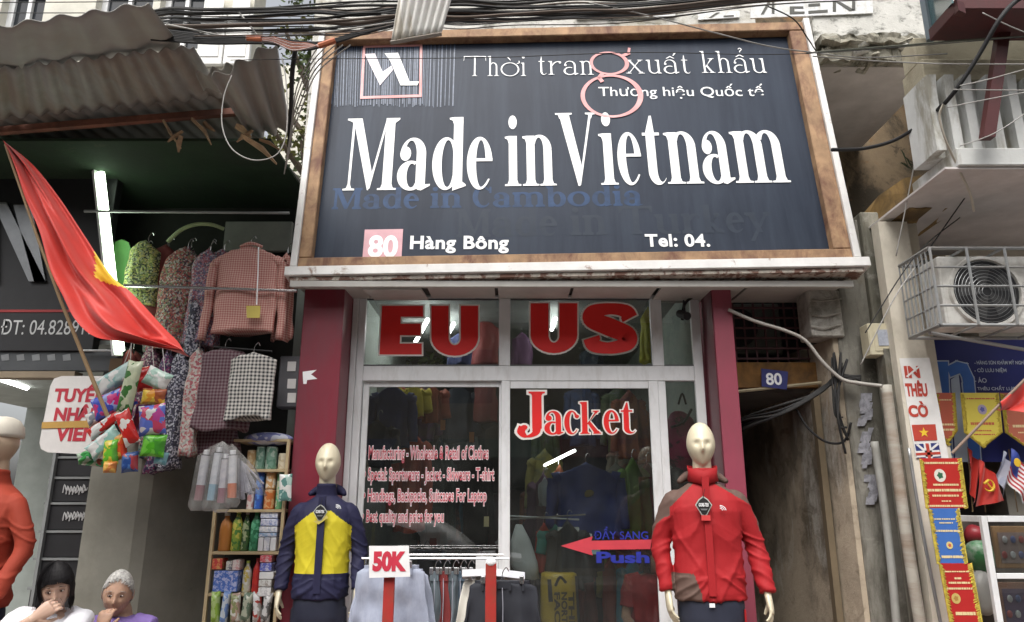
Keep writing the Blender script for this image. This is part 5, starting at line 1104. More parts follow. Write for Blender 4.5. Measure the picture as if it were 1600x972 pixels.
def can(px, w, lvl, h, cols, label, cat='tin', name='tin', y=.06, z=None, sc=48, lid=None):
    r = pxlen(w, Ysh, levels[lvl]) / 2; x = xx(px, levels[lvl] - 20); z0 = zz(levels[lvl]) + .001 if z is None else z; hh = pxlen(h, Ysh, 800) * 1.02
    m = cells('print_%s_%d_%d' % (name, px, lvl), cols, sc, .35, dist=1) if len(cols) > 1 else mat('plain_%s_%d_%d' % (name, px, lvl), cols[0], .35)
    o = obj(name, MB().lathe((x, Ysh + y, z0), [(r * .92, 0), (r, .004), (r, hh * .94), (r * .9, hh * .97)], 18), m); tag(o, label, cat, GG)
    obj('lid', MB().lathe((x, Ysh + y, z0 + hh * .97), [(r * .95, 0), (r * .97, .004), (r * .9, hh * .05 + .004)], 18), lid or m, o); return o
def bottle(px, w, lvl, h, cols, label, capc=(.2, .2, .2), y=.06, sc=50):
    r = pxlen(w, Ysh, levels[lvl]) / 2; x = xx(px, levels[lvl] - 25); z0 = zz(levels[lvl]) + .001; hh = pxlen(h, Ysh, 820) * 1.02
    m = cells('bottle_%d_%d' % (px, lvl), cols, sc, .2, dist=1) if len(cols) > 1 else mat('bottlep_%d_%d' % (px, lvl), cols[0], .2)
    o = obj('bottle', MB().lathe((x, Ysh + y, z0), [(r * .9, 0), (r, .008), (r * .96, hh * .3), (r, hh * .55), (r * .85, hh * .7), (r * .38, hh * .84), (r * .34, hh * .92)], 16), m, smooth=True); tag(o, label, 'bottle', GG)
    obj('cap', MB().lathe((x, Ysh + y, z0 + hh * .90), [(r * .42, 0), (r * .42, hh * .08)], 12), mat('cap_%d_%d' % (px, lvl), capc, .4), o); return o
def carton(x0, y0, x1, y1, c, label, y=.0, c2=None, name='carton', cat='box', Y=Ysh, d=.1):
    t = MB(); px_box(t, x0, y0, x1, y1, Y + y, d, .003)
    return tag(obj(name, t, mat('card_%d_%d' % (x0, y0), c, .5, bump=0, c2=c2, amt=.9 if c2 else 0, sc2=55, edge=(.5, .54))), label, cat, GG)
can(389, 15, 1, 28, [(.40, .26, .12), (.5, .4, .25)], 'orange brown tin at the left of the top shelf')
can(403, 15, 1, 33, [(.16, .28, .22), (.3, .4, .33), (.1, .2, .15)], 'green patterned tin, left of the twin tins on the top shelf')
can(420, 18, 1, 33, [(.17, .30, .23), (.33, .42, .36), (.1, .22, .16)], 'green patterned tin, right of the twin tins on the top shelf')
can(439, 16, 1, 23, [(.55, .50, .38), (.45, .38, .25)], 'short cream jar at the right of the top shelf', 'jar', 'jar')
can(387, 11, 2, 26, [(.55, .5, .48), (.4, .2, .2)], 'small white tube on the second shelf', 'tube', 'tube')
can(400, 13, 2, 55, [(.03, .10, .42), (.1, .25, .6), (.04, .08, .3)], 'tall blue can on the second shelf', 'can', 'can')
can(417, 17, 2, 28, [(.42, .12, .03), (.5, .3, .15)], 'orange tin stacked lowest on the second shelf')
can(417, 16, 2, 28, [(.5, .28, .12), (.6, .55, .45)], 'orange and white tin stacked on another one', z=zz(796) + .128)
can(432, 11, 2, 56, [(.12, .28, .14), (.4, .42, .3), (.1, .35, .2)], 'slim green can on the second shelf', 'can', 'can')
pk1 = packet(446, 762, 20, 42, 2, [(.35, .48, .44), (.1, .22, .2), wh], 'pale green packet clipped to the right post of the shelf', Y=4.8, grp=GG, puff=.01)
bottle(347, 20, 3, 58, [(.40, .16, .04)], 'amber drink bottle with white label on the third shelf', (.6, .6, .55))
bottle(365, 17, 3, 62, [(.2, .30, .05), (.45, .42, .08), (.08, .2, .05)], 'yellow green patterned bottle on the third shelf', (.5, .5, .1))
bottle(379, 13, 3, 60, [(.06, .12, .04), (.3, .35, .2), (.04, .08, .04)], 'dark green patterned bottle on the third shelf', (.35, .3, .25))
bottle(394, 17, 3, 62, [(.04, .20, .10), (.1, .35, .2), (.03, .14, .07)], 'clear green soda bottle on the third shelf', (.03, .25, .06))
k = 0
for (x0, y0, x1, y1, c, c2, l) in ((407, 800, 434, 810, (.55, .57, .62), (.3, .35, .5), 'white and blue cigarette carton on top of the stack'), (407, 811, 434, 822, (.5, .52, .6), (.2, .25, .45), 'second cigarette carton from the top of the stack'), (405, 823, 433, 832, (.6, .6, .6), (.35, .4, .5), 'third cigarette carton in the stack'), (404, 833, 432, 839, (.2, .3, .45), (.5, .5, .55), 'thin blue carton in the stack'), (403, 840, 411, 861, (.6, .6, .62), None, 'left upright white packet of three'), (412, 840, 421, 861, (.58, .58, .6), (.4, .42, .5), 'middle upright white packet of three'), (422, 840, 431, 861, (.6, .61, .63), None, 'right upright white packet of three')):
    carton(x0, y0, x1, y1, c, l, c2=c2, y=.01)
carton(333, 892, 371, 925, (.05, .12, .40), 'blue printed box of sweets on the fourth shelf', c2=(.4, .42, .6))
carton(331, 873, 347, 890, (.40, .03, .03), 'red box on top of the blue sweets box', c2=(.5, .3, .1))
carton(353, 877, 362, 891, (.5, .5, .45), 'small white carton with a dark mark on the blue box', c2=(.1, .1, .15))
carton(363, 875, 374, 891, (.55, .5, .48), 'small white and pink carton on the blue box', c2=(.5, .25, .25))
bottle(381, 14, 4, 46, [(.5, .5, .4), (.5, .4, .1), wh], 'white squeeze bottle with a yellow label on the fourth shelf', (.35, .45, .08))
bottle(396, 13, 4, 50, [(.42, .03, .03), (.5, .04, .03)], 'red squeeze bottle on the fourth shelf', (.3, .02, .02))
for (x0, y0, x1, y1, c, c2, l) in ((406, 868, 424, 879, (.45, .06, .08), (.5, .4, .4), 'red topped cigarette carton beside the sleeve'), (406, 880, 424, 893, (.08, .10, .38), (.5, .5, .6), 'dark blue cigarette carton under the red one'), (405, 894, 427, 905, (.6, .6, .6), None, 'white carton under the dark blue one'), (404, 906, 424, 917, (.5, .5, .48), (.25, .22, .2), 'white carton with brown print'), (403, 918, 423, 932, (.58, .58, .58), (.4, .4, .42), 'lowest white carton of the pile')):
    carton(x0, y0, x1, y1, c, l, c2=c2, y=.0 - .03)
for i, (x, w, h, c, l) in enumerate(((337, 14, 34, [(.2, .32, .05), (.3, .4, .15)], 'light green packet on the bottom shelf'), (352, 12, 36, [(.12, .2, .4), (.4, .45, .5)], 'pale blue packet on the bottom shelf'), (368, 16, 30, [(.35, .25, .2), (.2, .22, .1), (.5, .5, .45)], 'brown and white mixed packet on the bottom shelf'), (386, 16, 32, [(.1, .14, .1), (.3, .32, .25)], 'dark green packet on the bottom shelf'), (402, 14, 34, [(.3, .28, .26), (.5, .5, .5), (.3, .05, .04)], 'grey and red packet on the bottom shelf'), (417, 14, 30, [(.12, .12, .12), (.45, .45, .45)], 'grey striped packet on the bottom shelf'))):
    packet(x, 950, w, h + 16, (-1) ** i * 4, c, l, Y=Ysh - .01, grp=GG, sc=45)
cu = tag(obj('cushion', MB().ell(P(413, 680, Ysh - .0) + V(0, .1, -.018), (.165, .12, .045), 22, 10), cells('blue_white_print', [(.14, .16, .36), (.52, .54, .6), (.2, .22, .42), (.5, .52, .6)], 20), smooth=True), 'flat blue and white patterned cushion lying on the shelf rack top', 'cushion')
# clear plastic bags with white tubes
clr = glass('clear_plastic_film', (.90, .90, .92), 1.25, .42)
bg_t = [((322, 712), (310, 782), (.6, .6, .62), (.28, .12, .14), 'leftmost'), ((342, 708), (330, 782), (.62, .64, .66), (.25, .42, .52), 'second'), ((353, 718), (346, 786), (.55, .53, .55), (.26, .10, .14), 'third'), ((364, 712), (362, 778), (.62, .62, .62), (.55, .14, .05), 'rightmost')]
for i, (a_, b_, c_, cb_, l) in enumerate(bg_t):
    A = P(*a_, 4.45); B = P(*b_, 4.45); t_ = thing('wrapped_tube', '%s white tube of the four hanging in clear plastic bags' % l, 'tube', B, 'white tubes in clear plastic bags')
    obj('tube', MB().tube([A, A.lerp(B, .66)], .026, 12), mat('tube_body_%d' % i, c_, .5, c2=(.3, .32, .4), amt=.4, sc2=18), t_); obj('band', MB().tube([A.lerp(B, .661), B], .026, 12), mat('tube_band_%d' % i, cb_, .5), t_)
    obj('cap', MB().tube([A + (A - B) * .02, A + (A - B) * .13], .017, 10), white_al, t_); obj('collar', MB().tube([A, A + (A - B) * .02], .027, 12), blk, t_)
    tp = P(348, 690, 4.45); wv2 = MB(); 
    rings = []
    for f, w_ in ((0, .006), (.15, .03), (.4, .045), (1.2, .05), (1.28, .03)):
        p = tp.lerp(A, min(1, f / .4)) if f <= .4 else A.lerp(B, (f - .4) / .72); rings.append([p + V(w_ * cos(q * pi / 6) * (1 + .15 * sin(q * 2 + i)), w_ * .7 * sin(q * pi / 6), 0) for q in range(12)])
    obj('plastic_bag', wv2.loft(rings), clr, t_, smooth=True)
sp = MB(); t_ = thing('plastic_bag', 'clear bag of thin silvery sachets fanned out beside the white tubes', 'bag', P(385, 780, 4.5))
for i in range(11):
    a = i / 10; A = P(372 + a * 12, 716 + a * 10, 4.5 + .01 * i); B = P(372 + a * 40, 778 - a * 26 + (i % 3) * 4, 4.5 + .012 * i); obj('sachet', MB().tube([A, B], [.006, .013], 5, flat=.4), mat('silver_sachet', (.5, .5, .55), .3, .3, c2=(.25, .25, .3), amt=.6, sc2=20), t_)
obj('film', MB().loft([[P(362, 694, 4.49) + V(.008 * cos(q), .01 * sin(q), 0) for q in range(6)], [P(385, 730, 4.5) + V(.06 * cos(q), .04 * sin(q), -.01) for q in range(6)], [P(392, 770, 4.5) + V(.10 * cos(q), .05 * sin(q), -.02 * cos(q)) for q in range(6)]]), clr, t_, smooth=True)
# ------------------------------------------------------------------ figures: mannequins and people
def fuse(name, mb, mats, par, vox=.006, fn=None, wr=None, it=2):
    loc = parent_loc(par)
    me = bpy.data.meshes.new('tmp'); me.from_pydata([p - loc for p in mb.v], [], mb.f); me.update()
    o = bpy.data.objects.new('tmp', me); COL.objects.link(o)
    md = o.modifiers.new('r', 'REMESH'); md.mode = 'VOXEL'; md.voxel_size = vox
    sm = o.modifiers.new('s', 'SMOOTH'); sm.iterations = it; sm.factor = .6
    dg = bpy.context.evaluated_depsgraph_get(); dg.update(); m2 = bpy.data.meshes.new_from_object(o.evaluated_get(dg)); bpy.data.objects.remove(o); bpy.data.meshes.remove(me)
    m2.name = name; m2.materials.clear()
    for m in mats if isinstance(mats, (list, tuple)) else [mats]: m2.materials.append(m)
    if wr:
        nr = [v.normal.copy() for v in m2.vertices]
        for v, q in zip(m2.vertices, nr): v.co += q * wr(v.co + loc)
    if fn: m2.polygons.foreach_set('material_index', [fn(p.center + loc) for p in m2.polygons])
    m2.polygons.foreach_set('use_smooth', [True] * len(m2.polygons)); m2.update()
    o = bpy.data.objects.new(name, m2); COL.objects.link(o); o.parent = par; return o
def head_mb(T, s=1, real=0, female=0):
    """closed head surface, face towards local -y; T maps local to world; origin at the head's centre"""
    n, m = 56, 44; rings = []
    for i in range(m + 1):
        th = max(.03, min(pi - .03, pi * i / m)); q = []
        for j in range(n):
            a = 2 * pi * j / n; x, y, z = sin(th) * cos(a), sin(th) * sin(a), -cos(th)
            t = max(0, -z); fr = max(0, -y)
            X = .074 * x * (1 - .34 * t ** 1.5); Y = .094 * y * (1 - (.42 * t if y > 0 else .10 * t)); Z = .118 * z
            if y < 0: Y *= .95
            Y -= .012 * t * (y > -.3 and 0 or 1) * fr
            g = lambda cx, cz, sx, sz: math.exp(-((abs(x) - cx) / sx) ** 2 - ((z - cz) / sz) ** 2) * (fr > 0)
            k = 1.0 if real else 1.1
            Y -= k * (.020 * g(0, -.24, .13, .13) + .010 * g(0, -.06, .10, .22)); Y += k * .010 * g(.36, .02, .17, .12)
            Y -= k * (.004 * g(.3, .20, .3, .08) + .0035 * g(.5, -.25, .2, .2))
            if real: Y -= .0055 * g(0, -.47, .22, .045) + .006 * g(0, -.60, .2, .05); Y += .005 * g(0, -.53, .26, .022)
            Y -= .006 * g(0, -.86, .22, .12)
            q.append(T(V(X, Y, Z) * s))
        rings.append(q)
    mb = MB().loft(rings)
    if real:
        for sd in (-1, 1):
            c = V(sd * .074, .012, -.005); e = MB().ell((0, 0, 0), (.009, .017, .031), 10, 8); mb.add([T((c + p) * s) for p in e.v], e.f)
    return mb
def hand_mb(w, d, nrm, side=1, curl=.5, s=1, spread=.12):
    """w wrist, d towards the fingers, nrm out of the palm, side: which way the thumb lies"""
    w = Vector(w); d = Vector(d).normalized(); nrm = Vector(nrm); nrm = (nrm - d * nrm.dot(d)).normalized(); ax = d.cross(nrm) * side
    mb = MB(); rings = []
    for f, a, b in ((-.25, .024, .019), (0, .024, .018), (.03, .032, .017), (.06, .039, .016), (.085, .040, .013), (.095, .036, .010)):
        rings.append([w + d * f * s + (ax * cos(q * pi / 6) * a + nrm * sin(q * pi / 6) * b) * s for q in range(12)])
    rings[0] = rings[1] if 0 else [w - d * .02 * s + (ax * cos(q * pi / 6) * .024 + nrm * sin(q * pi / 6) * .018) * s for q in range(12)]
    mb.loft(rings)
    for i, (off, L, r, c) in enumerate(((.029, .072, .0085, .9), (.0095, .080, .009, 1), (-.010, .074, .0085, 1.08), (-.029, .058, .0075, 1.2))):
        p = w + (d * .082 + ax * off) * s; dd = (d + ax * off * spread * 20 * (1 if i < 2 else 1) * .12).normalized(); pts = [p - d * .02 * s, p]; an = 0
        for sg in (.42, .32, .26):
            an += curl * c * .75; v = dd * cos(an) + nrm * sin(an); p = p + v * L * sg * s; pts.append(p)
        mb.tube(pts, [r * s, r * s, r * .95 * s, r * .88 * s, r * .7 * s], 8)
    p = w + (d * .018 + ax * .026) * s
    v1 = (d * .62 + ax * .68 + nrm * .35).normalized(); v2 = (d * .85 + ax * .25 + nrm * .4 * (1 + curl)).normalized()
    mb.tube([p - ax * .01 * s, p, p + v1 * .034 * s, p + v1 * .034 * s + v2 * .028 * s, p + v1 * .034 * s + v2 * .052 * s], [.012 * s, .013 * s, .0105 * s, .0095 * s, .007 * s], 8)
    return mb
def join(*ms):
    o = MB()
    for m in ms: o.add(m.v, m.f)
    return o
beige = mat('mannequin_beige', (.66, .60, .44), .35, var=.03, bump=.02, c2=(.60, .52, .36), amt=.3)
def mannequin(pos, s, yaw, label, jmats, jfn, pants, arms, tagspec, headon=True, armr=.86, skinm=None, neckz=1.5, wrs=1, hood=None, width=1, seed=0, hand_m=None, hand_s=1.0):
    c, sn = cos(yaw), sin(yaw); pos = Vector(pos); skinm = skinm or beige
    T = lambda p: pos + V((p.x * c - p.y * sn) * s, (p.x * sn + p.y * c) * s, p.z * s)
    inv = lambda q: (lambda d: V((d.x * c + d.y * sn) / s, (-d.x * sn + d.y * c) / s, d.z / s))(q - pos)
    t = thing('mannequin', label, 'mannequin', pos)
    def rg(z, a, b, y=0, n=28, pw=.85): return [T(V(a * width * math.copysign(abs(cos(2 * pi * j / n)) ** pw, cos(2 * pi * j / n)), y + b * math.copysign(abs(sin(2 * pi * j / n)) ** pw, sin(2 * pi * j / n)), z)) for j in range(n)]
    body = MB().loft([rg(*q) for q in ((.925, .180, .125), (.96, .186, .130), (1.06, .180, .122), (1.16, .174, .116), (1.28, .184, .118), (1.37, .196, .116), (1.43, .192, .106, .005), (1.47, .165, .092, .01), (1.50, .115, .080, .012), (1.525, .074, .068, .01), (1.57, .066, .062, -.002), (1.592, .068, .063, -.006), (1.60, .060, .056, -.006))])
    for sd, (el, wr_) in zip((-1, 1), arms):
        sh_ = V(sd * .165 * width, .005, 1.425); body.add(*(lambda m: (m.v, m.f))(MB().tube([T(V(sd * .11, .005, 1.43)), T(sh_), T(sh_.lerp(Vector(el), .5) + V(sd * .012, 0, 0)), T(Vector(el)), T(Vector(el).lerp(Vector(wr_), .5)), T(Vector(wr_))], [.056 * s * armr, .068 * s * armr, .062 * s * armr, .056 * s * armr, .050 * s * armr, .043 * s * armr], 18, 4)))
    def wr(p):
        q = inv(p); f = max(.15, min(1, (1.52 - q.z) / .25)); arm = abs(q.x) > .17 * width; sg = 1 if q.x > 0 else -1
        def rd_(a, b, c_): return max(0, 1 - abs(noise.noise(V(a, b, c_))) * 4.5) ** 1.5
        d1 = rd_((q.x * sg + q.z * .55) * 9, seed + sg, (q.z - q.x * sg * .5) * 3.0); d2 = rd_((q.x * sg - q.z * .35) * 7, seed + 7 + sg, q.z * 2.4); d3 = rd_(q.x * 3 + q.y * 5, seed + 3, q.z * 15 + q.x * sg * 9)
        k = noise.noise(V(q.x * 6 + seed, q.y * 6, q.z * 4))
        return s * wrs * f * ((.0055 * d1 + .0045 * d2) * (.5 if arm else 1) + .0075 * d3 * (1 if arm or q.z < 1.04 else .15) + .005 * k)
    jk = fuse('jacket', body, jmats, t, .0062 * s, (lambda p: jfn(inv(p))), wr, it=3)
    # collar opening rim, hem, cuffs, zip flap
    if headon:
        neck = MB().tube([T(V(0, .012, 1.50)), T(V(0, .006, 1.58)), T(V(0, -.004, 1.66))], [.058 * s, .052 * s, .050 * s], 20); 
        hd = head_mb(lambda p: T(V(p.x * 1.06, p.y * 1.08, p.z * 1.06) + V(0, -.012, 1.728)), 1.0); fuse('head', join(neck, hd), skinm, t, .005 * s, it=3)
    for sd, (el, wr_) in zip((-1, 1), arms):
        W_ = Vector(wr_); d = (W_ - Vector(el)).normalized(); d = (d + V(0, -.05, -.35)).normalized()
        hw = T(W_ + d * .012); dd = T(W_ + d) - T(W_); nn = T(V(-sd, .25, 0)) - T(V(0, 0, 0))
        fuse('hand', hand_mb(hw, dd, nn, side=sd, curl=.38, s=s * 1.02 * hand_s), hand_m or skinm, t, .0032 * s, it=1)
    # trousers
    tr = MB().loft([rg(z, a, b) for z, a, b in ((.99, .160, .11), (.9, .172, .118), (.82, .170, .115), (.78, .16, .108))])
    for sd in (-1, 1): tr.add(*(lambda m: (m.v, m.f))(MB().tube([T(V(sd * .08, 0, .86)), T(V(sd * .088, 0, .72)), T(V(sd * .09, -.01, .5)), T(V(sd * .09, .0, .12))], [.088 * s, .084 * s, .068 * s, .062 * s], 16, 4)))
    fuse('trousers', tr, pants, t, .009 * s, None, lambda p: s * .006 * noise.noise(V(p.x * 12, p.y * 9, p.z * 7)))
    obj('stand', MB().lathe(T(V(0, 0, 0)), [(.16 * s, 0), (.16 * s, .01), (.02, .016), (.018, .14 * s)], 28), chrome, t)
    for sd in (-1, 1): obj('foot', MB().ell(T(V(sd * .09, -.05, .06)), (.045, .12, .05), 12, 8), skinm, t)
    return t, T, inv
def flapbox(par, T, name, x0, x1, z0, z1, y, m, d=.004): # thin patch lying just off the chest
    return obj(name, MB().loft([[T(V(x0, y, z)), T(V(x1, y, z)), T(V(x1, y + d, z)), T(V(x0, y + d, z))] for z in (z0, z1)]), m, par)
def diamond_tag(par, T, x, z, y, k=.038):
    pts = [(0, 1.15), (.55, .75), (1, .1), (.3, -1.1), (0, -1.2), (-.3, -1.1), (-1, .1), (-.55, .75)]
    obj('hang_tag_border', MB().poly([T(V(x + a * k, y + .001, z + b * k)) for a, b in pts], .002, V(0, 1, 0)), mat('grey_card', (.42, .44, .40), .5), par)
    o = obj('hang_tag', MB().poly([T(V(x + a * k * .86, y - .002, z + b * k * .86)) for a, b in pts], .002, V(0, 1, 0)), mat('black_card', (.02, .02, .02), .4, bump=0), par)
    pl = Plane(T(V(x, y - .005, z)), T(V(x + 1, y, z)) - T(V(x, y, z)), (0, 0, 1))
    vs, fs = text_mb('GORE-TEX', .03); q = fit(vs, -k * .62, -k * .10, k * .62, k * .34); obj('lettering', MB().add([pl.w(a, b, .0) for a, b in q], fs), vinyl_white, o)
    obj('stripe', MB().poly([pl.w(a, b, 0) for a, b in ((-k * .45, -k * .35), (k * .45, -k * .35), (k * .3, -k * .55), (-k * .3, -k * .55))]), silver, o)
    obj('loop', MB().tube([T(V(x, y, z + k)), T(V(x + .01, y - .004, z + k * 2.0))], .0018, 5), black_rubber, par)
def arc_logo(par, T, x, z, y, m):
    mb = MB()
    for i in range(3):
        r0 = .030 - i * .009; pts = [T(V(x - .018 + r0 * cos(a), y - .002, z - .008 + r0 * sin(a) * .8)) for a in [q * pi / 12 for q in range(7)]]; mb.tube(pts, .0022, 4)
    obj('emblem', mb, m, par)
navyj = mat('navy_nylon', (.018, .018, .052), .7, spec=.3, var=.15, sc=8, bump=.2, bsc=30, bd=.006); yelj = mat('yellow_nylon', (.58, .49, .025), .7, spec=.3, var=.07, bump=.2, bsc=30, bd=.006)
navyp = mat('navy_trousers', (.014, .017, .035), .6, var=.2, bump=.2, bsc=40)
def jf1(q):
    ax = abs(q.x)
    if q.y < .07 and ax < .172 and 1.07 < q.z < 1.435 - max(0, ax - .05) * .75 and ax > .019: return 1
    if q.z > 1.575 and q.y > 0 and q.x > .03: return 1
    return 0
pY = 4.78; bx = P(502, 900, pY).x
m1, T1, I1 = mannequin((bx, pY, .15), 1.0, R(4), 'faceless beige mannequin in a yellow and navy jacket left of the shop door', [navyj, yelj], jf1, navyp, [((-.222, .03, 1.19), (-.238, -.03, .975)), ((.220, .03, 1.19), (.226, -.04, .975))], None, seed=2, width=.90)
flapbox(m1, T1, 'zip_flap', -.021, .021, .96, 1.52, -.138, navyj, .02)
obj('hood', MB().tube([T1(V(-.11, .03, 1.535)), T1(V(-.07, .085, 1.56)), T1(V(0, .10, 1.575)), T1(V(.07, .085, 1.56)), T1(V(.11, .03, 1.535))], [.012, .03, .034, .03, .012], 10, 4), [navyj], m1, smooth=True)
diamond_tag(m1, T1, -.005, 1.425, -.15, .042); arc_logo(m1, T1, .10, 1.455, -.118, vinyl_white)
obj('card_tag', MB().poly([T1(V(-.045, -.146, 1.375)), T1(V(-.01, -.148, 1.355)), T1(V(.045, -.146, 1.395)), T1(V(.03, -.146, 1.41)), T1(V(-.01, -.148, 1.38))], .002, V(0, 1, 0)), mat('yellow_card', (.6, .5, .1), .6), m1)
redj = mat('red_nylon', (.34, .013, .017), .72, spec=.3, var=.08, bump=.2, bsc=30, bd=.006); brnj = mat('brown_nylon', (.115, .072, .058), .72, spec=.3, var=.12, bump=.2, bsc=30)
def jf2(q):
    ax = abs(q.x)
    if q.z > 1.535: return 0
    if ax > .06 and q.z > 1.515 - (ax - .06) * (.95 if q.x < 0 else .62): return 1
    if q.x < -.19 and q.z > 1.22 and q.y > -.02 + (q.z - 1.35) * -.5 - .03: return 1
    if q.x > .215 and q.z > 1.27 and q.y > .0: return 1
    if q.x < -.05 and q.z < 1.055 and q.x < -.06 - (q.z - .92) * .35 + (.02) and q.x > -.2: return 1
    return 0
rY = 4.36; bx = P(1108, 900, rY).x
m2_, T2, I2 = mannequin((bx, rY, .15), 1.045, R(-9), 'faceless beige mannequin in a red and brown jacket before the right magenta pillar', [redj, brnj], jf2, mat('dark_navy_trousers', (.018, .022, .04), .6, var=.2, bump=.2, bsc=40), [((-.245, .02, 1.20), (-.222, -.03, .965)), ((.255, .03, 1.19), (.285, -.05, .965))], None, seed=9, width=1.0, wrs=1.2)
flapbox(m2_, T2, 'zip_flap', -.018, .018, .95, 1.55, -.142, redj, .022)
obj('collar', MB().loft([[T2(V(r * .075 * cos(a), r * .068 * sin(a) - .004, z + (.012 if sin(a) > 0 else -.02 * (1 - abs(cos(a)))))) for a in [2 * pi * j / 28 for j in range(28)]] for z, r in ((1.53, 1.12), (1.57, 1.05), (1.605, 1.10), (1.605, 1.0), (1.54, .95))], cap=False), redj, m2_, smooth=True, solid=.004)
obj('hood', MB().tube([T2(V(-.13, .02, 1.53)), T2(V(-.08, .09, 1.56)), T2(V(0, .11, 1.57)), T2(V(.08, .09, 1.56)), T2(V(.13, .02, 1.53))], [.012, .03, .034, .03, .012], 10, 4), [brnj], m2_, smooth=True)
diamond_tag(m2_, T2, -.018, 1.40, -.155, .044); arc_logo(m2_, T2, .085, 1.385, -.128, vinyl_white)
flapbox(m2_, T2, 'red_card_tag', -.034, .012, 1.325, 1.352, -.157, mat('red_card', (.6, .05, .05), .5, bump=0), .002)
obj('waist_tag', MB().box(T2(V(-.02, -.135, .895)), T2(V(.008, -.13, .915))), vinyl_white, m2_)
obj('side_stripe', MB().tube([T2(V(.165, -.06, .88)), T2(V(.165, -.05, .7)), T2(V(.15, -.04, .45))], .006, 6), redj, m2_)
orj = mat('orange_knit', (.30, .035, .014), .8, var=.08, bump=.25, bsc=60)
m3, T3, I3 = mannequin((P(-34, 900, 4.1).x, 4.1, .14), 1.04, R(-14), 'mannequin in an orange jumper and white cap at the left edge', [orj, orj], lambda q: 0, navyp, [((-.24, .02, 1.19), (-.25, -.03, .97)), ((.235, .02, 1.21), (.21, -.08, .99))], None, seed=5, width=.90, wrs=.9, armr=.74, skinm=mat('mannequin_tan', (.46, .34, .24), .35, bump=.02), hand_m=mat('mustard_glove', (.32, .17, .03), .5))
cp_ = MB(); cp_.loft([[T3(V(.082 * k * cos(a), .103 * k * sin(a), 1.735 + z)) for a in [2 * pi * j / 24 for j in range(24)]] for k, z in ((1.04, .03), (1.06, .05), (.98, .09), (.72, .122), (.35, .138), (.02, .142))]); cpo = obj('cap', cp_, mat('cream_cap', (.60, .56, .48), .8, bump=.2), m3, smooth=True)
obj('brim', MB().loft([[T3(V(x * .075, -.09 - .07 * k * (1 - x * x), 1.765 - .01 * k)) for x in (-1, -.6, -.2, .2, .6, 1)] for k in (0, .5, 1)], closed=False), MATS['cream_cap'], cpo, solid=.004)
obj('cap_logo', MB().ell(T3(V(-.02, -.108, 1.775)), (.02, .004, .014), 10, 6), srd, cpo)
obj('shirt_print', MB().ell(T3(V(-.04, -.125, 1.29)), (.05, .006, .03), 12, 6), mat('cream_print', (.6, .5, .4), .7), m3)
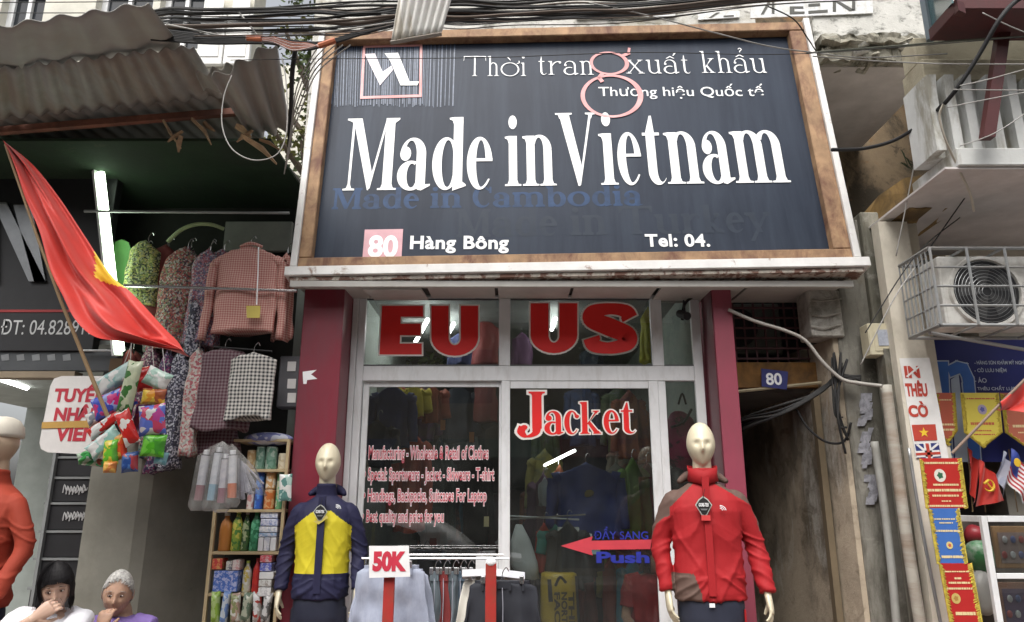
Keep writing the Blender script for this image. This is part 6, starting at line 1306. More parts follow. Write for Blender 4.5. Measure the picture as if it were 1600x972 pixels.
# ---- people
def person(label, H, yaw, tilt, top_m, skin, hair_m, arm_r, arm_l, hand_side, stool=.38, sleeve_len=.28, hairf=None, seedp=0, roll=0, grey=False, lean=(0, 0)):
    """seated figure: H head centre (world), yaw turns the head, arms = (elbow, wrist, finger direction, palm normal) or None"""
    H = Vector(H); cy, sy = cos(yaw), sin(yaw); base = V(H.x + lean[0], H.y + .08 + lean[1], .13)
    Rm = Matrix.Rotation(yaw, 3, 'Z') @ Matrix.Rotation(roll, 3, 'Y') @ Matrix.Rotation(tilt, 3, 'X')
    t = thing('person', label, 'person', base); TH = lambda p: H + Rm @ p
    N_ = V(base.x, base.y - .01, H.z - .118); seat = stool + .13
    bd = head_mb(TH, 1.0, 1)
    bd.add(*(lambda m: (m.v, m.f))(MB().tube([N_ + V(0, .0, -.06), N_ + V(0, -.005, .02), H + Rm @ V(0, .018, -.06)], [.062, .054, .052], 16, 3)))
    def tr_(z, a, b, g=0): return [V(base.x + (a + g) * cos(q * 2 * pi / 24), base.y + (b + g) * sin(q * 2 * pi / 24) - .02, z) for q in range(24)]
    zs_ = [(seat - .1, .165, .13), (seat + .1, .165, .13), (seat + .25, .15, .115), (N_.z - .14, .165, .115), (N_.z - .06, .150, .10), (N_.z - .015, .09, .07), (N_.z + .0, .056, .055)]
    bd.loft([tr_(*q) for q in zs_]); sh = MB(); sh.loft([tr_(*q, .012) for q in zs_[:-1]] + [[p.lerp(N_, .0) for p in tr_(N_.z - .003, .066, .062)]])
    for sd, A in ((-1, arm_r), (1, arm_l)):
        S0 = V(base.x + sd * .155, base.y - .01, N_.z - .055)
        if A is None: A = (S0 + V(sd * .05, -.02, -.26), S0 + V(sd * .0, -.24, -.36), V(0, -1, -.2), V(0, 0, -1))
        E_, W_, fd, pn = map(Vector, A)
        bd.add(*(lambda m: (m.v, m.f))(MB().tube([S0 - V(sd * .04, 0, 0), S0, S0.lerp(E_, .5), E_, E_.lerp(W_, .35), E_.lerp(W_, .75), W_], [.045, .047, .042, .036, .038, .029, .024], 12)))
        h_ = hand_mb(W_, fd, pn, side=sd if hand_side == 0 else hand_side, curl=.85 if A is not None else .4, s=.95); bd.add(h_.v, h_.f)
        e2 = S0.lerp(E_, sleeve_len / .28 * .72); sh.add(*(lambda m: (m.v, m.f))(MB().tube([S0 - V(sd * .07, 0, -.01), S0, S0.lerp(e2, .5), e2], [.055, .064, .062, .060], 14)))
    for sd in (-1, 1):
        hip = V(base.x + sd * .09, base.y - .02, seat); kn = V(base.x + sd * .13, base.y - .42, seat + .03); an = V(base.x + sd * .12, base.y - .40, .2)
        bd.add(*(lambda m: (m.v, m.f))(MB().tube([hip, kn, kn.lerp(an, .4), an, an + V(0, -.10, -.05)], [.08, .06, .055, .038, .035], 12)))
    fuse('body', bd, skin, t, .0042, it=1)
    fuse('shirt', sh, top_m, t, .006, None, lambda p: .005 * (1 - abs(noise.noise(V(p.x * 11, p.y * 8, p.z * 6 + seedp))) * 4))
    lg = MB()
    for sd in (-1, 1):
        hip = V(base.x + sd * .09, base.y - .0, seat); kn = V(base.x + sd * .13, base.y - .42, seat + .03); an = V(base.x + sd * .12, base.y - .40, .26); lg.add(*(lambda m: (m.v, m.f))(MB().tube([hip, hip.lerp(kn, .5), kn, kn.lerp(an, .4), an], [.095, .088, .074, .068, .062], 12)))
    fuse('trousers', lg, mat('dark_trousers', (.03, .03, .035), .8), t, .01)
    eye_w = mat('eye_white', (.55, .52, .48), .3, bump=0); eye_d = mat('eye_dark', (.02, .012, .008), .2, bump=0); lip = mat('lip_%d' % seedp, tuple(x * y for x, y in zip((.42, .16, .12), (1, 1, 1))), .5, bump=0)
    for sd in (-1, 1):
        e = obj('eye', MB().ell(TH(V(sd * .027, -.0775, .006)), (.0125, .006, .0042 if grey else .0055), 12, 8), eye_w, t); obj('iris', MB().ell(TH(V(sd * .027, -.0838, .0055)), (.0055, .003, .0045), 10, 6), eye_d, e)
        obj('eyelid', MB().tube([TH(V(sd * (.027 + q * .0145), -.0835 + abs(q) * .007, .0115 - abs(q) ** 2 * .006)) for q in (-1, -.5, 0, .5, 1)], .0024, 6), mat('lid_%d' % seedp, (.20, .11, .08), .6) if not grey else mat('lid_%d' % seedp, (.28, .17, .13), .6), t)
        obj('eyebrow', MB().tube([TH(V(sd * (.030 + q * .019), -.0885 + abs(q) * .008, .030 - q * q * .005 + q * 0)) for q in (-1, -.3, .4, 1)], .0022, 5, flat=.6), eye_d if not grey else mat('grey_brow', (.25, .23, .22), .9), t)
    obj('mouth', MB().tube([TH(V(q * .022, -.0905 + abs(q) * .008, -.0625 + abs(q) * .002)) for q in (-1, -.5, 0, .5, 1)], [.002, .0042, .0035, .0042, .002], 6), lip, t)
    for k_ in ((0,) if not grey else (0, 1, 2)):
        for sd in (-1, 1): obj('crease', MB().tube([TH(V(sd * (.024 + k_ * .012), -.0915 + k_ * .012, -.028 - k_ * .002)), TH(V(sd * (.034 + k_ * .01), -.083 + k_ * .01, -.058))], .0011, 4), MATS['lid_%d' % seedp], t)
    # hair: a thin base cap under many fine locks
    rh_ = random.Random(seedp + 50); n = 40; rings = []
    hl = lambda a: R(106) - R(56) * max(0, -sin(a)) ** .8 + R(28) * max(0, sin(a))
    for i in range(15):
        q = []
        for j in range(n):
            a = 2 * pi * j / n; fr = max(0, -sin(a)); lo = hl(a) if grey else R(92) - R(30) * fr ** 2 + (R(40) if sin(a) > .15 else 0)
            if grey: lo -= R(9)
            tt = max(.03, lo * i / 14); x, y, z = sin(tt) * cos(a), sin(tt) * sin(a), cos(tt); q.append(TH(V(.0765 * x, .097 * y, .121 * z)))
        rings.append(q)
    ho = obj('hair', MB().loft(rings, cap=False), hair_m, t, smooth=True, solid=.003)
    lk = MB()
    for i in range(650 if grey else 900):
        r_ = (.985 if grey else .99) + rh_.uniform(0, .04); pts = []
        if grey:
            a = rh_.uniform(0, 2 * pi); lo = hl(a) * (rh_.uniform(.3, 1.0) if rh_.random() < .6 else rh_.uniform(.93, 1.07)); A = V(sin(lo) * cos(a), sin(lo) * sin(a), cos(lo)); Bk = V(rh_.uniform(-.2, .2), .95, -.25 + rh_.uniform(-.15, .15))
            for k in range(7):
                p = A.lerp(Bk, k / 6).normalized(); pts.append(TH(V(.0765 * p.x * r_, .098 * p.y * r_, .121 * p.z * r_) * (1 + .02 * sin(pi * k / 6))))
        else:
            a = rh_.uniform(0, 2 * pi); fr = max(0, -sin(a)); end = R(66) if fr > .55 else R(112); wob = rh_.uniform(-.15, .15)
            for k in range(7):
                f = R(6) + (end - R(6)) * k / 6; aa = a + wob * k / 6; hw = 1 + .06 * k / 6
                pts.append(TH(V(.0765 * sin(f) * cos(aa) * r_ * hw, .098 * sin(f) * sin(aa) * r_ * hw, .121 * cos(f) * r_)))
            if fr <= .55: pts.append(pts[-1] + V(rh_.uniform(-.008, .008), rh_.uniform(-.008, .008), -.05 + rh_.uniform(-.02, .02)))
        w_ = rh_.uniform(.0012, .0032); lk.tube(pts, [w_ * (.3 if grey else 1), w_ * 1.2, w_ * .3], 3)
    obj('hair_locks', lk, hair_m, ho, kind='stuff')
    if grey: obj('hair_bun', MB().ell(TH(V(0, .105, -.01)), (.035, .03, .035), 12, 8), hair_m, ho)
    obj('stool', MB().lathe((base.x, base.y + .02, .13), [(.13, 0), (.15, stool - .02), (.155, stool), (.02, stool)], 16), mat('blue_plastic_stool', (.05, .12, .3), .4), t)
    return t
skin_a = mat('skin_girl', (.50, .33, .25), .5, var=.05, bump=.05); skin_b = mat('skin_old', (.40, .245, .17), .6, var=.12, sc=30, bump=.5, bsc=90, bd=.004)
for m_ in (skin_a, skin_b): b_ = m_.node_tree.nodes['Principled BSDF']; b_.inputs['Subsurface Weight'].default_value = .12; b_.inputs['Subsurface Radius'].default_value = (.01, .004, .002)
hair_b = mat('black_hair', (.010, .009, .010), .6, spec=.2, var=.3, sc=60, stretch=None, bump=.6, bsc=220); hair_g = mat('grey_hair', (.42, .41, .39), .8, spec=.2, var=.45, sc=80, bump=.7, bsc=220)
hO = P(184, 927, 4.3)
person('old woman with grey hair in a purple shirt, hand at her mouth', hO, R(20), R(8), mat('purple_cotton', (.17, .11, .32), .85, bump=.2), skin_b, hair_g,
       (hO + V(-.10, -.20, -.36), hO + V(.02, -.175, -.165), V(.12, .22, .9), V(-.1, 1, -.1)), None, 0, hairf=lambda a, fr: R(118) - R(2) + (R(22) * fr ** .8 if fr > 0 else -R(18) * (1 if sin(a) > .2 else .3)) - (R(32) if fr < .25 else 0), seedp=3, grey=True, roll=R(3))
hG = P(88, 915, 3.95)
person('young woman with short black hair in a white T-shirt, hand over her mouth', hG, R(26), R(20), mat('white_cotton', (.62, .62, .66), .85, bump=.2), skin_a, hair_b,
       (hG + V(-.16, -.20, -.27), hG + V(.03, -.20, -.13), V(.62, .25, .5), V(.0, 1, .1)), (hG + V(.20, -.28, -.30), hG + V(.08, -.36, -.42), V(-.5, -.5, -.6), V(0, 0, -1)), 0, hairf=lambda a, fr: R(96) + (R(4) * fr) - (R(52) if fr < .45 else 0), seedp=6, roll=R(-8), lean=(-.06, .03))
# ------------------------------------------------------------------ rack in front of the door with cheap jeans
YR = 4.45
rk = thing('clothes_rack', 'low chrome clothes rail before the shop door holding jeans and shorts', 'clothes rack', P(700, 990, YR + .2))
zr = P(650, 874, YR).z
def jeans(px0, px1, pyt, pyb, Y, m, label, name='hanging_jeans', cat='jeans', seed=0, split=True, **k):
    o = hang(px0, px1, pyt, pyb, Y, m, label, cat, name=name, seed=seed, shoulder=.0, flare=k.pop('flare', 1.35), fold=.036, t=.09, **k)
    c = at((px0 + px1) / 2, pyt, Y); w = pxlen(px1 - px0, Y, pyt)
    obj('waistband', MB().loft([[c + V(w * .43 * cos(a), .047 * sin(a), z) for a in [2 * pi * j / 24 for j in range(24)]] for z in (-.035, 0.0, .003)]), m, o)
    for x in (-.3, -.1, .12, .32): obj('belt_loop', MB().box(c + V(x * w - .005, -.052, -.045), c + V(x * w + .005, -.046, .004)), m, o)
    obj('fly_seam', MB().tube([c + V(0, -.05, -.03), c + V(.004, -.062, -.12), c + V(.002, -.07, -.3)], .0025, 4), mat('seam_thread', (.35, .36, .42), .8), o)
    for sd in (-1, 1): obj('clip', MB().box(c + V(sd * w * .30 - .012, -.055, -.01), c + V(sd * w * .30 + .012, -.03, .03), .003), chrome, o)
    return o
denim = mat('pale_denim', (.30, .33, .42), .85, var=.12, sc=14, bump=.4, bsc=160, c2=(.40, .43, .52), amt=.6, sc2=6, stretch=(3, 1, .6))
denim2 = mat('grey_denim', (.12, .15, .17), .85, bump=.3, bsc=120); cream_c = mat('cream_cotton', (.60, .58, .52), .85, bump=.25, bsc=90); blackc = mat('black_cotton', (.018, .02, .028), .8, bump=.2)
obj('rail', MB().tube([V(P(560, 900, YR).x, YR + .08, zr), V(P(795, 900, YR).x, YR + .08, zr)], .007, 8), chrome, rk)
obj('rail', MB().tube([V(P(560, 900, YR).x, YR + .42, zr + .0), V(P(785, 900, YR).x, YR + .42, zr + .0)], .007, 8), chrome, rk)
for px in (566, 770): 
    x = P(px, 900, YR).x; obj('post', MB().tube([(x, YR + .08, .13), (x, YR + .08, zr)], .007, 8), chrome, rk); obj('post', MB().tube([(x, YR + .42, .13), (x, YR + .42, zr)], .011, 8), chrome, rk)
jeans(562, 662, 884, 1010, YR - .03, denim, 'pale blue jeans hung behind the 50K price card', seed=3)
jeans(570, 668, 890, 1010, YR + .06, denim, 'second pale blue jeans just behind the first pair', seed=13)
for i, (px, m, l) in enumerate(((672, denim2, 'grey denim'), (686, mat('dark_red_cotton', (.20, .03, .03), .85), 'dark red'), (700, denim2, 'charcoal denim'), (712, mat('steel_blue_cotton', (.08, .12, .16), .85), 'steel blue'), (724, mat('pale_grey_cotton', (.30, .31, .31), .85), 'pale grey'))):
    jeans(px, px + 16, 894, 1012, YR + .16 + i * .02, m, 'narrow folded %s trousers hanging between the pale jeans and white trousers' % l, name='hanging_trousers', cat='trousers', seed=20 + i, flare=1.8)
jeans(726, 800, 902, 1012, YR - .05, cream_c, 'cream trousers hanging left of the black shorts', name='hanging_trousers', cat='trousers', seed=31, flare=1.5)
tag(obj('folded_trousers', MB().loft([[P(x, y, YR + dy) for y, dy in ((888 + k, -.12), (899 + k, -.13), (903 + k, -.02), (893 + k, .02))] for x, k in ((722, 2), (770, 0), (820, 6))]), mat('white_cotton2', (.66, .66, .68), .85, c2=(.4, .42, .5), amt=.4, sc2=8)), 'white folded trousers lying over the top of the black shorts', 'trousers')
jeans(735, 835, 908, 1012, YR - .18, blackc, 'black shorts on clips in front of the cream trousers', name='hanging_shorts', cat='shorts', seed=33, flare=1.3)
for px, w_, pt, l in ((608, 17, 866, 'red post under the 50K price card'), (767, 17, 880, 'worn red post with a white cap beside the black shorts')):
    x = P(px, 930, YR - .3).x; wd = pxlen(w_, YR - .3, 930); o = obj('red_post', MB().box((x - wd / 2, YR - .32, .13), (x + wd / 2, YR - .30, P(px, pt, YR - .3).z), .002), mat('red_painted_steel', (.36, .028, .022), .5, c2=(.2, .05, .03), amt=.5, sc2=12)); tag(o, l, 'post')
    if px == 767: obj('cap', MB().ell((x, YR - .31, P(px, 878, YR - .3).z), (wd * .5, .02, .022), 12, 8), vinyl_white, o)
pc = thing('price_card', 'white card with red 50K price on the red post', 'price card', P(609, 905, YR - .35))
KP = YP(YR - .34)
quadpx(KP, [(577, 853), (639, 853), (641, 901), (577, 903)], mat('white_card', (.78, .78, .78), .5, bump=0), pc, 'card', c=0, th=.006)
word(KP, '50K', 582, 893, 635, 861, mat('price_red', (.52, .03, .06), .5, bump=0), pc, off=.06, c=.008)
# ------------------------------------------------------------------ inside the shop
lamp('ceiling_lamp', P(851, 727, 6.4) , P(898, 704, 6.0), .011, 14, 'slanting tube lamp seen through the right glass door', house=False)
for (a_, b_, l) in (((646, 540, 7.2), (668, 500, 5.9), 'glowing tube added for the bright reflection behind the first letter of the left transom pane'), ((700, 522, 7.0), (709, 506, 6.4), 'short lamp glowing in the left transom pane by the second letter'), ((862, 515, 7.0), (868, 498, 6.2), 'short lamp glowing behind the third letter over the right door'), ((944, 518, 7.2), (966, 534, 8.2), 'tube lamp glowing behind the last letter over the right door')):  # first tube is added to stand in for a bright reflection
    lamp('ceiling_lamp', P(*a_), P(*b_), .018, 12, l, house=False)
gs = [((590, 640, 600, 700, 6.0, (.03, .04, .14)), 'dark blue jacket high on the left inside the shop'), ((636, 662, 598, 650, 6.4, (.48, .40, .03)), 'yellow garment high inside the left shop window'), ((664, 690, 600, 660, 6.5, (.28, .06, .03)), 'rust red garment high inside the left shop window'),
 ((696, 740, 600, 690, 7.2, (.03, .035, .05)), 'black jacket deep inside behind the left door glass'), ((742, 776, 590, 660, 7.0, (.16, .03, .025)), 'dark red jacket high behind the left door glass'), ((624, 664, 672, 830, 6.2, (.42, .06, .025)), 'long orange red coat behind the red lettering'),
 ((570, 612, 655, 730, 5.7, (.012, .015, .03)), 'black bag hanging in the left shop window'), ((664, 700, 700, 860, 6.6, (.03, .05, .045)), 'dark green coat behind the left door glass'), ((700, 760, 700, 850, 7.4, (.035, .03, .03)), 'charcoal coat deep behind the left door glass'),
 ((836, 862, 738, 850, 6.4, (.06, .02, .05)), 'dark plum jacket left of the blue one behind the right door'), ((842, 858, 745, 790, 6.2, (.32, .36, .36)), 'pale grey shirt edge behind the right door'), ((862, 884, 725, 840, 6.3, (.30, .08, .03)), 'rust orange jacket edge behind the right door'),
 ((868, 962, 722, 838, 5.95, (.025, .045, .20)), 'royal blue jacket with a yellow chest patch behind the right door'), ((940, 984, 722, 860, 6.6, (.14, .14, .12)), 'grey striped shirt behind the right door'), ((975, 1000, 715, 850, 6.3, (.10, .20, .03)), 'green jacket behind the right door'), ((1000, 1020, 720, 870, 6.4, (.10, .02, .02)), 'dark red jacket at the right edge of the right door'),
 ((838, 862, 815, 890, 5.9, (.36, .03, .02)), 'red shirt on the low rail inside the right door'), ((855, 880, 818, 870, 5.85, (.04, .22, .19)), 'teal shirt on the low rail inside the right door'), ((868, 905, 812, 920, 5.7, (.02, .022, .024)), 'black shirt on the low rail inside the right door'), ((880, 925, 825, 900, 5.9, (.02, .02, .02)), 'second black shirt on the low rail inside the right door'),
 ((890, 915, 880, 985, 6.6, (.20, .04, .03)), 'brick red trousers low inside the right door'), ((975, 1000, 870, 990, 6.4, (.05, .22, .30)), 'sky blue trousers low inside the right door'), ((942, 962, 870, 990, 6.5, (.28, .05, .03)), 'red trousers low inside the right door'), ((800, 836, 815, 985, 6.6, (.02, .02, .025)), 'black coat low inside the right door'),
 ((1000, 1022, 480, 566, 5.8, (.50, .48, .03)), 'yellow jacket hanging in the right transom pane'), ((740, 778, 500, 570, 6.8, (.22, .03, .03)), 'red jacket hanging in the left transom pane'), ((700, 740, 520, 572, 7.0, (.04, .05, .14)), 'blue jacket hanging in the left transom pane'), ((800, 830, 520, 572, 7.0, (.12, .05, .12)), 'plum jacket hanging in the right transom pane'), ((905, 940, 545, 572, 7.2, (.02, .03, .05)), 'dark jacket low in the right transom pane')]
for i, ((x0, x1, y0, y1, Y, c), l) in enumerate(gs):
    o = hang(x0, x1, y0, y1, Y, mat('cloth_in_%d' % i, c, .7, var=.2, bump=.2), l, l.split()[-1] if 0 else 'garment', name='hanging_garment', seed=40 + i, t=.14, flare=1.08, sleeves=1 if x1 - x0 > 24 and y0 > 590 else 0, shoulder=.07, fold=.03)
    if x0 == 868: obj('chest_patch', MB().ell(P(916, 770, 5.87), (.06, .012, .035), 12, 6), mat('dull_yellow_patch', (.30, .24, .05), .7), o)
cin = [(.20, .22, .24), (.30, .10, .04), (.05, .12, .16), (.28, .26, .20), (.10, .04, .12), (.04, .08, .22), (.34, .05, .04), (.10, .14, .06), (.03, .03, .04), (.4, .36, .1)]
ri = random.Random(77)
for i in range(22):
    lft = i % 2 == 0; x0_ = ri.uniform(575, 740) if lft else ri.uniform(815, 985); w_ = ri.uniform(22, 44); y0_ = ri.choice((604, 640, 700, 760, 860)) + ri.uniform(-8, 8); Y_ = ri.uniform(6.5, 7.6)
    hang(x0_, x0_ + w_, y0_, y0_ + ri.uniform(70, 110), Y_, mat('cloth_mid_%d' % (i % 10), cin[i % 10], .7, var=.2, bump=.2, c2=cin[(i + 3) % 10], amt=.6, sc2=7), 'garment on the crowded rails half way back inside the shop', 'garment', name='hanging_garment', grp='garments on the middle rails', seed=90 + i, t=.12, flare=1.1, sleeves=1, shoulder=.07, fold=.03)
for i in range(16):
    x = -.95 + (i % 8) * .27 + rc.uniform(-.05, .05); y = 8.2 + (i // 8) * .5; z = [2.5, 1.9][i // 8] + rc.uniform(-.05, .05)
    garment('hanging_garment', (x, y, z), .30, .75, .16, mat('deep_cloth_%d' % (i % 6), [(.05, .02, .02), (.02, .03, .06), (.03, .03, .03), (.06, .05, .04), (.02, .04, .04), (.08, .02, .03)][i % 6], .8), 'dark garment on the far rails deep inside the shop', 'garment', 'garments on the far rails', seed=i, hanger=False)
tag(obj('inside_rail', MB().tube([P(792, 806, 5.75), P(905, 812, 5.75)], .007, 8), dull_steel), 'chrome rail inside the right door at waist height', 'rail')
tag(obj('inside_rail', MB().tube([P(792, 812, 5.65), P(915, 804, 5.65)], .006, 8), mat('dim_rail', (.16, .15, .14), .6)), 'thin steel rail crossing just before the other rail inside the right door', 'rail')
for i, (x, y) in enumerate(((692, 664), (737, 683), (760, 815))): tag(obj('price_tag', MB().box(P(x - 4, y + 8, 6.0), P(x + 4, y - 8, 6.0) + V(0, .004, 0)), mat('orange_tag_%d' % i, [(.5, .18, .04), (.5, .2, .05), (.7, .6, .35)][i], .6)), ['orange price tag hanging behind the left door glass', 'second orange price tag, lower and further right behind the left door', 'cream price tag by the middle door stile'][i], 'price tag')
tag(obj('white_bag', MB().loft([[P(812, 822, 5.6) + V(.03 * cos(a), .02 * sin(a), 0) for a in [k * pi / 6 for k in range(12)]], [P(812, 845, 5.6) + V(.075 * cos(a), .04 * sin(a), 0) for a in [k * pi / 6 for k in range(12)]], [P(818, 880, 5.6) + V(.10 * cos(a), .05 * sin(a), 0) for a in [k * pi / 6 for k in range(12)]], [P(828, 905, 5.6) + V(.08 * cos(a), .05 * sin(a), 0) for a in [k * pi / 6 for k in range(12)]]]).jitter(.02, 14), mat('white_plastic_toy', (.5, .52, .53), .4), smooth=True), 'crumpled white bag hanging by the middle stile inside the door', 'bag')
for i, (y, x1_) in enumerate(((824, 905), (834, 925), (846, 935), (858, 938))):
    tag(obj('folded_shirt', MB().loft([[P(x, y + q * 8, 5.7) + V(0, d_, 0) for q, d_ in ((0, 0), (1, -.01), (1, .12), (0, .12))] for x in (872 + i * 6, x1_ - 4, x1_)]), mat('pale_shirt_%d' % i, [(.5, .5, .48), (.42, .45, .47), (.5, .52, .54), (.35, .48, .5)][i], .8)), ['white folded shirt topmost on the pile inside the right door', 'grey white folded shirt second in the pile', 'white folded shirt third in the pile', 'pale teal folded shirt at the bottom of the pile'][i], 'shirt')
db = thing('duffel_bag', 'yellow duffel bag with black straps and dark lettering inside the right door', 'bag', P(870, 985, 5.5))
yb = mat('yellow_tarpaulin', (.42, .29, .025), .4, var=.1, bump=.15)
a0_ = P(873, 896, 5.6); ax_ = P(876, 1010, 5.6) - a0_
obj('body', MB().loft([[a0_ + ax_ * f + V(.135 * k * cos(q * pi / 10), .11 * k * sin(q * pi / 10), 0) for q in range(20)] for f, k in ((-.02, .8), (0, .95), (.1, 1), (.6, 1.02), (1, .98))]).jitter(.012, 8), yb, db, smooth=True)
DP = YP(5.455)
for q in ([(855, 905), (861, 905), (864, 940), (857, 940)], [(898, 900), (902, 900), (906, 972), (902, 972)]): quadpx(DP, q, blk, db, 'strap', c=.012, th=.004)
obj('handle', MB().tube([P(868, 915, 5.43), P(875, 902, 5.40), P(884, 910, 5.43)], .010, 8, 4), blk, db)
for i, (s_, x) in enumerate((('THE', 892), ('NORTH', 881), ('FACE', 870))):
    vs, fs = text_mb(s_, .04); q = fit(vs, 0, 0, .25, .042); o0 = DP.hit(x, 925)
    obj('lettering', MB().add([DP.w(o0[0] + b - .02, o0[1] - a, .016) for a, b in q], fs), mat('dark_print', (.04, .03, .02), .5, bump=0), db)
rp = P(1018, 870, 5.9)
person('person in a red shirt standing close behind the right door edge', rp, R(30), R(5), mat('red_shirt', (.30, .015, .02), .8, bump=.2), skin_b, hair_b, None, None, 0, hairf=lambda a, fr: R(96) + (R(8) * fr) - (R(40) if fr < .45 else 0), seedp=8, stool=.5)
pbk = thing('backpack', 'magenta backpack with black straps hanging behind the narrow side pane', 'backpack', P(1068, 770, 5.6))
obj('body', MB().ell(P(1064, 690, 5.62), (.13, .10, .24), 18, 12).jitter(.02, 9), mat('magenta_nylon', (.27, .02, .08), .6, var=.2, c2=(.02, .02, .02), amt=.8, sc2=9, edge=(.55, .58)), pbk, smooth=True)
obj('strap', MB().tube([P(1048, 668, 5.5), P(1068, 660, 5.48), P(1080, 640, 5.5)], .02, 8, 3, .5), blk, pbk); obj('pocket', MB().ell(P(1058, 760, 5.6), (.10, .09, .14), 14, 10), blk, pbk, smooth=True)
obj('handle', MB().tube([P(1060, 632, 5.55), P(1066, 615, 5.55), P(1072, 632, 5.55)], .008, 6, 4), blk, pbk)
# ------------------------------------------------------------------ right shop: blue sign, pennants, flags, cabinet
BS = YP(5.0)
bs = thing('blue_shop_sign', 'dark blue shop sign with a huge pale blue letter n under the air conditioner', 'sign', P(1540, 720, 5.0))
quadpx(BS, [(1448, 533), (1720, 528), (1740, 722), (1472, 722)], mat('deep_blue_sheet', (.018, .022, .14), .35, var=.2, sc=1.5, bump=0), bs, 'panel', c=0, th=.02)
lb = mat('sky_blue_letter', (.045, .15, .48), .4, bump=0); lbo = mat('pale_blue_edge', (.45, .52, .62), .5, bump=0)
npoly = [[(1455, 566), (1478, 566), (1485, 722), (1463, 722)], [(1476, 574), (1492, 566), (1497, 584), (1482, 590)], [(1492, 566), (1508, 570), (1501, 592), (1496, 583)], [(1508, 570), (1518, 592), (1503, 606), (1500, 590)], [(1518, 592), (1523, 640), (1506, 650), (1501, 600)], [(1523, 640), (1529, 722), (1511, 722), (1505, 646)]]
quadpx(BS, [(1483, 594), (1495, 586), (1510, 722), (1490, 722)], lbo, bs, 'letter_gap', c=.0215, th=.0008)
heavy(BS, npoly, lb, lbo, bs, .009, c=.024)
for s_, y, x1_ in (('- HÀNG SƠN KHẢM MỸ NGHỆ', 572, 1600), ('- CỜ LƯU NIỆM', 584, 1570), ('- ÁO', 599, 1539), ('- THÊU CHẤT LƯỢNG', 612, 1596)): word(BS, s_, 1520, y, x1_, y - 9, mat('pale_blue_text', (.5, .55, .66), .5, bump=0), bs, off=.02, c=.023)
shop2 = thing('flag_shop', 'dim flag and souvenir shop interior at the right edge', 'shop', (4, 6, .12))
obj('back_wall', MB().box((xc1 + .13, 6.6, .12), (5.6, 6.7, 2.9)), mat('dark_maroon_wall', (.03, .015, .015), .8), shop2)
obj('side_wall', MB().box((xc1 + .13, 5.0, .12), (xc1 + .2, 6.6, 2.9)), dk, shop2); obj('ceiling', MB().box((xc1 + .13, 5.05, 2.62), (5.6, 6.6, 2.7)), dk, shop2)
fringe_m = mat('yellow_fringe', (.48, .38, .05), .8, var=.3, sc=30)
def pennant(px0, px1, py0, py1, Y, c, edge_c, label, lines, skew=0, emblem=None, point=True, grp=None):
    pl = YP(Y); t_ = thing('pennant', label, 'pennant', pl.w(*pl.hit((px0 + px1) / 2, py1)), grp)
    m = mat('satin_%d_%d' % (px0, py0), c, .4, var=.1, sc=4, bump=.25, bsc=12, bd=.01); lc = mat('satin_print_%s' % ('r' if edge_c == 'r' else 'y'), (.45, .10, .05) if edge_c == 'r' else (.68, .55, .30), .6, bump=0)
    mid = (px0 + px1) / 2 + skew; ys_ = py0 + (py1 - py0) * (.72 if point else 1)
    q = [(px0, py0), (px1, py0), (px1 + skew, ys_)] + ([(mid, py1)] if point else []) + [(px0 + skew, ys_)]
    quadpx(pl, q, m, t_, 'cloth', c=0, th=.004)
    fr = MB(); pts = q[1:] + [q[0]] if point else [q[1], q[2], q[3], q[0]]
    rf = random.Random(px0)
    for i in range(len(pts) - 1):
        A = Vector(pl.hit(*pts[i])); B = Vector(pl.hit(*pts[i + 1])); L = (B - A).length; n_ = int(L / .006)
        if not point and i == 1: continue
        nn = Vector(((B - A).y, -(B - A).x)).normalized()
        for k in range(n_):
            p = A.lerp(B, k / n_); e = p + nn * rf.uniform(.018, .03) + Vector((rf.uniform(-.004, .004), -.01)); fr.tube([pl.w(p.x, p.y, .003), pl.w((p.x + e.x) / 2, (p.y + e.y) / 2, .008 + rf.uniform(0, .006)), pl.w(e.x, e.y, .002)], .0028, 4)
    obj('fringe', fr, fringe_m, t_, kind='stuff')
    for (y, a, b, hh) in lines:
        fx = px0 + skew * (y - py0) / (ys_ - py0); W_ = px1 - px0; rl = random.Random(y); x = fx + W_ * a; k = MB()
        while x < fx + W_ * b:
            w_ = rl.uniform(1.2, 3.2); A = pl.hit(x, y + hh); B = pl.hit(x + w_, y); k.pbox(pl, A[0], A[1], B[0], B[1], .0045, .0055); x += w_ + rl.uniform(.5, 1.6)
        obj('print_line', k, lc, t_, kind='stuff')
    bx_ = [(px0 + 4, py0 + 5), (px1 - 4, py0 + 5)]
    if emblem:
        ex, ey, er, ec, ic = emblem; a = pl.hit(ex, ey); k = pxlen(er, Y, ey)
        eo = obj('emblem', MB().loft([[pl.w(a[0] + k * cos(q_ * pi / 12), a[1] + k * 1.1 * sin(q_ * pi / 12), c_) for q_ in range(24)] for c_ in (.0045, .006)]), mat('emblem_%d' % ex, ec, .5, bump=0), t_)
        obj('emblem_figure', MB().poly([pl.w(a[0] + k * .6 * cos(q_ * pi / 5) * (1 if q_ % 2 else .7), a[1] + k * .65 * sin(q_ * pi / 5) * (1 if q_ % 2 else .7), .0065) for q_ in range(10)]), mat('emblem_in_%d' % ex, ic, .5, bump=0), eo)
    return t_
pennant(1460, 1492, 614, 696, 4.82, (.42, .10, .06), 'y', 'dull red pennant half hidden behind the printed wall sign', [(624, .1, .8, 2), (662, .2, .85, 3), (670, .3, .8, 3)], 4, emblem=None)
pennant(1500, 1560, 614, 700, 4.78, (.60, .50, .08), 'r', 'bright yellow pennant with red print and dark fringe', [(622, .15, .85, 2), (660, .2, .8, 4), (672, .3, .7, 2), (678, .25, .8, 2)], 6, emblem=(1534, 640, 7, (.35, .3, .4), (.1, .1, .3)))
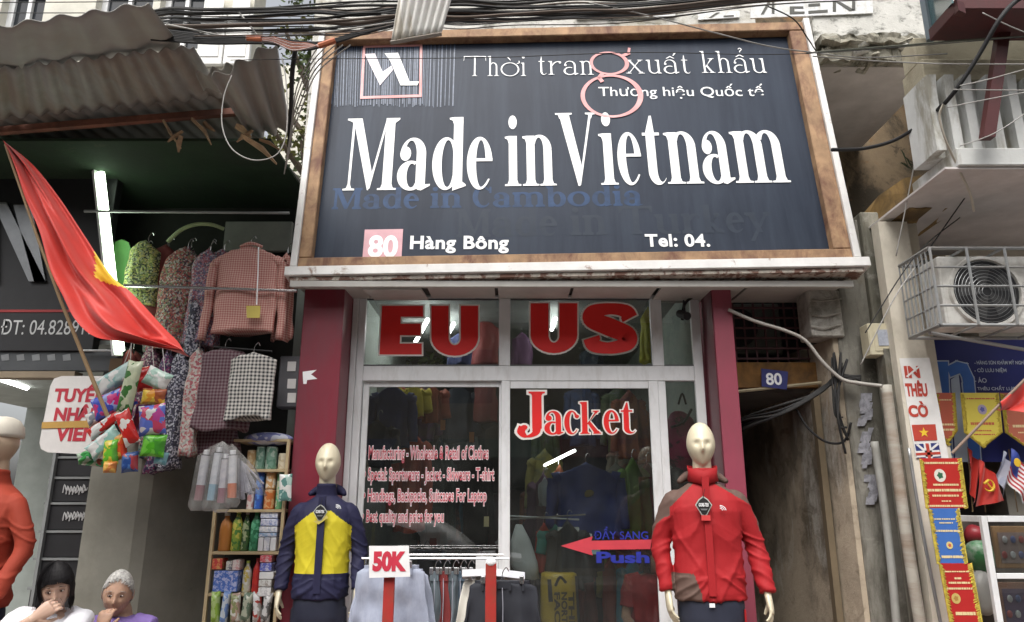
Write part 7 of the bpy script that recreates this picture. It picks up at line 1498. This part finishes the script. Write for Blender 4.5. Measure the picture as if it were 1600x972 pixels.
pennant(1562, 1630, 614, 700, 4.84, (.45, .13, .08), 'y', 'salmon red pennant behind the red flag at the right edge', [(664, .2, .8, 4), (675, .3, .7, 2)], 8)
pennant(1436, 1502, 716, 794, 4.45, (.42, .025, .02), 'y', 'red satin banner with a white round emblem, topmost of the hanging three', [(722, .05, .95, 3), (756, .25, .85, 3), (764, .1, .95, 4), (773, .2, .8, 3), (782, .4, .6, 2), (789, .05, .95, 3)], 10, emblem=(1468, 743, 9, (.65, .62, .55), (.03, .12, .06)), point=False)
pennant(1449, 1498, 794, 880, 4.45, (.05, .14, .42), 'y', 'blue satin banner in the middle of the hanging three', [(810, .15, .8, 2), (816, .3, .7, 2), (828, .1, .9, 3), (868, .2, .85, 4)], 14, emblem=(1483, 852, 5, (.6, .5, .2), (.5, .1, .05)), point=False)
pennant(1466, 1518, 880, 1000, 4.45, (.40, .02, .02), 'y', 'red satin banner with gold print, lowest of the hanging three', [(892, .1, .85, 2), (902, .4, .6, 3), (909, .2, .8, 3), (918, .1, .85, 3), (956, .25, .8, 5)], 22, emblem=(1493, 935, 7, (.5, .38, .12), (.35, .2, .05)), point=False)
rf_ = thing('red_flag', 'plain red flag on a thin slanting pole at the right edge', 'flag', P(1580, 620, 4.2))
obj('pole', MB().tube([P(1488, 708, 4.3), P(1562, 632, 4.2), P(1640, 555, 4.1)], .008, 8), mat('grey_wood_pole', (.24, .17, .13), .7), rf_)
obj('cloth', MB().grid(24, 16, lambda u, v: P(1560 + u * 110, 631 - u * 90 + v * (10 + u * 110), 4.2) + V(0, -.03 * sin(u * 9 + v * 4), .015 * sin(v * 7 + u * 5))), flr, rf_, smooth=True)
def small_flag(pts, Y, m, label, extra=None):
    t_ = thing('small_flag', label, 'flag', P(*pts[-1], Y)); a, b, c, d = [Vector((x, y)) for x, y in pts]
    def g(u, v): p = a.lerp(b, u).lerp(d.lerp(c, u), v); return P(p.x, p.y, Y) + V(0, -.02 * sin(u * 8 + v * 3), 0)
    obj('cloth', MB().grid(12, 14, g, extra), m, t_, smooth=True); return t_, g
s1, g1 = small_flag([(1512, 700), (1530, 722), (1524, 790), (1516, 766)], 4.9, flr, 'small plain red flag hanging left of the hammer and sickle flag')
s2, g2 = small_flag([(1530, 718), (1552, 740), (1572, 782), (1524, 792)], 4.85, flr, 'small red flag with a yellow hammer and sickle')
HP = YP(4.82); hc = HP.hit(1545, 758); kk = pxlen(1, 4.82, 758)
mbh = MB().tube([HP.w(hc[0] + 8 * kk * cos(a), hc[1] + 9 * kk * sin(a), .0) for a in [R(-150 + i * 20) for i in range(12)]], [.002, .009, .002], 6); obj('sickle', mbh, yel, s2)
obj('hammer', MB().tube([HP.w(hc[0] + 6 * kk, hc[1] - 9 * kk, 0), HP.w(hc[0] - 3 * kk, hc[1] + 5 * kk, 0)], .0045, 6).tube([HP.w(hc[0] - 7 * kk, hc[1] + 2 * kk, 0), HP.w(hc[0] + 1 * kk, hc[1] + 8 * kk, 0)], .008, 6), yel, s2)
small_flag([(1568, 704), (1578, 724), (1570, 778), (1556, 742)], 4.88, mat('pale_satin', (.5, .5, .58), .5, c2=(.2, .3, .5), amt=.6, sc2=5), 'small pale blue and white flag between red and striped flags')
redst = mat('stripe_red', (.45, .03, .04), .6, bump=0); whst = mat('stripe_white', (.7, .68, .68), .6, bump=0)
blm = mat('canton_blue', (.03, .06, .32), .6, bump=0)
t_, g4 = small_flag([(1580, 700), (1615, 740), (1602, 788), (1572, 748)], 4.8, [redst, whst, blm], 'small red and white striped flag with a blue corner and yellow crescent', lambda u, v: 2 if (u < .5 and v < .55) else int((v * 14) % 2))
obj('crescent', MB().ell(g4(.22, .3) + V(0, -.02, 0), (.022, .003, .028), 12, 6), yel, t_)
for (a_, b_) in (((1512, 698), (1520, 800)), ((1530, 716), (1540, 800)), ((1576, 702), (1590, 800))): tag(obj('flag_stick', MB().tube([P(*a_, 4.95), P(*b_, 4.95)], .004, 6), MATS['bamboo']), 'thin stick of a small flag above the glass cabinet', 'stick', 'sticks of the small flags')
gc = thing('glass_cabinet', 'silver framed glass cabinet of framed souvenirs at the lower right corner', 'cabinet', P(1580, 990, 4.5))
Yg = 4.5; al = chrome
x0g, ztop = P(1541, 806, Yg).x, P(1541, 806, Yg).z
def gb_(a, b): return obj('frame_bar', MB().box(a, b, .002), white_al, gc)
xg = P(1546, 890, Yg).x
gb_((xg, Yg, .12), (xg + .035, Yg + .03, ztop)); gb_((xg + .037, Yg, ztop - .035), (5, Yg + .03, ztop)); gb_((xg, Yg + .032, ztop - .035), (xg + .035, Yg + .5, ztop))
gb_((xg + .037, Yg, P(1580, 896, Yg).z - .03), (5, Yg + .03, P(1580, 896, Yg).z))
obj('glass', MB().box((xg + .036, Yg + .012, .3), (5, Yg + .018, ztop - .036)), pane, gc)
obj('back', MB().box((xg, Yg + .5, .12), (5, Yg + .51, ztop)), mat('cabinet_back', (.10, .08, .07), .8), gc)
for i, (y0, y1, ym_, c) in enumerate(((822, 888, 828, (.32, .18, .09)), (910, 985, 916, (.28, .14, .10)))):
    ft = thing('souvenir_frame', ['orange wood frame with rows of small silver souvenirs, upper in the cabinet', 'brown wood frame with a white mount, lower in the cabinet'][i], 'picture frame', P(1600, y1, Yg + .15))
    t = MB(); px_box(t, 1556 + i * 8, y0, 1700, y1, Yg + .15, .03, .004); obj('frame', t, mat('wood_frame_%d' % i, c, .5), ft)
    t = MB(); px_box(t, 1562 + i * 8, y0 + 10, 1690, y1 - 8, Yg + .146, .003); obj('mount', t, mat('mount_%d' % i, [(.25, .18, .17), (.10, .06, .12)][i], .7), ft)
    for k in range(10): 
        t = MB().ell(P(1570 + (k % 5) * 13 + i * 8, (y0 + y1) / 2 - 12 + (k // 5) * 24, Yg + .14), (.017, .008, .022), 10, 6); obj('ornament', t, mat('ornament_%d' % (k % 3), [(.5, .5, .52), (.12, .14, .3), (.35, .08, .08)][k % 3], .35, .4), ft)
tag(obj('green_parcel', MB().ell(P(1532, 868, 4.95), (.10, .08, .10), 14, 10).jitter(.03, 8), mat('green_print_film', (.05, .22, .08), .4, c2=(.4, .45, .4), amt=.7, sc2=12), smooth=True), 'green and white wrapped parcel behind the yellow fringe', 'parcel')
tag(obj('white_parcel', MB().ell(P(1534, 925, 4.95), (.08, .08, .14), 14, 10).jitter(.02, 8), mat('white_film', (.4, .4, .38), .4), smooth=True), 'white wrapped parcel beside the glass cabinet', 'parcel')
tag(obj('red_parcel', MB().ell(P(1522, 835, 4.95), (.07, .06, .06), 14, 10).jitter(.02, 8), mat('red_film', (.3, .03, .04), .4), smooth=True), 'red wrapped parcel above the green one', 'parcel')
# ------------------------------------------------------------------ the other side of the street (seen mirrored in the glass)
op = thing('opposite_building', 'row of shop houses across the street mirrored in the glass doors', 'building', (0, -8, 0))
obj('wall', MB().box((-26, -9, 0), (22, -8.4, 8.6)), mat('dim_ochre_plaster', (.24, .20, .13), .9, c2=(.12, .11, .09), amt=.6, sc2=.6), op)
for i in range(13):
    x = -24 + i * 3.6; w_ = obj('shop_opening', MB().box((x, -8.42, .2), (x + 3.0, -8.36, 2.9)), blk, op); obj('awning', MB().add([(x - .1, -8.36, 3.3), (x + 3.1, -8.36, 3.3), (x + 3.1, -6.9, 2.75), (x - .1, -6.9, 2.75)], [(0, 1, 2, 3)]), mat('awning_cloth_%d' % (i % 3), [(.06, .10, .07), (.12, .03, .03), (.05, .06, .12)][i % 3], .8), op, solid=.02)
    for z in (4.2, 6.6): obj('window', MB().box((x + .6, -8.42, z), (x + 1.9, -8.37, z + 1.4)), dark_glass, op)
for i, x in enumerate((-9.5, 3.6, 9.5)):
    t2 = thing('street_tree', 'street tree across the road mirrored darkly in the glass', 'tree', (x, -6.3, 0), 'trees across the road')
    obj('trunk', MB().tube([(x, -6.3, 0), (x + .1, -6.3, 2), (x - .1, -6.2, 4.5)], [.17, .13, .09], 10), MATS['bark'], t2); leafy((x, -6.2, 5.4), (2.2, 1.4, 1.6), 2200, leafm, 'crown', t2, 30 + i, .16)
car = thing('parked_car', 'white hatchback parked across the street mirrored in the left door glass', 'car', (-2.6, -1.8, 0))
cw_ = mat('white_car_paint', (.78, .78, .76), .2, var=.01, bump=0)
def cring(x, hw, z0, z1): return [V(x, y, z) for y, z in ((-1.8 - hw, z0 + .1), (-1.8 - hw * 1.03, z0 + .35), (-1.8 - hw, z1 - .08), (-1.8 - hw * .88, z1), (-1.8 + hw * .88, z1), (-1.8 + hw, z1 - .08), (-1.8 + hw * 1.03, z0 + .35), (-1.8 + hw, z0 + .1))]
obj('body', MB().loft([cring(*q) for q in ((-4.75, .62, .3, .62), (-4.65, .76, .2, .72), (-4.2, .83, .18, .82), (-3.6, .85, .18, .92), (-2.6, .85, .18, .95), (-1.4, .85, .18, .98), (-.8, .83, .18, .98), (-.58, .78, .22, .94), (-.5, .68, .35, .8))]), cw_, car, smooth=True)
def kring(x, hw, z): return [V(x, y, zz_) for y, zz_ in ((-1.8 - .80, .94), (-1.8 - hw, z - .06), (-1.8 - hw + .1, z), (-1.8 + hw - .1, z), (-1.8 + hw, z - .06), (-1.8 + .80, .94))]
obj('roof', MB().loft([kring(*q) for q in ((-3.75, .72, .96), (-2.95, .62, 1.36), (-2.5, .61, 1.43), (-1.7, .60, 1.44), (-1.15, .59, 1.40), (-.85, .63, 1.22), (-.56, .72, .97))]), cw_, car, smooth=True)
dgl = mat('car_window', (.012, .014, .016), .05, bump=0)
for sy in (-1, 1):
    yo = lambda z: -1.8 + sy * (.812 - (z - .94) * .36)
    for q in ([(-3.35, .99), (-2.85, 1.30), (-2.35, 1.345), (-2.35, .99)], [(-2.28, .99), (-2.28, 1.345), (-1.72, 1.35), (-1.45, 1.27), (-1.22, 1.02)]): 
        mbq = MB().poly([V(x, yo(z) + sy * .012, z) for x, z in q]); obj('side_window', mbq, dgl, car, solid=.01)
for x in (-3.95, -1.4):
    for sy in (-1, 1):
        wh_ = obj('wheel', MB().tube([(x, -1.8 + sy * .66, .3), (x, -1.8 + sy * .86, .3)], .30, 28), mat('tyre', (.02, .02, .02), .9), car); obj('rim', MB().tube([(x, -1.8 + sy * .84, .3), (x, -1.8 + sy * .872, .3)], .19, 20), chrome, wh_)
for sy in (-1, 1): obj('headlight', MB().ell((-4.6, -1.8 + sy * .62, .62), (.1, .13, .07), 12, 8), chrome, car); obj('tail_light', MB().ell((-.56, -1.8 + sy * .72, .82), (.05, .06, .13), 12, 8), mat('tail_red', (.4, .01, .01), .2), car)
